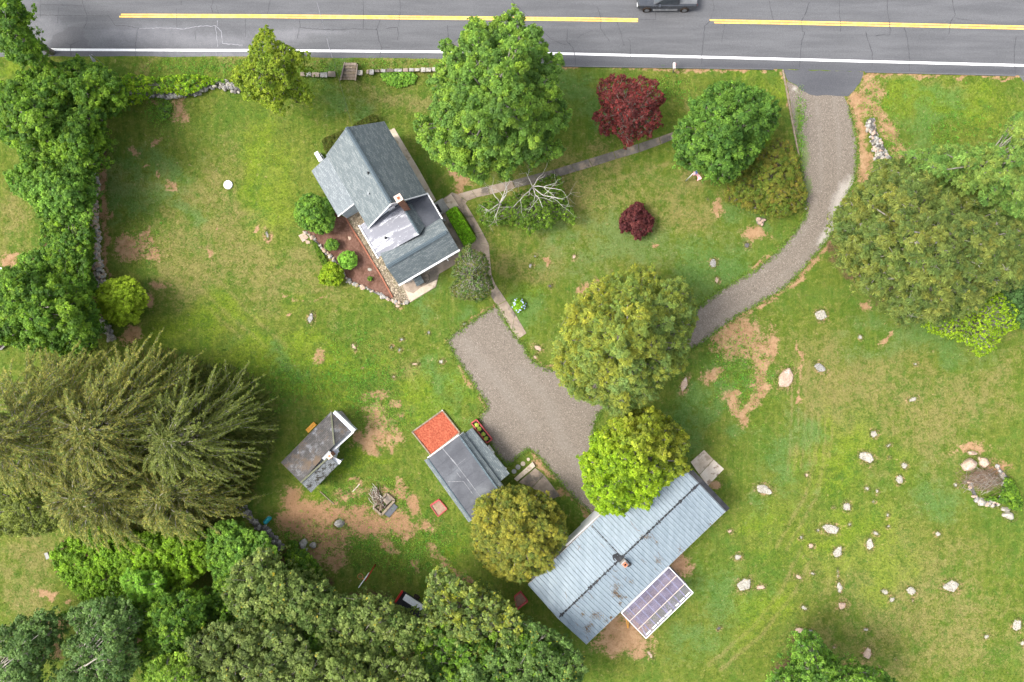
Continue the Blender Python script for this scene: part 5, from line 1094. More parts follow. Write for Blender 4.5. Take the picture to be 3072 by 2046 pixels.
landm=[(1019,1572,'the big round boulder by the fire pit'),(684,554,'the round white cover'),(1908,662,'the small purple maple'),(2171,1400,'the concrete pads by the barn'),(1128,1240,'the bare patch between the two sheds'),
 (2072,1777,'the clear panelled lean-to'),(2925,1450,'the brushwood pile'),(1980,1300,'the lime green tree'),(2356,1135,'the pinkish crescent rock'),(2490,1586,'the brown lichened rock'),(2598,1372,'the cream wedge rock'),
 (2853,1759,'the largest flat rock'),(2450,1960,'the tree at the bottom edge'),(2231,1754,'the big angular rock near the lean-to'),(2539,1519,'the speckled oval rock'),(2698,1439,'the pale triangular rock'),(1557,915,'the blue hydrangea'),
 (2462,945,'the wedge rock below the drive'),(1042,781,'the clipped ball bush'),(2287,660,'the pinkish stump'),(933,953,'the long grey rock below the mulch bed'),(2518,1745,'the club shaped rock')]
used=set(); rn=random.Random(11)
def place_word(x,y,own):
    best=[]
    for lx,ly,nm in landm:
        d=math.hypot(lx-x,ly-y)
        if d<14: continue
        best.append((d,lx,ly,nm))
    best.sort(); out=[]
    for d,lx,ly,nm in best[:4]:
        dx,dy=x-lx,y-ly; v_='above' if dy<0 else 'below'; hh='left of' if dx<0 else 'right of'
        w=hh if abs(dx)>2.2*abs(dy) else (v_ if abs(dy)>2.2*abs(dx) else v_+' and '+hh)
        out.append(w+' '+nm)
    return out
for i,(x,y,a_,b_,an,mt_,words) in enumerate(ROCKS):
    bould=('boulder' in words)
    hz=(min(a_,b_)*MPP*(.75 if bould else .17)); sub=3 if max(a_,b_)>9 else 2
    cx,cy,_=P(x,y,hz*.6 if bould else 0)
    vs,fs=rock_pts(rn,cx,cy,a_*MPP*1.02,b_*MPP*1.02,-math.radians(an),hz*1.25,sub,.9 if not bould else .35,cuts=9)
    if not bould: vs,fs=slab_rock(rn,cx,cy,a_*MPP*.98,b_*MPP*.98,-math.radians(an),min(a_,b_)*MPP*.36)
    mb=MB(); mb.poly(vs,fs); o=mb.build('boulder' if bould else ('rock' if max(a_,b_)>8 else 'stone'),M[mt_],smooth=bould)
    cand=[words+' '+w for w in place_word(x,y,words)]
    lab=next((c_ for c_ in cand if c_ not in used),cand[0]+' again'); lab=' '.join(lab.split()[:16]); used.add(lab)
    tag(o,lab,'boulder' if bould else 'rock')
    if not bould: o['group']='stones showing through the lawn'
def stonewall(name,lab,path,wpx,hgt,n,sz,mats,seed,cat='wall'):
    """dry stone wall: one thing, its stones one mesh"""
    rn=random.Random(seed); mb=MB(); seg=[math.hypot(b[0]-a[0],b[1]-a[1]) for a,b in zip(path[:-1],path[1:])]; L=sum(seg)
    for i in range(n):
        s=rn.uniform(0,L); k=0
        while s>seg[k] and k<len(seg)-1: s-=seg[k]; k+=1
        a,b=path[k],path[k+1]; f=s/seg[k]; nx_,ny_=-(b[1]-a[1])/seg[k],(b[0]-a[0])/seg[k]
        w=wpx[0]+(wpx[1]-wpx[0])*((sum(seg[:k])+s)/L) if isinstance(wpx,tuple) else wpx
        o=rn.uniform(-1,1); x=a[0]+(b[0]-a[0])*f+nx_*o*w/2; y=a[1]+(b[1]-a[1])*f+ny_*o*w/2
        r=sz*rn.uniform(.55,1.35); zc=hgt*(1-abs(o)**2*.75)*rn.uniform(.55,1)
        cx,cy,_=P(x,y,zc); vs,fs=rock_pts(rn,cx,cy,r*MPP,r*MPP*rn.uniform(.6,1),rn.uniform(0,3.1),r*MPP*.6,2,.35,4)
        vs=[(p[0],p[1],p[2]+zc-.05) for p in vs]; mb.poly(vs,fs,rn.choice(range(len(mats))))
    # core of rubble
    core=MB()
    for a,b in zip(path[:-1],path[1:]): mb.bar(P(a[0],a[1],hgt*.3),P(b[0],b[1],hgt*.3),(wpx if not isinstance(wpx,tuple) else wpx[0])*MPP*.55,hgt*.6,len(mats))
    o=mb.build(name,mats+[M['rockdark']],smooth=False); return tag(o,lab,cat)
SM=[M['rockpale'],M['rockgrey'],M['rockgrey']]
stonewall('stone_wall','long tumbled dry stone wall along the left hedgerow, upper stretch',[(280,515),(289,560),(273,590),(284,625),(278,659),(286,700),(287,740),(283,775),(296,810),(299,840),(297,866)],(19,34),.5,420,6.0,[M['rockpale'],M['rockgrey'],M['rockpink']],1)
stonewall('stone_wall','short stretch of stone wall between the lone round tree and the conifers',[(306,955),(320,985),(333,1020)],20,.5,70,6,SM,2)
stonewall('stone_wall','dark rubble wall emerging from under the big conifers near the teal barrel',[(696,1500),(730,1530),(762,1568),(795,1590),(822,1620),(850,1650)],20,.5,130,6.2,[M['rockgrey'],M['rockdark']],3)
stonewall('stone_wall','tapering pile of white and grey fieldstones right of the drive',[(2612,358),(2614,390),(2626,420),(2638,450),(2650,480),(2665,500)],(20,48),.35,150,6.0,[M['rockpale'],M['rockgrey'],M['rockdark'],M['rockpink']],4)
stonewall('stone_wall','ruined fieldstone wall half hidden by vines beside the road bank',[(360,285),(440,282),(510,285),(590,272),(620,256),(660,252),(700,262),(720,272)],(12,26),.5,200,7,[M['rockgrey'],M['rockdark'],M['rockpale']],5)
stonewall('stone_edging','single row of pale stones edging the bark mulch bed',[(912,695),(931,708),(954,731),(970,750),(990,770),(1006,783),(1026,816),(1046,843),(1072,855),(1108,868),(1144,888),(1176,901),(1202,912),(1228,907)],7,.18,95,5.6,[M['rockpale'],M['rockgrey'],M['rockpink']],6,'edging')
stonewall('rubble_ring','ring of half buried pink stones under the brushwood pile',[(2905,1440),(2930,1500),(2985,1515),(3010,1480),(3025,1440),(2990,1400)],14,.3,60,6,[M['rockpink'],M['rockgrey']],7,'stones')
def paver(lab,pl,mat,z=.05,name='flagstone',cat='paving stone',grp=None):
    o=boxed(name,lab,cat,rag(pl,.7,9,len(lab)),-.02,z,mat,.01)
    if grp: o['group']=grp
paver('square buff flagstone on the lawn beside the top end of the mulch bed',[(895,707),(912,698),(926,712),(908,727)],M['rockpink'])
paver('small pinkish flagstone touching the square one',[(916,720),(928,722),(931,730),(920,732)],M['rockpink'])
for i,(x,y,r,l) in enumerate([(1569,1391,7,'round stepping stone nearest the long slab'),(1554,1401,7.5,'dark round stepping stone second from the slab'),(1585,1378,5,'smallest round stepping stone at the gravel corner'),(1542,1414,7,'round stepping stone closest to the shed porch')]):
    mb=MB(); c=P(x,y,.0); mb.cyl(c,r*MPP,-.02,.05,18); o=mb.build('stepping_stone',M['concrete2'] if i%2==0 else M['concrete3'],bevel=.008); tag(o,l,'paving stone','stepping stones by the shed')
o=boxed('stone_slab','long raised concrete slab like a bench beside the stepping stones','slab',[(1542,1436),(1598,1385),(1606,1399),(1552,1444)],0,.22,M['concrete2'],.02)
# granite block wall along the bank, steps
blocks=[(900,918,216,228,'darkest'),(918,934,216,229,'grey'),(934,958,217,231,'brown'),(959,983,217,232,'buff'),(984,1007,214,231,'wedge shaped'),(1071,1088,210,225,'large pale'),(1098,1107,209,221,'narrow'),(1108,1122,209,224,'squat'),(1124,1140,208,217,'thin'),(1141,1158,207,217,'brown'),(1159,1182,206,216,'grey'),(1183,1207,206,215,'long'),(1208,1226,205,215,'grey'),(1227,1242,204,215,'pinkish'),(1243,1260,204,214,'buff'),(1261,1277,203,216,'whitish'),(1278,1294,203,215,'speckled white'),(1295,1310,201,214,'end whitish')]
gw=thing('block_wall',P(960,224,0),'row of squared granite blocks left of the entrance steps','wall'); gw2=thing('block_wall',P(1190,214,0),'longer row of squared granite blocks right of the entrance steps','wall')
for i,(a,b,c_,d_,w) in enumerate(blocks):
    pl=rag([(a+.6,c_),(b-.6,c_),(b-.6,d_),(a+.6,d_)],.8,8,i); mb=MB(); mb.prism([P(x,y,-.02) for x,y in pl],[P(x,y,.38) for x,y in pl])
    mb.build('granite_block',M['rockpale'] if b>1255 or w=='large pale' else (M['rockgrey'] if i%2 else M['concrete']),gw if b<1010 else gw2,bevel=.025)
st=thing('entrance_steps',P(1046,215,0),'old brown concrete steps leading down from the road bank','steps')
for i in range(6):
    y0=188+i*8.6; xa=1033-(y0-186)*.24; xb=1072-(y0-193)*.13; y1=y0+8.4
    mb=MB(); mb.prism([P(x,y,-.02) for x,y in [(xa+3,y0),(xb-3,y0),(xb-4,y1),(xa+2,y1)]],[P(x,y,.62-i*.10) for x,y in [(xa+3,y0),(xb-3,y0),(xb-4,y1),(xa+2,y1)]]); mb.build('tread',M['timber'] if i%2 else M['concrete'],st)
for pl in ([(1032,186),(1036,186),(1024,240),(1018,242)],[(1070,192),(1074,193),(1068,242),(1063,241)]):
    mb=MB(); mb.prism([P(x,y,-.02) for x,y in pl],[P(x,y,.66) for x,y in pl]); mb.build('cheek_wall',M['concrete'],st,bevel=.02)

# clipped hedges
def hedge(lab,pl,z,pal,seed,leaf=.07,dens=1.0,name='hedge'):
    rg=np.random.default_rng(seed); xs_=[p[0] for p in pl]; ys_=[p[1] for p in pl]
    root=thing(name,P(sum(xs_)/len(xs_),sum(ys_)/len(ys_),0),lab,'hedge'); org=np.array(root.location)
    area=0.0
    n=int(26000*dens); X=rg.uniform(min(xs_),max(xs_),n);Y=rg.uniform(min(ys_),max(ys_),n); ok=inside(X,Y,pl);X=X[ok];Y=Y[ok]
    m=len(X); k=(CH-z)/CH
    lump=np.array([mnoise.noise(Vector((a*.12,b*.12,seed))) for a,b in zip(X,Y)])
    top=np.stack([(X-1536)*MPP*k,(1023-Y)*MPP*k,z+rg.uniform(-.10,.05,m)+lump*.10],1)
    side=[];sn=[]
    for i in range(len(pl)):
        a,b=np.array(P(*pl[i],z)),np.array(P(*pl[(i+1)%len(pl)],z)); L=np.linalg.norm(b-a); q=int(L*z*420*dens); f=rg.random(q)[:,None]
        p=a+(b-a)*f; p[:,2]=rg.uniform(.05,z,q); nn=np.array([b[1]-a[1],-(b[0]-a[0]),0])/L; p+=nn*rg.uniform(-.06,.05,(q,1)); side.append(p); sn.append(np.repeat(nn[None],q,0))
    C=np.concatenate([top]+side); Nn=np.concatenate([np.repeat([[0,0,1.]],m,0)]+sn); q=len(C)
    Nn=unit(Nn+rg.normal(size=(q,3))*.5); A=unit(rg.normal(size=(q,3))); sl=leaf*rg.uniform(.8,1.4,q); pal=np.array(pal)
    lm=np.concatenate([lump,np.zeros(q-m)]); cc=pal[rg.integers(len(pal),size=q)]*(rg.uniform(.7,1.25,q)+lm*.5)[:,None]
    link('foliage',leaf_mesh('foliage',C-org,Nn,A,sl,sl*.6,cc,[M['leaf']]),root)
    mb=MB(); cx_,cy_=sum(xs_)/len(xs_),sum(ys_)/len(ys_); inn=[(cx_+(x-cx_)*.9,cy_+(y-cy_)*.9) for x,y in pl]
    mb.prism([P(x,y,0) for x,y in inn],[P(x,y,z-.12) for x,y in inn]); mb.build('stems',matn('hedge_core',(.02,.04,.01),(.035,.06,.015),9,.95),root)
hedge('clipped bright green rectangular hedge between front stoop and garden path',[(1338,639),(1341,634),(1364,619),(1369,620),(1426,712),(1424,718),(1396,735),(1391,733)],1.05,[(.13,.27,.012),(.19,.36,.016),(.25,.42,.02),(.09,.20,.012)],21)
YW=[(.045,.075,.012),(.07,.10,.014),(.10,.12,.016),(.10,.075,.02)]
hedge('low dark clipped yew hedge at the left of the house gable',[(966,424),(972,414),(1025,392),(1040,388),(1010,440),(980,470)],1.0,YW,22)
hedge('low dark clipped yew hedge above the house gable peak',[(1058,376),(1085,358),(1118,343),(1130,350),(1134,362),(1100,372),(1065,385)],1.0,YW,23)
hedge('narrow ground hugging juniper strip outside the mulch bed edging',[(934,722),(948,728),(972,765),(985,790),(968,798),(955,770)],.22,[(.09,.16,.015),(.13,.20,.02),(.075,.12,.015)],24,.07,.5)

# old shed -----------------------------------------------------------------------
def C2(x,y,z): return Vector(P(768+x/3.0625,1024+y/3.0625,z))
s1=thing('old_shed',P(940,1350,0),'small old shed with dark mossy roof and white walls','shed')
W_,Nn_,E_,R1_,R0_=C2(228,1113,2.3),C2(690,645,2.3),C2(905,822,2.3),C2(718,950,3.05),C2(412,1298,3.05)
S_,T_,Q_=C2(505,1390,2.25),C2(758,1130,2.25),C2(672,1062,2.95)
mb=MB()
for pl in ([W_,Nn_,R1_],[W_,R1_,R0_],[Nn_,C2(873,828,2.3),R1_]): mb.slab(pl,.09,u=(Nn_-W_))
rf=mb.build('roof',M['shingledark'],s1)
mb=MB(); mb.slab([R0_+Vector((0,0,-.02)),S_,T_,Q_],.09,u=(T_-S_)); mb.build('side_roof',M['shinglegrey'],s1)
mb=MB(); mb.bar(Nn_+Vector((0,0,.03)),R1_+Vector((0,0,.03)),.12,.04); mb.bar(R0_+Vector((0,0,.03)),Q_+Vector((0,0,.05)),.14,.04); mb.build('ridge_caps',M['moss'],rf)
def drop(p,z=0): return Vector((p.x,p.y,z))
def inset(p,c,f): return Vector((p.x+(c.x-p.x)*f,p.y+(c.y-p.y)*f,p.z))
mb=MB(); cen=(W_+Nn_+E_+R0_)/4
base=[drop(inset(p,cen,.05)) for p in (W_,Nn_,E_,C2(700,1010,0),C2(745,1090,0),T_,S_)]
base[2]=drop(C2(880,835,2.2)); base[3]=drop(C2(705,985,2.6))
mb.prism(base,[Vector((p.x,p.y,2.12)) for p in base]); mb.build('wall',M['siding'],s1)
mb=MB(); mb.bar(C2(712,652,2.2),C2(900,828,2.2),.42,.10); mb.bar(C2(896,830,2.2),C2(706,1005,2.5),.16,.14); mb.bar(C2(705,1075,2.4),C2(775,1115,2.2),.36,.08); mb.build('trim',M['white'],s1)
mb=MB(); mb.slab([C2(700,1015,2.6),C2(745,985,2.5),C2(768,1012,2.4),C2(720,1050,2.5)],.06); mb.slab([C2(605,1075,3.06),C2(670,1005,3.1),C2(690,1020,3.1),C2(628,1095,3.06)],.04); mb.build('flashing',M['lead'],s1)
chimney(s1,C2(676,1052,3.6),math.radians(-55),.17,2.2,3.62)
mb=MB(); c=C2(820,740,.9); dd=(E_-Nn_); mb.box((c.x,c.y,1.0),(.4,.04,.95),math.atan2(dd.y,dd.x)); mb.build('door',M['white'],s1)
o=boxed('doorstep','weathered grey board step at the front of the old shed','step',[(1010,1236),(1025,1232),(1055,1268),(1042,1277)],0,.14,M['greytimber'],.01)
bn=thing('bench',P(933,1282,0),'orange stained wooden bench standing against the old shed','bench')
a=Vector(P(921,1294,.45)); b=Vector(P(945,1270,.45)); d=(b-a).normalized(); sd_=Vector((-d.y,d.x,0))
for i,o_ in enumerate((-.13,0,.13)):
    mb=MB(); mb.bar(a+sd_*o_,b+sd_*o_,.115,.05); mb.build('seat_slat',M['orange'],bn)
for f in (.1,.9):
    p=a+(b-a)*f; mb=MB(); mb.bar(Vector((p.x,p.y,0))-sd_*.14,Vector((p.x,p.y,.42))-sd_*.14,.06,.05); mb.bar(Vector((p.x,p.y,0))+sd_*.14,Vector((p.x,p.y,.42))+sd_*.14,.06,.05); mb.build('leg',M['orange'],bn)
# shed with membrane roof ----------------------------------------------------------
s2=thing('garden_shed',P(1400,1420,0),'long shed with dark grey roll roofing and shingled edges','shed')
zt=3.0
TL,TR=C2(1582,1078,zt),C2(1868,868,zt); BL,BR=C2(1990,1640,zt),C2(2272,1432,zt)
BL=TL+(BR-TR); 
mb=MB(); mb.slab([TL,TR,BR,BL],.1,u=(BR-TR)); mr=mb.build('roof',M['sheen'],s2)
mb=MB()
for f in (.16,.33,.5,.67,.84):
    mb.bar(TL+(BL-TL)*f+Vector((0,0,.012)),TR+(BR-TR)*f+Vector((0,0,.012)),.035,.012)
mb.build('roof_seams',M['membrane'],mr)
mb=MB(); pts=[C2(1715,985,zt+.012),C2(1830,1120,zt+.012),C2(1960,1290,zt+.012),C2(2110,1490,zt+.012)]
rn_=random.Random(4)
for (p,q_,w) in [(pts[0],pts[1],.10),(pts[1],pts[2],.06),(pts[2],pts[3],.05),(C2(1765,1290,zt+.012),C2(1905,1285,zt+.012),.05),(C2(1905,1285,zt+.012),C2(1990,1400,zt+.012),.035),(C2(1845,1140,zt+.014),C2(1935,1070,zt+.014),.022),(C2(1845,1205,zt+.012),C2(1880,1250,zt+.012),.05)]:
    k=8
    for i in range(k):
        A_=p+(q_-p)*(i/k); B_=p+(q_-p)*((i+1)/k)
        mb.bar(A_,B_,w*rn_.uniform(.5,1.2),.012)
mb.build('repair_streaks',matn('pale_sealant',(.20,.205,.22),(.30,.305,.32),5,.6),mr)
mb=MB(); ctl=C2(1545,1092,2.55); cbl=ctl+(BR-TR)*1.02
mb.slab([ctl,TL+Vector((0,0,-.02)),BL+Vector((0,0,-.02)),cbl],.08,u=(BR-TR))
ctr_=C2(1905,838,2.72); cbr=C2(2308,1378,2.72)
mb.slab([TR+Vector((0,0,.02)),ctr_,cbr,BR+Vector((0,0,.02))],.08,u=(BR-TR))
mb.slab([C2(1895,862,2.55),C2(1985,795,2.2),C2(2330,1215,2.2),C2(2238,1292,2.55)],.08,u=(BR-TR))
mb.build('shingle_roof',M['shingle'],s2)
mb=MB(); ridge(mb,TL+Vector((0,0,.03)),BL+Vector((0,0,.03)),w=.1); mb.bar(TR+Vector((0,0,.06)),BR+Vector((0,0,.06)),.16,.05); mb.build('ridge_caps',bpy.data.materials['ridge_shingle'],s2)
mb=MB(); cen=(TL+BR)/2
bs=[drop(inset(p,cen,.04)) for p in (C2(1560,1085,2.6),C2(1885,850,2.6),C2(2290,1395,2.6),cbl)]
mb.prism(bs,[Vector((p.x,p.y,2.52)) for p in bs])
bs=[drop(p) for p in (C2(1925,865,2.2),C2(1978,822,2.2),C2(2300,1215,2.2),C2(2235,1265,2.2))]
mb.prism(bs,[Vector((p.x,p.y,2.1)) for p in bs]); mb.build('wall',M['siding'],s2)
mb=MB(); mb.bar(C2(1575,1070,2.85),C2(1862,858,2.85),.07,.16); mb.bar(C2(2290,1400,2.7),C2(2310,1440,2.7),.12,.1); mb.build('trim',M['white'],s2)
mb=MB(); c=C2(2160,1000,1.0); mb.box((c.x,c.y,1.0),(.42,.05,.95),math.atan2((BR-TR).y,(BR-TR).x)); mb.build('door',M['white'],s2)
for p in (C2(2175,1015,1.7),C2(2295,1165,1.7)):
    mb=MB(); mb.box((p.x,p.y,1.75),(.06,.06,.09),.5); mb.build('wall_lamp',M['plasticw'],s2)
# raised bed with red mulch
rb=thing('raised_bed',P(1308,1300,0),'square timber edged bed of bright red mulch joining the garden shed','raised bed')
cs=[C2(1712,634,.22),C2(1872,838,.22),C2(1605,1046,.22),C2(1435,832,.22)]
for a,b in zip(cs,cs[1:]+cs[:1]):
    mb=MB(); mb.bar(a-Vector((0,0,.08)),b-Vector((0,0,.08)),.12,.24); mb.build('frame_board',M['timber'],rb)
mb=MB(); cc_=(cs[0]+cs[2])/2; n_=14; grid=[[None]*(n_+1) for _ in range(n_+1)]
vs=[];fs=[]
for i in range(n_+1):
    for j in range(n_+1):
        p=(cs[0]*(1-i/n_)+cs[1]*(i/n_))*(1-j/n_)+(cs[3]*(1-i/n_)+cs[2]*(i/n_))*(j/n_); p=inset(p,cc_,.02)
        vs.append((p.x,p.y,.17+.06*mnoise.noise(Vector((p.x*2,p.y*2,1)))))
for i in range(n_):
    for j in range(n_): fs.append([i*(n_+1)+j,(i+1)*(n_+1)+j,(i+1)*(n_+1)+j+1,i*(n_+1)+j+1])
if Vector(vs[n_+1]).__sub__(Vector(vs[0])).cross(Vector(vs[1])-Vector(vs[0])).z<0: fs=[f[::-1] for f in fs]
mb.poly(vs,fs); mb.build('mulch',M['redmulch'],rb,smooth=True)
mb=MB(); mb.cyl(cs[0],.05,0,.35,8); mb.build('corner_post',M['white'],rb); mb=MB(); mb.cyl(cs[3],.05,0,.35,8); mb.build('corner_post',M['greytimber'],rb)
def planter(lab,pl,zh,plants,fill,mat=M['redpaint'],fw=.10,name='planter_box'):
    r=thing(name,P(sum(p[0] for p in pl)/4,sum(p[1] for p in pl)/4,0),lab,'planter')
    cs=[Vector(P(x,y,zh)) for x,y in pl]
    for a,b in zip(cs,cs[1:]+cs[:1]):
        mb=MB(); mb.bar(a-Vector((0,0,zh/2)),b-Vector((0,0,zh/2)),fw,zh); mb.build('side_board',mat,r)
    c_=(cs[0]+cs[2])/2; mb=MB(); mb.face([inset(p,c_,.02)-Vector((0,0,.10)) for p in cs][::-1] if (cs[1]-cs[0]).cross(cs[2]-cs[1]).z<0 else [inset(p,c_,.02)-Vector((0,0,.10)) for p in cs]); mb.build('soil',fill,r)
    return r
pb=planter('red wooden planter box with four yellow green hostas beside the shed porch',[(1414,1270),(1429,1259),(1476,1318),(1461,1329)],.45,4,M['soil'])
rg=np.random.default_rng(77)
for i,(x,y) in enumerate(zl([(2028,768),(2050,805),(2090,850),(2115,892)],(768,1024))):
    q=60; c=np.array(P(x,y,.45)); th=rg.uniform(0,6.28,q); rr=rg.uniform(.03,.17,q)
    C=c+np.stack([np.cos(th)*rr,np.sin(th)*rr,.16-rr*.5],1); A=unit(np.stack([np.cos(th),np.sin(th),-.2*np.ones(q)],1)); Nn=unit(np.array([0,0,1.])+rg.normal(size=(q,3))*.3)
    hs=thing('hosta',tuple(c),'yellow green hosta in the red planter, '+['topmost','second from the top','third from the top','lowest'][i],'plant','hostas in the planter')
    link('leaves',leaf_mesh('leaves',C-c,Nn,A,np.full(q,.16),np.full(q,.085),np.array([[.42,.46,.10]])*rg.uniform(.6,1.2,(q,1)),[M['leaf']]),hs)
    mb=MB(); mb.cyl(tuple(c),.03,.36,.5,6); mb.build('stem',M['bark'],hs)
def tray(lab,pl,zh,open_side=None):
    r=thing('sandbox',P(sum(p[0] for p in pl)/4,sum(p[1] for p in pl)/4,0),lab,'sandbox')
    cs=[Vector(P(x,y,zh)) for x,y in pl]
    for i,(a,b) in enumerate(zip(cs,cs[1:]+cs[:1])):
        mb=MB(); w=.14 if i==0 else .07; mb.bar(a-Vector((0,0,zh/2)),b-Vector((0,0,zh/2)),w,zh); mb.build('side_board',M['redpaint'],r)
    c_=(cs[0]+cs[2])/2; mb=MB(); f=[inset(p,c_,.02)-Vector((0,0,zh*.5)) for p in cs]
    if (f[1]-f[0]).cross(f[2]-f[1]).z<0: f=f[::-1]
    mb.face(f); mb.build('dirt_fill',M['sand'],r); return r
tray('shallow red framed sandbox full of dirt left of the garden shed',[(1291,1517),(1317,1499),(1341,1527),(1314,1550)],.2)
tray('faded red raised box of brown soil beside the barn end under the oak',[(1583,1804),(1551,1829),(1543,1792),(1562,1777)],.35)
# fire pit and firewood
fp=thing('fire_pit',P(1158,1518,0),'square grey timber fire pit holding split wood','fire pit')
cs=[C2(1072,1530,.35),C2(1197,1402,.35),C2(1270,1465,.35),C2(1150,1600,.35)]
for a,b in zip(cs,cs[1:]+cs[:1]):
    mb=MB(); mb.bar(a-Vector((0,0,.22)),b-Vector((0,0,.22)),.20,.24); mb.build('side_beam',M['timber'],fp,bevel=.01)
mb=MB(); c=sum(cs,Vector())/4; mb.box((c.x,c.y,.04),(.5,.4,.04),.75); mb.build('ash_bed',M['soil'],fp)
mb=MB(); a=(cs[1]*.55+cs[2]*.45)*.6+c*.4; mb.box((a.x,a.y,.2),(.35,.28,.06),.75); mb.build('lid_board',M['concrete'],fp)
rn=random.Random(8)
def sticks(name,lab,cat,ctr,n,L,spread,ang,jit,mats,r0=.02,zmax=.4,grp=None):
    mb=MB(); c=Vector(ctr)
    for i in range(n):
        a=ang+rn.gauss(0,jit); l=L*rn.uniform(.5,1.1); p=c+Vector((rn.gauss(0,spread[0]),rn.gauss(0,spread[1]),rn.uniform(.03,zmax)))
        d=Vector((math.cos(a),math.sin(a),rn.uniform(-.12,.12)))
        m_=p+Vector((rn.uniform(-.05,.05),rn.uniform(-.05,.05),rn.uniform(0,.05)))
        mb.tube([p-d*l/2,m_,p+d*l/2],[r0*rn.uniform(.7,1.2),r0,r0*.5],5,rn.randrange(len(mats)))
    o=mb.build(name,mats,smooth=True); tag(o,lab,cat); return o
sticks('firewood','split firewood lying inside the square timber fire pit','firewood',tuple(C2(1150,1515,.0)),26,.55,(.16,.18),.9,.5,[M['brownbark'],M['timber']],.035,.3)
sticks('stick_pile','heap of cut sticks stacked beside the timber fire pit','sticks',tuple(C2(1110,1415,0)),120,.95,(.24,.30),math.radians(-60),.35,[M['palebark'],M['brownbark'],M['timber']],.018,.45)
o=boxed('slate_board','dark slate coloured board leaning on the ground beside the fire pit','board',[(1148,1540),(1180,1508),(1194,1521),(1168,1553)],.03,.10,M['membrane'],.01)
mb=MB(); mb.bar(P(960,1474,.04),P(1002,1512,.04),.07,.08); tag(mb.build('log_rail',M['timber']),'thin weathered rail lying on the lawn below the old shed','rail')
mb=MB(); mb.bar(P(1057,1476,.04),P(1079,1452,.04),.10,.06); tag(mb.build('board',M['concrete2']),'short pale plank on bare soil above the fire pit','plank')
# brush pile at the right edge
sticks('brush_pile','tangled pile of dead branches among pink boulders at the right edge','branches',P(2945,1435,0),420,1.6,(.78,.42),math.radians(12),.6,[M['timber'],M['brownbark'],M['brownbark'],M['limb']],.012,.55)
# teal barrel
br=thing('barrel',P(803,1560,0),'teal plastic barrel lying on its side beside the lower thicket','barrel')
a=Vector(P(811,1551,.22)); b=Vector(P(794,1569,.22)); mb=MB(); d=(b-a)
mb.tube([a+d*t for t in (0,.03,.1,.3,.32,.34,.66,.68,.7,.92,.98,1)],[.17,.19,.205,.205,.218,.205,.205,.218,.205,.205,.19,.17],20); mb.build('drum',M['teal'],br,smooth=False)
mb=MB(); mb.tube([a+Vector((.05,.05,.1)),a+Vector((.12,.1,.22)),a+Vector((0,.16,.2)),a+Vector((-.2,.1,.15))],.012,6); mb.build('cord',M['rust'],br)
# basketball hoop
bh=thing('basketball_hoop',P(1126,1694,0),'leaning red basketball pole with white board and orange rim under the oak','basketball hoop')
mb=MB(); mb.tube([P(1126,1694,0),P(1110,1720,2.6),P(1096,1743,3.3)],[.06,.055,.05],8); mb.build('pole',M['brightred'],bh,smooth=True)
bc=Vector(P(1091,1741,3.2)); bd=(Vector(P(1101,1727,3.2))-bc).normalized(); nrm_=Vector((-bd.y,bd.x,0)); nrm_= nrm_ if nrm_.x<0 else -nrm_
mb=MB(); mb.box((bc.x,bc.y,3.15),(.62,.03,.45),math.atan2(bd.y,bd.x)); mb.build('backboard',M['plasticw'],bh,bevel=.01)
mb=MB(); rc_=bc+nrm_*.42; pts=[(rc_.x+.23*math.cos(t),rc_.y+.23*math.sin(t),2.95) for t in np.linspace(0,2*math.pi,22)]; mb.tube(pts,.014,6); mb.bar(bc+Vector((0,0,-.22)),rc_+nrm_*-.23+Vector((0,0,-.24)),.06,.03); mb.build('rim',M['rust'],bh,smooth=True)
mb=MB()
for k in range(12):
    t=k*math.pi/6
    for s in (-.26,.26): mb.tube([(rc_.x+.22*math.cos(t),rc_.y+.22*math.sin(t),2.94),(rc_.x+.12*math.cos(t+s*2),rc_.y+.12*math.sin(t+s*2),2.55)],.006,3)
mb.build('net',M['timber'],bh)
# trailer under the oaks
tr_=thing('utility_trailer',P(1225,1815,0),'white topped utility trailer with red end panel half hidden beneath the oaks','trailer')
cx_,cy_,_=P(1232,1815,.8); ra=math.radians(-33)
mb=MB(); mb.box((cx_,cy_,.62),(1.25,.62,.12),ra); mb.build('bed',M['black'],tr_,bevel=.03)
def rt(x,y): return (cx_+x*math.cos(ra)-y*math.sin(ra),cy_+x*math.sin(ra)+y*math.cos(ra))
mb=MB(); x,y=rt(.15,.36); mb.box((x,y,.92),(1.05,.24,.18),ra); mb.build('cover',M['plasticw'],tr_,bevel=.03)
mb=MB(); x,y=rt(-1.3,0.12); mb.box((x,y,.9),(.09,.55,.2),ra); mb.build('end_panel',M['brightred'],tr_,bevel=.02)
for sx,sy in ((.1,-.72),(.1,.72)):
    x,y=rt(sx,sy); mb=MB(); d=Vector((-math.sin(ra),math.cos(ra),0)); p=Vector((x,y,.3)); mb.tube([p-d*.08,p+d*.08],.3,18); mb.build('wheel',M['soil'],tr_)
mb=MB(); x,y=rt(1.25,0); x2,y2=rt(2.0,0); mb.bar((x,y,.5),(x2,y2,.45),.08,.08); mb.build('drawbar',M['steel'],tr_)

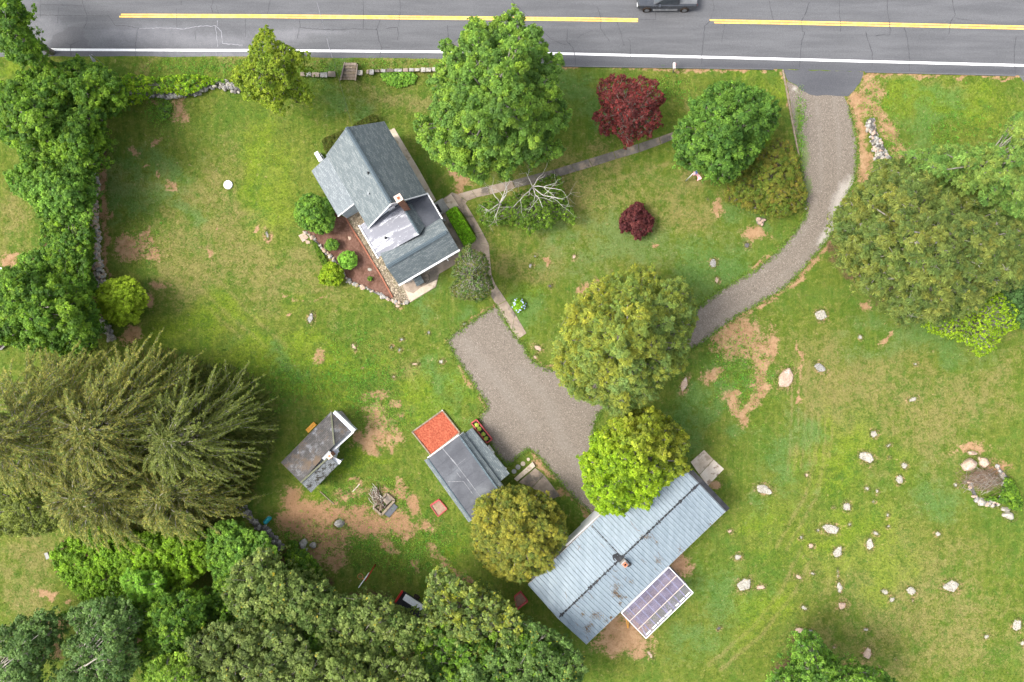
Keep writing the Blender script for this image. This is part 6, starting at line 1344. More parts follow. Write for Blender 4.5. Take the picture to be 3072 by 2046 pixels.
# barn -----------------------------------------------------------------------------
def C3(x,y,z): return Vector(P(1536+x/3.0625,1534+y/3.0625,z))
bz,rz=2.9,3.7
barn=thing('barn',P(1880,1650,0),'long low barn with pale blue ribbed metal roof and tarred ridge','barn')
bw,bs_,be=Vector(P(1585,1753,bz)),Vector(P(1760,1932,bz)),Vector(P(2184,1527,bz)); bn_=bw+(be-bs_)
ra0=Vector(P(1671,1843,rz)); ra1=Vector(P(2091,1445,rz))
ax=(be-bs_).normalized(); cr=(bs_-bw); cr=(cr-ax*cr.dot(ax)).normalized()
ra0=bw+(bs_-bw)*.5+Vector((0,0,rz-bz)); ra1=ra0+(be-bs_)
mb=MB(); mb.slab([bw,ra0,ra1,bn_],.07,u=ax); mb.slab([ra0,bs_,be,ra1],.07,u=ax); brf=mb.build('roof',M['metal'],barn)
mb=MB(); L=(be-bs_).length; n_=int(L/.36)
for i in range(n_+1):
    o_=ax*(L*i/n_)
    for a,b in ((bw,ra0),(ra0,bs_)):
        nn=(b-a).cross(ax).normalized(); nn=nn if nn.z>0 else -nn; w=ax*.055; t=nn*.055; w2=ax*.02
        p,q_=a+o_,b+o_; e=nn*.001
        mb.prism([p-w+e,q_-w+e,q_+w+e,p+w+e],[p-w2+t,q_-w2+t,q_+w2+t,p+w2+t])
mb.build('roof_ribs',matn('rib_metal',(.20,.245,.28),(.27,.32,.355),1.5,.5,bump=0),brf)
def tar(pts,w,jit,name,par,z=.05,seed=1):
    rn=random.Random(seed); mb=MB()
    for a,b in zip(pts[:-1],pts[1:]):
        L=(b-a).length; k=max(1,int(L/.12)); d=(b-a)/L; s=Vector((-d.y,d.x,0))
        for i in range(k):
            p=a+d*(i*.12); ww=w*rn.uniform(.4,1)+(rn.uniform(0,jit) if rn.random()<.4 else 0)
            mb.prism([p-s*ww,p+d*.13-s*ww*.9,p+d*.13+s*ww,p+s*ww*rn.uniform(.6,1.2)],[x+Vector((0,0,.02+rn.uniform(0,.006))) for x in (p-s*ww,p+d*.13-s*ww*.9,p+d*.13+s*ww,p+s*ww*.8)])
    return mb.build(name,M['black'],par)
U=Vector((0,0,.028)); tar([ra0+U+ax*.1,ra1+U-ax*.2],.085,.10,'ridge_tar',brf)
p0=C3(740,135,bz+.06); 
fr_=((p0-bw).dot(ax)); pa=bw+ax*fr_+cr*.25+Vector((0,0,.09)); pb_=ra0+ax*fr_*1.0+Vector((0,0,.02)); tar([pa,pb_],.035,.04,'seam_tar',brf,seed=2)
mb=MB(); mb.bar(bn_+ax*.05+Vector((0,0,.02)),be+ax*.05+Vector((0,0,.02)),.34,.09) if 0 else None
for a,b in ((bn_,ra1),(ra1,be)): mb.bar(a-ax*.06+Vector((0,0,.12)),b-ax*.06+Vector((0,0,.12)),.42,.05)
mb.build('verge_flashing',M['black'],barn)
# chimney with tar patch
cc=C3(1008,462,rz+.9); ct=(cc-ra0).dot(ax); cpos=ra0+ax*ct+cr*.45
mb=MB(); rn=random.Random(3)
for k,(dx,dy,r) in enumerate([(-.15,-.75,.34),(-.05,-.5,.3),(0,-.2,.26),(.0,.1,.32),(.15,.4,.26)]):
    c=cpos+cr*(dy)+ax*dx; zz=rz-abs((c-ra0).dot(cr))*(rz-bz)/((bs_-bw).length/2)+.03+k*.004
    mb.face([(c.x+r*math.cos(t)*rn.uniform(.8,1.15),c.y+r*math.sin(t)*rn.uniform(.8,1.15),zz+.012) for t in np.linspace(0,2*math.pi,14)[:-1]])
mb.build('tar_patch',M['black'],brf)
mb=MB(); c=cpos; mb.box((c.x,c.y,3.75),(.26,.26,.45),math.atan2(ax.y,ax.x)); bch=mb.build('chimney',M['concrete3'],barn,bevel=.01)
mb=MB()
for dx,dy,a,b in [(0,.13,.16,.03),(0,-.13,.16,.03),(.13,0,.03,.10),(-.13,0,.03,.10)]:
    r_=math.atan2(ax.y,ax.x); mb.box((c.x+dx*math.cos(r_)-dy*math.sin(r_),c.y+dx*math.sin(r_)+dy*math.cos(r_),4.28),(a,b,.10),r_)
mb.build('flue',M['flue'],bch); mb=MB(); mb.box((c.x,c.y,4.21),(.09,.09,.02),r_); mb.build('flue_opening',M['soot'],bch)
# walls
mb=MB(); ins=.18
q0=[bw+ax*ins+cr*ins,bs_+ax*ins-cr*ins,be-ax*ins-cr*ins,bn_-ax*ins+cr*ins]
mb.prism([drop(p) for p in q0],[drop(p,bz-.08) for p in q0]); mb.build('wall',M['white'],barn)
mb=MB(); mb.bar(bw+Vector((0,0,-.08)),bn_+Vector((0,0,-.08)),.06,.16); mb.bar(bs_+Vector((0,0,-.08)),be+Vector((0,0,-.08)),.05,.14); mb.build('trim',matn('brownish_fascia',(.30,.26,.22),(.42,.38,.33),3),barn)
# protruding white soffit and windows on the upper left wall
mb=MB(); a=C3(500,325,2.6); b=C3(860,5,2.6); mb.bar(a-Vector((0,0,.3)),b-Vector((0,0,.3)),.30,.55); mb.build('bay',M['white'],barn,bevel=.02)
rax=math.atan2(ax.y,ax.x)
for f in (.15,.33,.62,.8):
    p=bw+(bn_-bw)*f+cr*.17; win((p.x,p.y,1.6),rax,1.0,.9,barn)
for f in (.1,.25,.75,.9):
    p=bs_+(be-bs_)*f-cr*.17; win((p.x,p.y,1.6),rax,1.0,.9,barn)
p=bw+(bn_-bw)*.46+cr*.14; mb=MB(); mb.box((p.x,p.y,1.1),(1.2,.05,1.05),rax); mb.build('barn_door',M['plasticw'],barn)
# leaf litter and twigs on the roof
def onroof(px_,py_):
    z=3.3
    for _ in range(4):
        p=Vector(P(px_,py_,z)); z=rz-abs((p-ra0).dot(cr))*(rz-bz)/((bs_-bw).length/2)
    return Vector(P(px_,py_,z+.045))
rg=np.random.default_rng(9); C=[]
for (x,y,sx,sy,n) in zl and [(950,745,18,18,260),(985,780,14,10,160),(1030,790,16,6,70),(960,690,25,16,110),(770,960,34,18,260),(690,1080,16,22,220),(720,1040,14,14,80),(650,945,8,12,70),(860,1010,18,8,70),(910,975,8,6,60),(1230,235,28,10,170),(1340,455,14,16,80),(1095,645,10,10,60),(1330,290,6,16,40),(995,850,10,12,60),(640,780,10,10,30),(740,140,6,6,30),(1820,118,6,5,20)]:
    for _ in range(int(n*.6)):
        C.append(onroof(1536+(x+rg.normal()*sx)/3.0625,1534+(y+rg.normal()*sy)/3.0625))
C=np.array([tuple(p) for p in C]); q=len(C)
lt=link('leaf_litter',leaf_mesh('leaf_litter',C-C.mean(0),unit(np.array([0,0,1.])+rg.normal(size=(q,3))*.3),unit(rg.normal(size=(q,3))),rg.uniform(.05,.13,q),rg.uniform(.02,.05,q),np.array([[.13,.075,.045]])*rg.uniform(.4,1.6,(q,1)),[M['leaf']]),None,tuple(C.mean(0)))
tag(lt,'scattered heaps of brown dead leaves on the barn roof','leaf litter',kind='stuff')
mb=MB(); rn=random.Random(14)
for (x,y,x2,y2) in [(1090,90,1130,150),(1130,150,1185,185),(1285,205,1330,290),(1345,375,1395,450),(1305,410,1380,490),(600,310,640,350),(630,310,610,355),(920,590,970,640),(940,650,960,700),(700,740,750,810),(580,1020,610,1060),(1520,340,1580,365),(1545,320,1525,375),(490,740,500,790),(780,650,795,620),(680,1140,700,1170),(930,540,965,555),(1055,600,1040,640),(1320,520,1325,545),(850,330,800,280),(580,850,620,880),(1190,440,1240,470)]:
    p,q_=onroof(1536+x/3.0625,1534+y/3.0625),onroof(1536+x2/3.0625,1534+y2/3.0625); m_=(p+q_)/2+Vector((rn.uniform(-.1,.1),rn.uniform(-.1,.1),.03))
    mb.tube([p,m_,q_],[.014,.012,.006],4)
    mb.tube([m_,m_+(q_-p)*.3+Vector((rn.uniform(-.2,.2),rn.uniform(-.2,.2),.02))],[.009,.004],4)
tag(mb.build('twigs',M['brownbark']),'thin fallen twigs strewn over the barn roof','twigs',kind='stuff')
# clear lean-to
ln=thing('lean_to_canopy',P(1970,1805,0),'white framed lean-to with clear corrugated panels on the barn side','canopy')
ca_,cb_,cc_,cd_=C3(1438,508,2.65),C3(1662,745,2.3),C3(1232,1158,2.3),C3(1003,930,2.65)
ux=(cd_-ca_); uy=(cb_-ca_)
mb=MB()
N_=54
for i in range(N_):
    f0,f1=i/N_,(i+.5)/N_; f2=(i+1)/N_; zup=Vector((0,0,.035))
    mb.face([ca_+ux*f0,ca_+ux*f0+uy,ca_+ux*f1+uy+zup,ca_+ux*f1+zup]); mb.face([ca_+ux*f1+zup,ca_+ux*f1+uy+zup,ca_+ux*f2+uy,ca_+ux*f2])
def clearmat():
    m,t,b=newmat('clear_corrugated_plastic'); n=N(t)
    g=n.n('ShaderNodeBsdfTransparent'); g.inputs[0].default_value=(.70,.66,.78,1); b.inputs['Base Color'].default_value=(.46,.42,.55,1); b.inputs['Roughness'].default_value=.2; b.inputs['Specular IOR Level'].default_value=.6
    mx=n.n('ShaderNodeMixShader'); n.l(n.ss(n.noise(1.2,4,.6),.3,.8,.22,.40),mx.inputs[0]); n.l(g.outputs[0],mx.inputs[1]); n.l(b.outputs[0],mx.inputs[2]); n.l(mx.outputs[0],t.nodes['Material Output'].inputs['Surface']); return m
mb.build('clear_panel',clearmat(),ln)
cream=matn('cream_batten',(.55,.46,.38),(.66,.57,.48),4)
for f in (0,1):
    mb=MB(); mb.bar(ca_+uy*f+Vector((0,0,.05)),cd_+uy*f+Vector((0,0,.05)),.12 if f==0 else .06,.06); mb.build('frame_rail',M['white'],ln)
for f in (0,1):
    mb=MB(); mb.bar(ca_+ux*f+Vector((0,0,.05)),cb_+ux*f+Vector((0,0,.05)),.06,.06); mb.build('frame_rail',M['white'],ln)
for f in (.33,.66):
    mb=MB(); mb.bar(ca_+uy*f+Vector((0,0,.055)),cd_+uy*f+Vector((0,0,.055)),.045,.03); mb.build('batten',cream,ln)
for i in range(1,8):
    mb=MB(); mb.bar(ca_+ux*i/8+Vector((0,0,-.07)),cb_+ux*i/8+Vector((0,0,-.05)),.10,.05); mb.build('rafter',M['bluesiding'],ln)
for p in (cb_,cc_,(cb_+cc_)/2):
    mb=MB(); e=inset(p,(ca_+cc_)/2,.03); mb.box((e.x,e.y,1.1),(.05,.05,1.1),rax); mb.build('post',M['white'],ln)
mb=MB()
for i,(a,b) in enumerate([(.03,.13),(.15,.24),(.27,.33),(.42,.56),(.58,.68),(.695,.72),(.74,.83),(.86,.96)]):
    mb=MB(); mb.bar(cb_+ux*a-uy*.07+Vector((0,0,.045)),cb_+ux*b-uy*.07+Vector((0,0,.045)),.11,.02)
    mb.build('patch_strip',M['plasticw'],ln)
inn=thing('potting_bench',tuple(drop((ca_+cc_)/2)),'dark cluttered bench seen through the clear lean-to panels','bench')
c=(ca_+cc_)/2
mb=MB(); mb.box((c.x,c.y,.82),(2.7,.35,.03),math.atan2(ux.y,ux.x)); mb.build('top',M['timber'],inn)
for s in (-2.4,2.4):
    e=c+ux.normalized()*s; mb=MB(); mb.box((e.x,e.y,.4),(.05,.3,.39),math.atan2(ux.y,ux.x)); mb.build('leg',M['greytimber'],inn)
fl=sheet('lean_to_floor',[((p.x/ MPP)*(1)+1536,1023-p.y/MPP) for p in (drop(ca_)-uy*.05,drop(cb_),drop(cc_),drop(cd_)-uy*.05)],.03,matn('dirt_floor',(.10,.085,.095),(.20,.17,.18),.8,.9))
mb=MB()
for i in range(2): mb.bar(C3(1045+i*22,975+i*30,1.0),C3(1062+i*6,1072-i*3,.1),.05,.04)
tag(mb.build('leaning_planks',M['orange']),'two thin planks leaning against the lean-to corner','planks')

# septic cover, stump, sign, mailbox, flag --------------------------------------------
sc=thing('septic_cover',P(684,554,0),'round white cover set in the left lawn','cover')
mb=MB(); c=P(684,554,.1); mb.cyl(c,.40,0,.09,36); mb.build('riser',M['concrete3'],sc); mb=MB(); mb.cyl(c,.40,.09,.13,36,r2=.37); mb.build('lid',M['plasticw'],sc)
stp=thing('tree_stump',P(2283,663,0),'pinkish splintered stump at the edge of the olive shrub','stump')
mb=MB(); rn=random.Random(6); c=P(2283,663,.2)
for k in range(14):
    a=rn.uniform(0,6.28); r=rn.uniform(.1,.35); vs,fs=rock_pts(rn,c[0]+r*math.cos(a),c[1]+r*math.sin(a),.17,.13,a,.18,2,.3,4); mb.poly([(p[0],p[1],p[2]+.18) for p in vs],fs)
mb.build('splintered_wood',matn('stump_wood',(.36,.25,.20),(.50,.38,.31),5,.95,20,.8,.03,c3=(.16,.11,.09),s3=5),stp); mb=MB(); mb.cyl(c,.34,-.02,.2,14,r2=.3); mb.build('bole',M['bark'],stp)
sg=thing('road_sign',P(312,195,0),'grey metal back of a road sign on a thin post by the left road edge','sign')
mb=MB(); mb.tube([P(312,195,0),P(275,164,2.25)],.028,6); mb.build('post',M['steel'],sg)
pc=Vector(P(281,180,1.85)); mb=MB(); mb.box(tuple(pc),(.31,.012,.38),math.radians(-62)); mb.build('sign_panel',M['steel'],sg,bevel=.004)
mb=MB(); mb.box((pc.x+.2,pc.y-.1,1.75),(.05,.04,.03),.3); mb.build('clamp',M['rust'],sg)
ml=thing('mailbox',P(2019,217,0),'pale pink mailbox on a post at the road edge','mailbox')
mb=MB(); mb.tube([P(2019,217,0),P(2021.5,207,1.0)],.05,6); mb.build('post',M['greytimber'],ml)
bx0=Vector(P(2023,198,1.12)); vs=[]; mb=MB(); r=.11
prof=[(-r,-.12),(-r,.06)]+[(r*math.cos(t),.06+r*math.sin(t)) for t in np.linspace(math.pi,0,9)[1:-1]]+[(r,.06),(r,-.12)]
mb.prism([(bx0.x+a,bx0.y-.26,bx0.z+b) for a,b in prof],[(bx0.x+a,bx0.y+.26,bx0.z+b) for a,b in prof]); bxo=mb.build('box',matn('pinkish_enamel',(.62,.52,.50),(.70,.62,.60),3,.4),ml)
mb=MB(); mb.box((bx0.x+.125,bx0.y+.1,bx0.z+.08),(.008,.09,.03)); mb.build('flag_arm',M['brightred'],bxo)
mb=MB(); mb.box((bx0.x,bx0.y+.265,bx0.z),(.10,.006,.13)); mb.build('door',M['steel'],bxo)
fg=thing('flagpole',P(2057,543,0),'short white flagpole flying a small striped flag on the lawn','flagpole')
mb=MB(); mb.tube([P(2057,543,0),P(2089,510,3.45)],[.05,.035],8); mb.cyl(P(2089,510,3.4),.05,3.4,3.5,8); mb.build('pole',M['plasticw'],fg,smooth=True)
fm=[matn('flag_white',(.75,.75,.76),(.8,.8,.8),3,.8,bump=0),matn('flag_red',(.55,.03,.05),(.6,.04,.06),3,.8,bump=0),matn('flag_blue',(.03,.05,.22),(.04,.07,.26),3,.8,bump=0)]
top=Vector(P(2087,512,3.3)); mb=MB(); nx2,nz=14,13; FW,FH=1.0,.62
def fpnt(i,j,o=0):
    u=i/nx2*FW; v_=j/nz*FH; return (top.x-.02+u*.62+.10*math.sin(u*9+v_*3)-v_*.25, top.y+.05-u*.55-v_*.15+.10*math.cos(u*9+1)+o*.0, top.z-v_*.7-u*.45+o)
for i in range(nx2):
    for j in range(nz):
        m_=2 if (i<6 and j<7) else (1 if j%2==0 else 0)
        mb.face([fpnt(i,j),fpnt(i+1,j),fpnt(i+1,j+1),fpnt(i,j+1)],m_)
for i in range(6):
    for j in range(7):
        if (i+j)%2==0:
            c=(Vector(fpnt(i+.5,j+.5))); mb.face([(c.x-.014,c.y,c.z+.012),(c.x,c.y+.014,c.z+.012),(c.x+.014,c.y,c.z+.012),(c.x,c.y-.014,c.z+.012)],0)
mb.build('flag',fm,fg)
# hydrangea
hy=thing('hydrangea',P(1557,915,0),'round hydrangea bush with pale blue flower heads beside the garden path','flower bush')
rg=np.random.default_rng(31); q=1500; d=unit(rg.normal(size=(q,3))); d[:,2]=np.abs(d[:,2]); c=np.array(P(1557,915,.5)); c[2]=0
C=c+d*np.array([.62,.62,.75])*rg.uniform(.6,1.02,(q,1)); 
link('foliage',leaf_mesh('foliage',C-c,unit(d+rg.normal(size=(q,3))*.4+[0,0,.4]),unit(rg.normal(size=(q,3))),rg.uniform(.08,.14,q),rg.uniform(.05,.08,q),np.array([[.20,.34,.02]])*rg.uniform(.5,1.3,(q,1)),[M['leaf']]),hy)
fmat=matn('blue_petals',(.38,.46,.78),(.62,.66,.88),9,.8,30,.5,.01)
for k in range(26):
    a=rg.uniform(0,6.28); e=rg.uniform(.1,1.2); p=c+np.array([.62*math.cos(a)*math.cos(e),.62*math.sin(a)*math.cos(e),.75*math.sin(e)])
    vs,fs=rock_pts(random.Random(k),p[0],p[1],.07,.07,0,.05,2,.3,1); mb=MB(); mb.poly([(v_[0],v_[1],v_[2]+p[2]) for v_ in vs],fs); mb.build('flower_head',fmat,hy,smooth=True)
mb=MB()
for k in range(8): a=k*.78; mb.tube([(c[0],c[1],0),(c[0]+.4*math.cos(a),c[1]+.4*math.sin(a),.5)],.012,4)
mb.build('stems',M['bark'],hy)
# pickup truck ---------------------------------------------------------------------------
tk=thing('pickup_truck',P(2003,0,0),'dark grey pickup truck driving left in the far lane','pickup truck')
dg=matn('dark_metallic_paint',(.035,.04,.05),(.05,.055,.065),2,.25,bump=0,spec=.6,coat=.6)
tcx,tcy,_=P(2003,-14,1.0)
def tp(x,y,z): return (tcx+x,tcy+y,z)
mb=MB()
sec=[(-2.65,.45,.80,.80),(-2.5,.36,.98,.90),(-1.3,.34,1.05,.96),(-1.25,.34,1.06,.97),(1.1,.34,1.06,.97),(2.5,.34,1.06,.95),(2.62,.45,1.0,.90)]
rings=[]
for x,zb,zt_,w in sec: rings.append([tp(x,-w,zb),tp(x,-w-.03,zb+.25),tp(x,-w+.02,zt_-.08),tp(x,-w+.12,zt_),tp(x,w-.12,zt_),tp(x,w-.02,zt_-.08),tp(x,w+.03,zb+.25),tp(x,w,zb)])
vs=[p for r_ in rings for p in r_]; fs=[[i*8+j,i*8+(j+1)%8,(i+1)*8+(j+1)%8,(i+1)*8+j] for i in range(len(rings)-1) for j in range(8)]+[list(range(7,-1,-1)),[(len(rings)-1)*8+j for j in range(8)]]
mb.poly(vs,fs); bd_=mb.build('body',dg,tk)
mb=MB()
base=[tp(-1.25,-.88,1.06),tp(1.0,-.88,1.06),tp(1.0,.88,1.06),tp(-1.25,.88,1.06)]; topc=[tp(-.45,-.72,1.78),tp(.78,-.72,1.78),tp(.78,.72,1.78),tp(-.45,.72,1.78)]
mb.prism(base,topc); cab=mb.build('cab',dg,tk,bevel=.03)
mb=MB()
def lerp(a,b,f): return tuple(a[i]+(b[i]-a[i])*f for i in range(3))
def pane(a,b,c_,d_,off):
    q_=[lerp(lerp(a,b,x),lerp(d_,c_,x),y) for x,y in ((.07,.15),(.93,.15),(.93,.88),(.07,.88))]; mb.face([(p[0]+off[0],p[1]+off[1],p[2]+off[2]) for p in q_])
pane(base[0],base[1],topc[1],topc[0],(0,-.012,.006)); pane(base[1],base[2],topc[2],topc[1],(.012,0,.006)); pane(base[2],base[3],topc[3],topc[2],(0,.012,.006)); pane(base[3],base[0],topc[0],topc[3],(-.012,0,.01))
mb.build('window',M['glass'],cab)
mb=MB()
mb.box(tp(1.82,0,1.075),(.76,.80,.012)); mb.build('bed_cover',matn('grey_tonneau',(.12,.125,.135),(.16,.165,.175),1,.5),tk)
for sx in (-1.72,1.65):
    for sy in (-.93,.93):
        mb=MB(); mb.tube([tp(sx,sy-.12,.38),tp(sx,sy+.12,.38)],.38,24); wh=mb.build('wheel',M['soil'],tk)
        mb=MB(); mb.tube([tp(sx,sy-.135,.38),tp(sx,sy+.135,.38)],.22,16); mb.build('rim',M['steel'],wh)
for sy in (-.7,.7):
    mb=MB(); mb.box(tp(-2.63,sy,.72),(.03,.17,.09)); mb.build('headlight',M['plasticw'],tk)
    mb=MB(); mb.box(tp(2.63,sy*1.1,.8),(.02,.08,.14)); mb.build('tail_light',M['brightred'],tk)
    mb=MB(); mb.box(tp(-.75,sy*1.48,1.18),(.09,.12,.08)); mb.build('mirror',dg,tk)
mb=MB(); mb.box(tp(-.1,-1.02,.42),(1.1,.05,.03)); mb.build('running_board',M['steel'],tk)
# power line from house to street
mb=MB(); pts=[P(1056,374,5.9),P(1035,305,6.1),P(1019,245,6.4),P(1000,175,6.9),P(975,95,7.4),P(952,8,8.0),P(925,-120,8.8),P(900,-300,9.5)]
mb.tube(pts,.006,4); tag(mb.build('power_line',M['membrane']),'thin overhead wire running from the house gable across the road','wire')
# edges of the neighbour's things at the left border
o=boxed('flat_marker','small pale stone slab lying in the lawn at the far lower left','slab',[(132,1660),(142,1657),(149,1674),(139,1679)],0,.10,M['concrete3'],.01)
nb_=thing('low_planter',P(6,1030,0),'dark framed brown box cut by the left edge of the frame','planter')
mb=MB(); mb.prism([P(x,y,0) for x,y in [(-20,1020),(0,1016),(20,1034),(4,1050),(-20,1050)]],[P(x,y,.3) for x,y in [(-20,1020),(0,1016),(20,1034),(4,1050),(-20,1050)]]); mb.build('frame',M['greytimber'],nb_); mb=MB(); mb.prism([P(x,y,.3) for x,y in [(-18,1026),(-1,1022),(12,1034),(1,1044),(-18,1044)]],[P(x,y,.32) for x,y in [(-18,1026),(-1,1022),(12,1034),(1,1044),(-18,1044)]]); mb.build('soil',M['soil'],nb_)
o=boxed('white_chair_seat','white object edge poking into the frame at the far left','panel',[(-14,800),(4,802),(12,808),(2,812),(-14,812)],.0,.4,M['plasticw'],.01)

# white dead tree over green undergrowth ----------------------------------------------------
t=dict(n='half_dead_tree',lab='half dead tree with bare white limbs above green lower leaves beside the garden path',cat='tree',
  p=[(1430,625),(1470,590),(1500,610),(1540,580),(1600,560),(1650,520),(1685,530),(1690,570),(1705,610),(1732,650),(1720,672),(1680,650),(1655,680),(1600,690),(1590,705),(1560,680),(1510,670),(1470,680),(1440,665)],zt=3.4,ze=1.6,r=13,pal=[(.10,.165,.020),(.14,.21,.024),(.07,.125,.018),(.055,.10,.014)],leaf=.11,cover=.75)
dt=build_tree(t,200)
mb=MB(); rn=random.Random(23)
def limb(p,d,L,r,depth):
    n=5; pts=[p]; dd=Vector(d).normalized(); q_=Vector(p)
    for i in range(n):
        dd=(dd+Vector((rn.gauss(0,.20),rn.gauss(0,.20),rn.gauss(0,.10)))).normalized(); q_=q_+dd*L/n; pts.append(q_.copy())
    rad=list(np.linspace(r,r*.45,n+1)); mb.tube(pts,rad,5)
    if depth>0:
        for k in range(rn.choice([2,3,3])):
            i=rn.choice([2,3,4,5]); s=rn.choice([-1,1]); a=rn.uniform(.35,1.0)*s
            nd=Vector((dd.x*math.cos(a)-dd.y*math.sin(a),dd.x*math.sin(a)+dd.y*math.cos(a),dd.z*.5+rn.uniform(-.05,.25))); limb(pts[i],nd,L*rn.uniform(.45,.75),rad[i]*.62,depth-1)
for (sx,sy,tips) in [((1500),610,[(1487,515),(1445,560),(1440,620),(1540,525),(1475,660),(1530,560)]),((1598),560,[(1570,520),(1640,515),(1575,600),(1700,555),(1620,640),(1690,645),(1560,650)])]:
    hub=Vector(P(sx,sy,3.6)); mb.tube([P(sx+3,sy+8,0),hub],[.13,.08],7)
    for tx,ty in tips:
        e=Vector(P(tx,ty,4.6)); v_=e-hub; limb(hub,v_+Vector((0,0,.3)),v_.length*.85,.045,2)
mb.build('dead_limbs',matn('bleached_wood',(.40,.375,.33),(.58,.55,.50),3),dt,smooth=True)

# grass tufts and leafy weeds over the lawn --------------------------------------------------
rg=np.random.default_rng(3)
def scatter_ok(X,Y):
    bad=np.zeros(X.shape,bool)
    for pl in (DRIVE,[(1328,597),(1356,577),(1401,604),(1467,734),(1475,825),(1317,822),(1228,909),(1205,850),(1040,640),(920,500),(1060,360),(1160,350),(1280,560)],[(905,695),(1036,645),(1210,900),(1180,905),(1020,840)]): bad|=inside(X,Y,pl)
    bad|= Y<at(X,EDGE)+4
    for pl in ([(1540,995),(1470,850),(1500,850),(1590,1005),(1555,1020)],[(1585,1753),(1760,1932),(2184,1527),(2003,1357)],[(2071,1385),(2112,1349),(2175,1406),(2124,1460)],[(1237,1295),(1326,1230),(1379,1295),(1420,1284),(1530,1421),(1411,1558)],[(842,1388),(993,1235),(1060,1290),(933,1478)],[(1340,620),(1530,530),(1700,500),(2060,370),(2060,410),(1700,540),(1400,620)],[(2340,205),(2590,210),(2580,290),(2360,250)],[(2000,1690),(2085,1777),(1938,1915),(1860,1838)]): bad|=inside(X,Y,pl)
    return ~bad
n=230000; X=rg.uniform(0,3072,n); Y=rg.uniform(150,2046,n)
dm=np.zeros(n); gi=np.clip(np.searchsorted(xs,(X-1536)*MPP),0,nx-1); gj=np.clip(np.searchsorted(ys,(1023-Y)*MPP),0,ny-1)
D2=dirt.reshape(ny,nx)[gj,gi]; Lu=lush.reshape(ny,nx)[gj,gi]; Dr=dry.reshape(ny,nx)[gj,gi]; Bl=blue.reshape(ny,nx)[gj,gi]
ok=scatter_ok(X,Y)&((D2<.45)|(rg.random(n)<.12)); X,Y,Lu,Dr,Bl=X[ok],Y[ok],Lu[ok],Dr[ok],Bl[ok]; n=len(X)
base=np.stack([(X-1536)*MPP,(1023-Y)*MPP,np.zeros(n)],1); C=[];A=[];cl=[]
col=np.array([.058,.098,.014])[None]*np.ones((n,1))
col=col*(1-.6*Dr[:,None])+np.array([.15,.13,.05])*(.6*Dr[:,None]); col=col*(1-.6*Lu[:,None])+np.array([.10,.155,.010])*.6*Lu[:,None]
for k in range(3):
    th=rg.uniform(0,6.28,n); tl=rg.uniform(.5,1.3,n); a=np.stack([np.cos(th),np.sin(th),tl],1); a=unit(a); l=rg.uniform(.05,.12,n)
    C.append(base+a*(l/2)[:,None]+np.stack([np.cos(th),np.sin(th),0*th],1)*.02); A.append(a); cl.append(col*rg.uniform(.55,1.6,(n,1)))
C=np.concatenate(C);A=np.concatenate(A);cl=np.concatenate(cl);q=len(C)
o=link('grass',leaf_mesh('grass',C,unit(np.cross(A,rg.normal(size=(q,3)))),A,rg.uniform(.06,.13,q),rg.uniform(.012,.03,q),cl,[M['leaf']]),None,(0,0,0)); tag(o,'short mown grass tufts over the whole lawn','grass',kind='stuff')
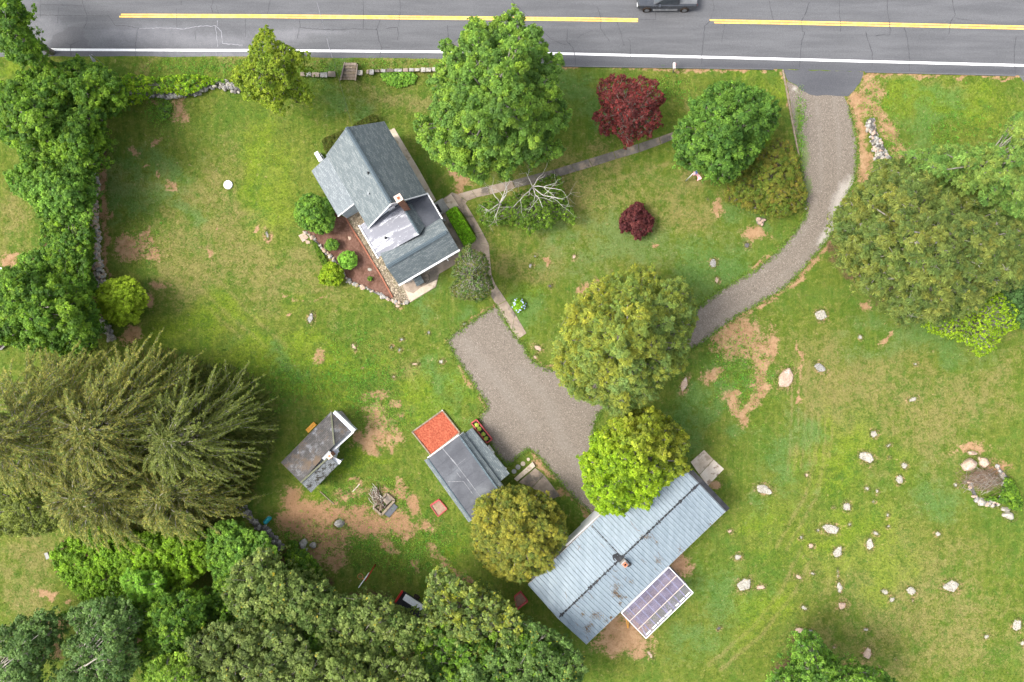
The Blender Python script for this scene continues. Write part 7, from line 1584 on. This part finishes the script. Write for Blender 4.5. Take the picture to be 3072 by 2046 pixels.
# clover and leafy weeds in clumps
C=[];cl=[]
wd=[(480,330,40,50,160),(1100,1200,70,60,200),(1180,1260,50,60,160),(1130,1130,90,40,160),(1100,1640,160,70,260),(1230,1660,110,60,220),(1160,1480,90,60,140),(1040,1480,60,40,80),(940,1600,110,40,120),(2210,1060,90,90,240),(2240,1140,70,80,200),
    (2400,380,14,90,130),(2620,290,50,70,120),(2680,430,30,60,80),(1050,1130,160,70,260),(860,1150,120,60,260),(430,740,60,50,60),(1310,1640,60,90,160),(2000,270,60,40,120),(2850,380,90,60,200),(3020,430,50,60,200),(900,210,160,18,120),(1200,190,160,14,120),(600,200,180,22,200),(1080,1030,100,50,80)]
for x,y,sx,sy,k in wd:
    for _ in range(k):
        px_,py_=x+rg.normal()*sx*.6,y+rg.normal()*sy*.6; c=np.array(P(px_,py_,0)); 
        if not scatter_ok(np.array([px_]),np.array([py_]))[0] and not (2370<px_<2430): continue
        m_=12; r=rg.uniform(.05,.22); C.append(c+np.stack([rg.normal(size=m_)*r,rg.normal(size=m_)*r,rg.uniform(.03,.12,m_)],1)); cl.append(np.array([[.09,.19,.025]])*rg.uniform(.6,1.6)*rg.uniform(.8,1.2,(m_,1))*np.array([rg.uniform(.7,1.5),1,1]))
for pl_,amp in ((DRIVE,7),):
    for i in range(len(pl_)):
        if pl_[i][1]<330: continue
        a,b=pl_[i],pl_[(i+1)%len(pl_)]; L=math.hypot(b[0]-a[0],b[1]-a[1])
        for _ in range(int(L*.9)):
            f=rg.random(); px_=a[0]+(b[0]-a[0])*f+rg.normal()*amp*.6; py_=a[1]+(b[1]-a[1])*f+rg.normal()*amp*.6
            m_=8; r=rg.uniform(.03,.12); C.append(np.array(P(px_,py_,0))+np.stack([rg.normal(size=m_)*r,rg.normal(size=m_)*r,rg.uniform(.02,.08,m_)],1)); cl.append(np.array([[.11,.17,.03]])*rg.uniform(.5,1.4)*np.ones((m_,1)))
for r_ in ROCKS:
    if 1040<r_[0]<1115 and 700<r_[1]<820: continue
    for _ in range(int(6+(r_[2]+r_[3])*1.3)):
        th=rg.uniform(0,6.28); an_=math.radians(r_[4]); u=math.cos(th)*r_[2]*rg.uniform(.88,1.25); v=math.sin(th)*r_[3]*rg.uniform(.88,1.25)
        m_=7; C.append(np.array(P(r_[0]+u*math.cos(an_)-v*math.sin(an_),r_[1]+u*math.sin(an_)+v*math.cos(an_),0))+np.stack([rg.normal(size=m_)*.04,rg.normal(size=m_)*.04,rg.uniform(.03,.13,m_)],1)); cl.append(np.array([[.15,.16,.05]])*rg.uniform(.5,1.4)*np.ones((m_,1)))
C=np.concatenate(C);cl=np.concatenate(cl);q=len(C)
o=link('weeds',leaf_mesh('weeds',C,unit(np.array([0,0,1.])+rg.normal(size=(q,3))*.4),unit(rg.normal(size=(q,3))),rg.uniform(.05,.11,q),rg.uniform(.03,.07,q),cl,[M['leaf']]),None,(0,0,0)); tag(o,'leafy clover and weed clumps at bare soil edges','weeds',kind='stuff')
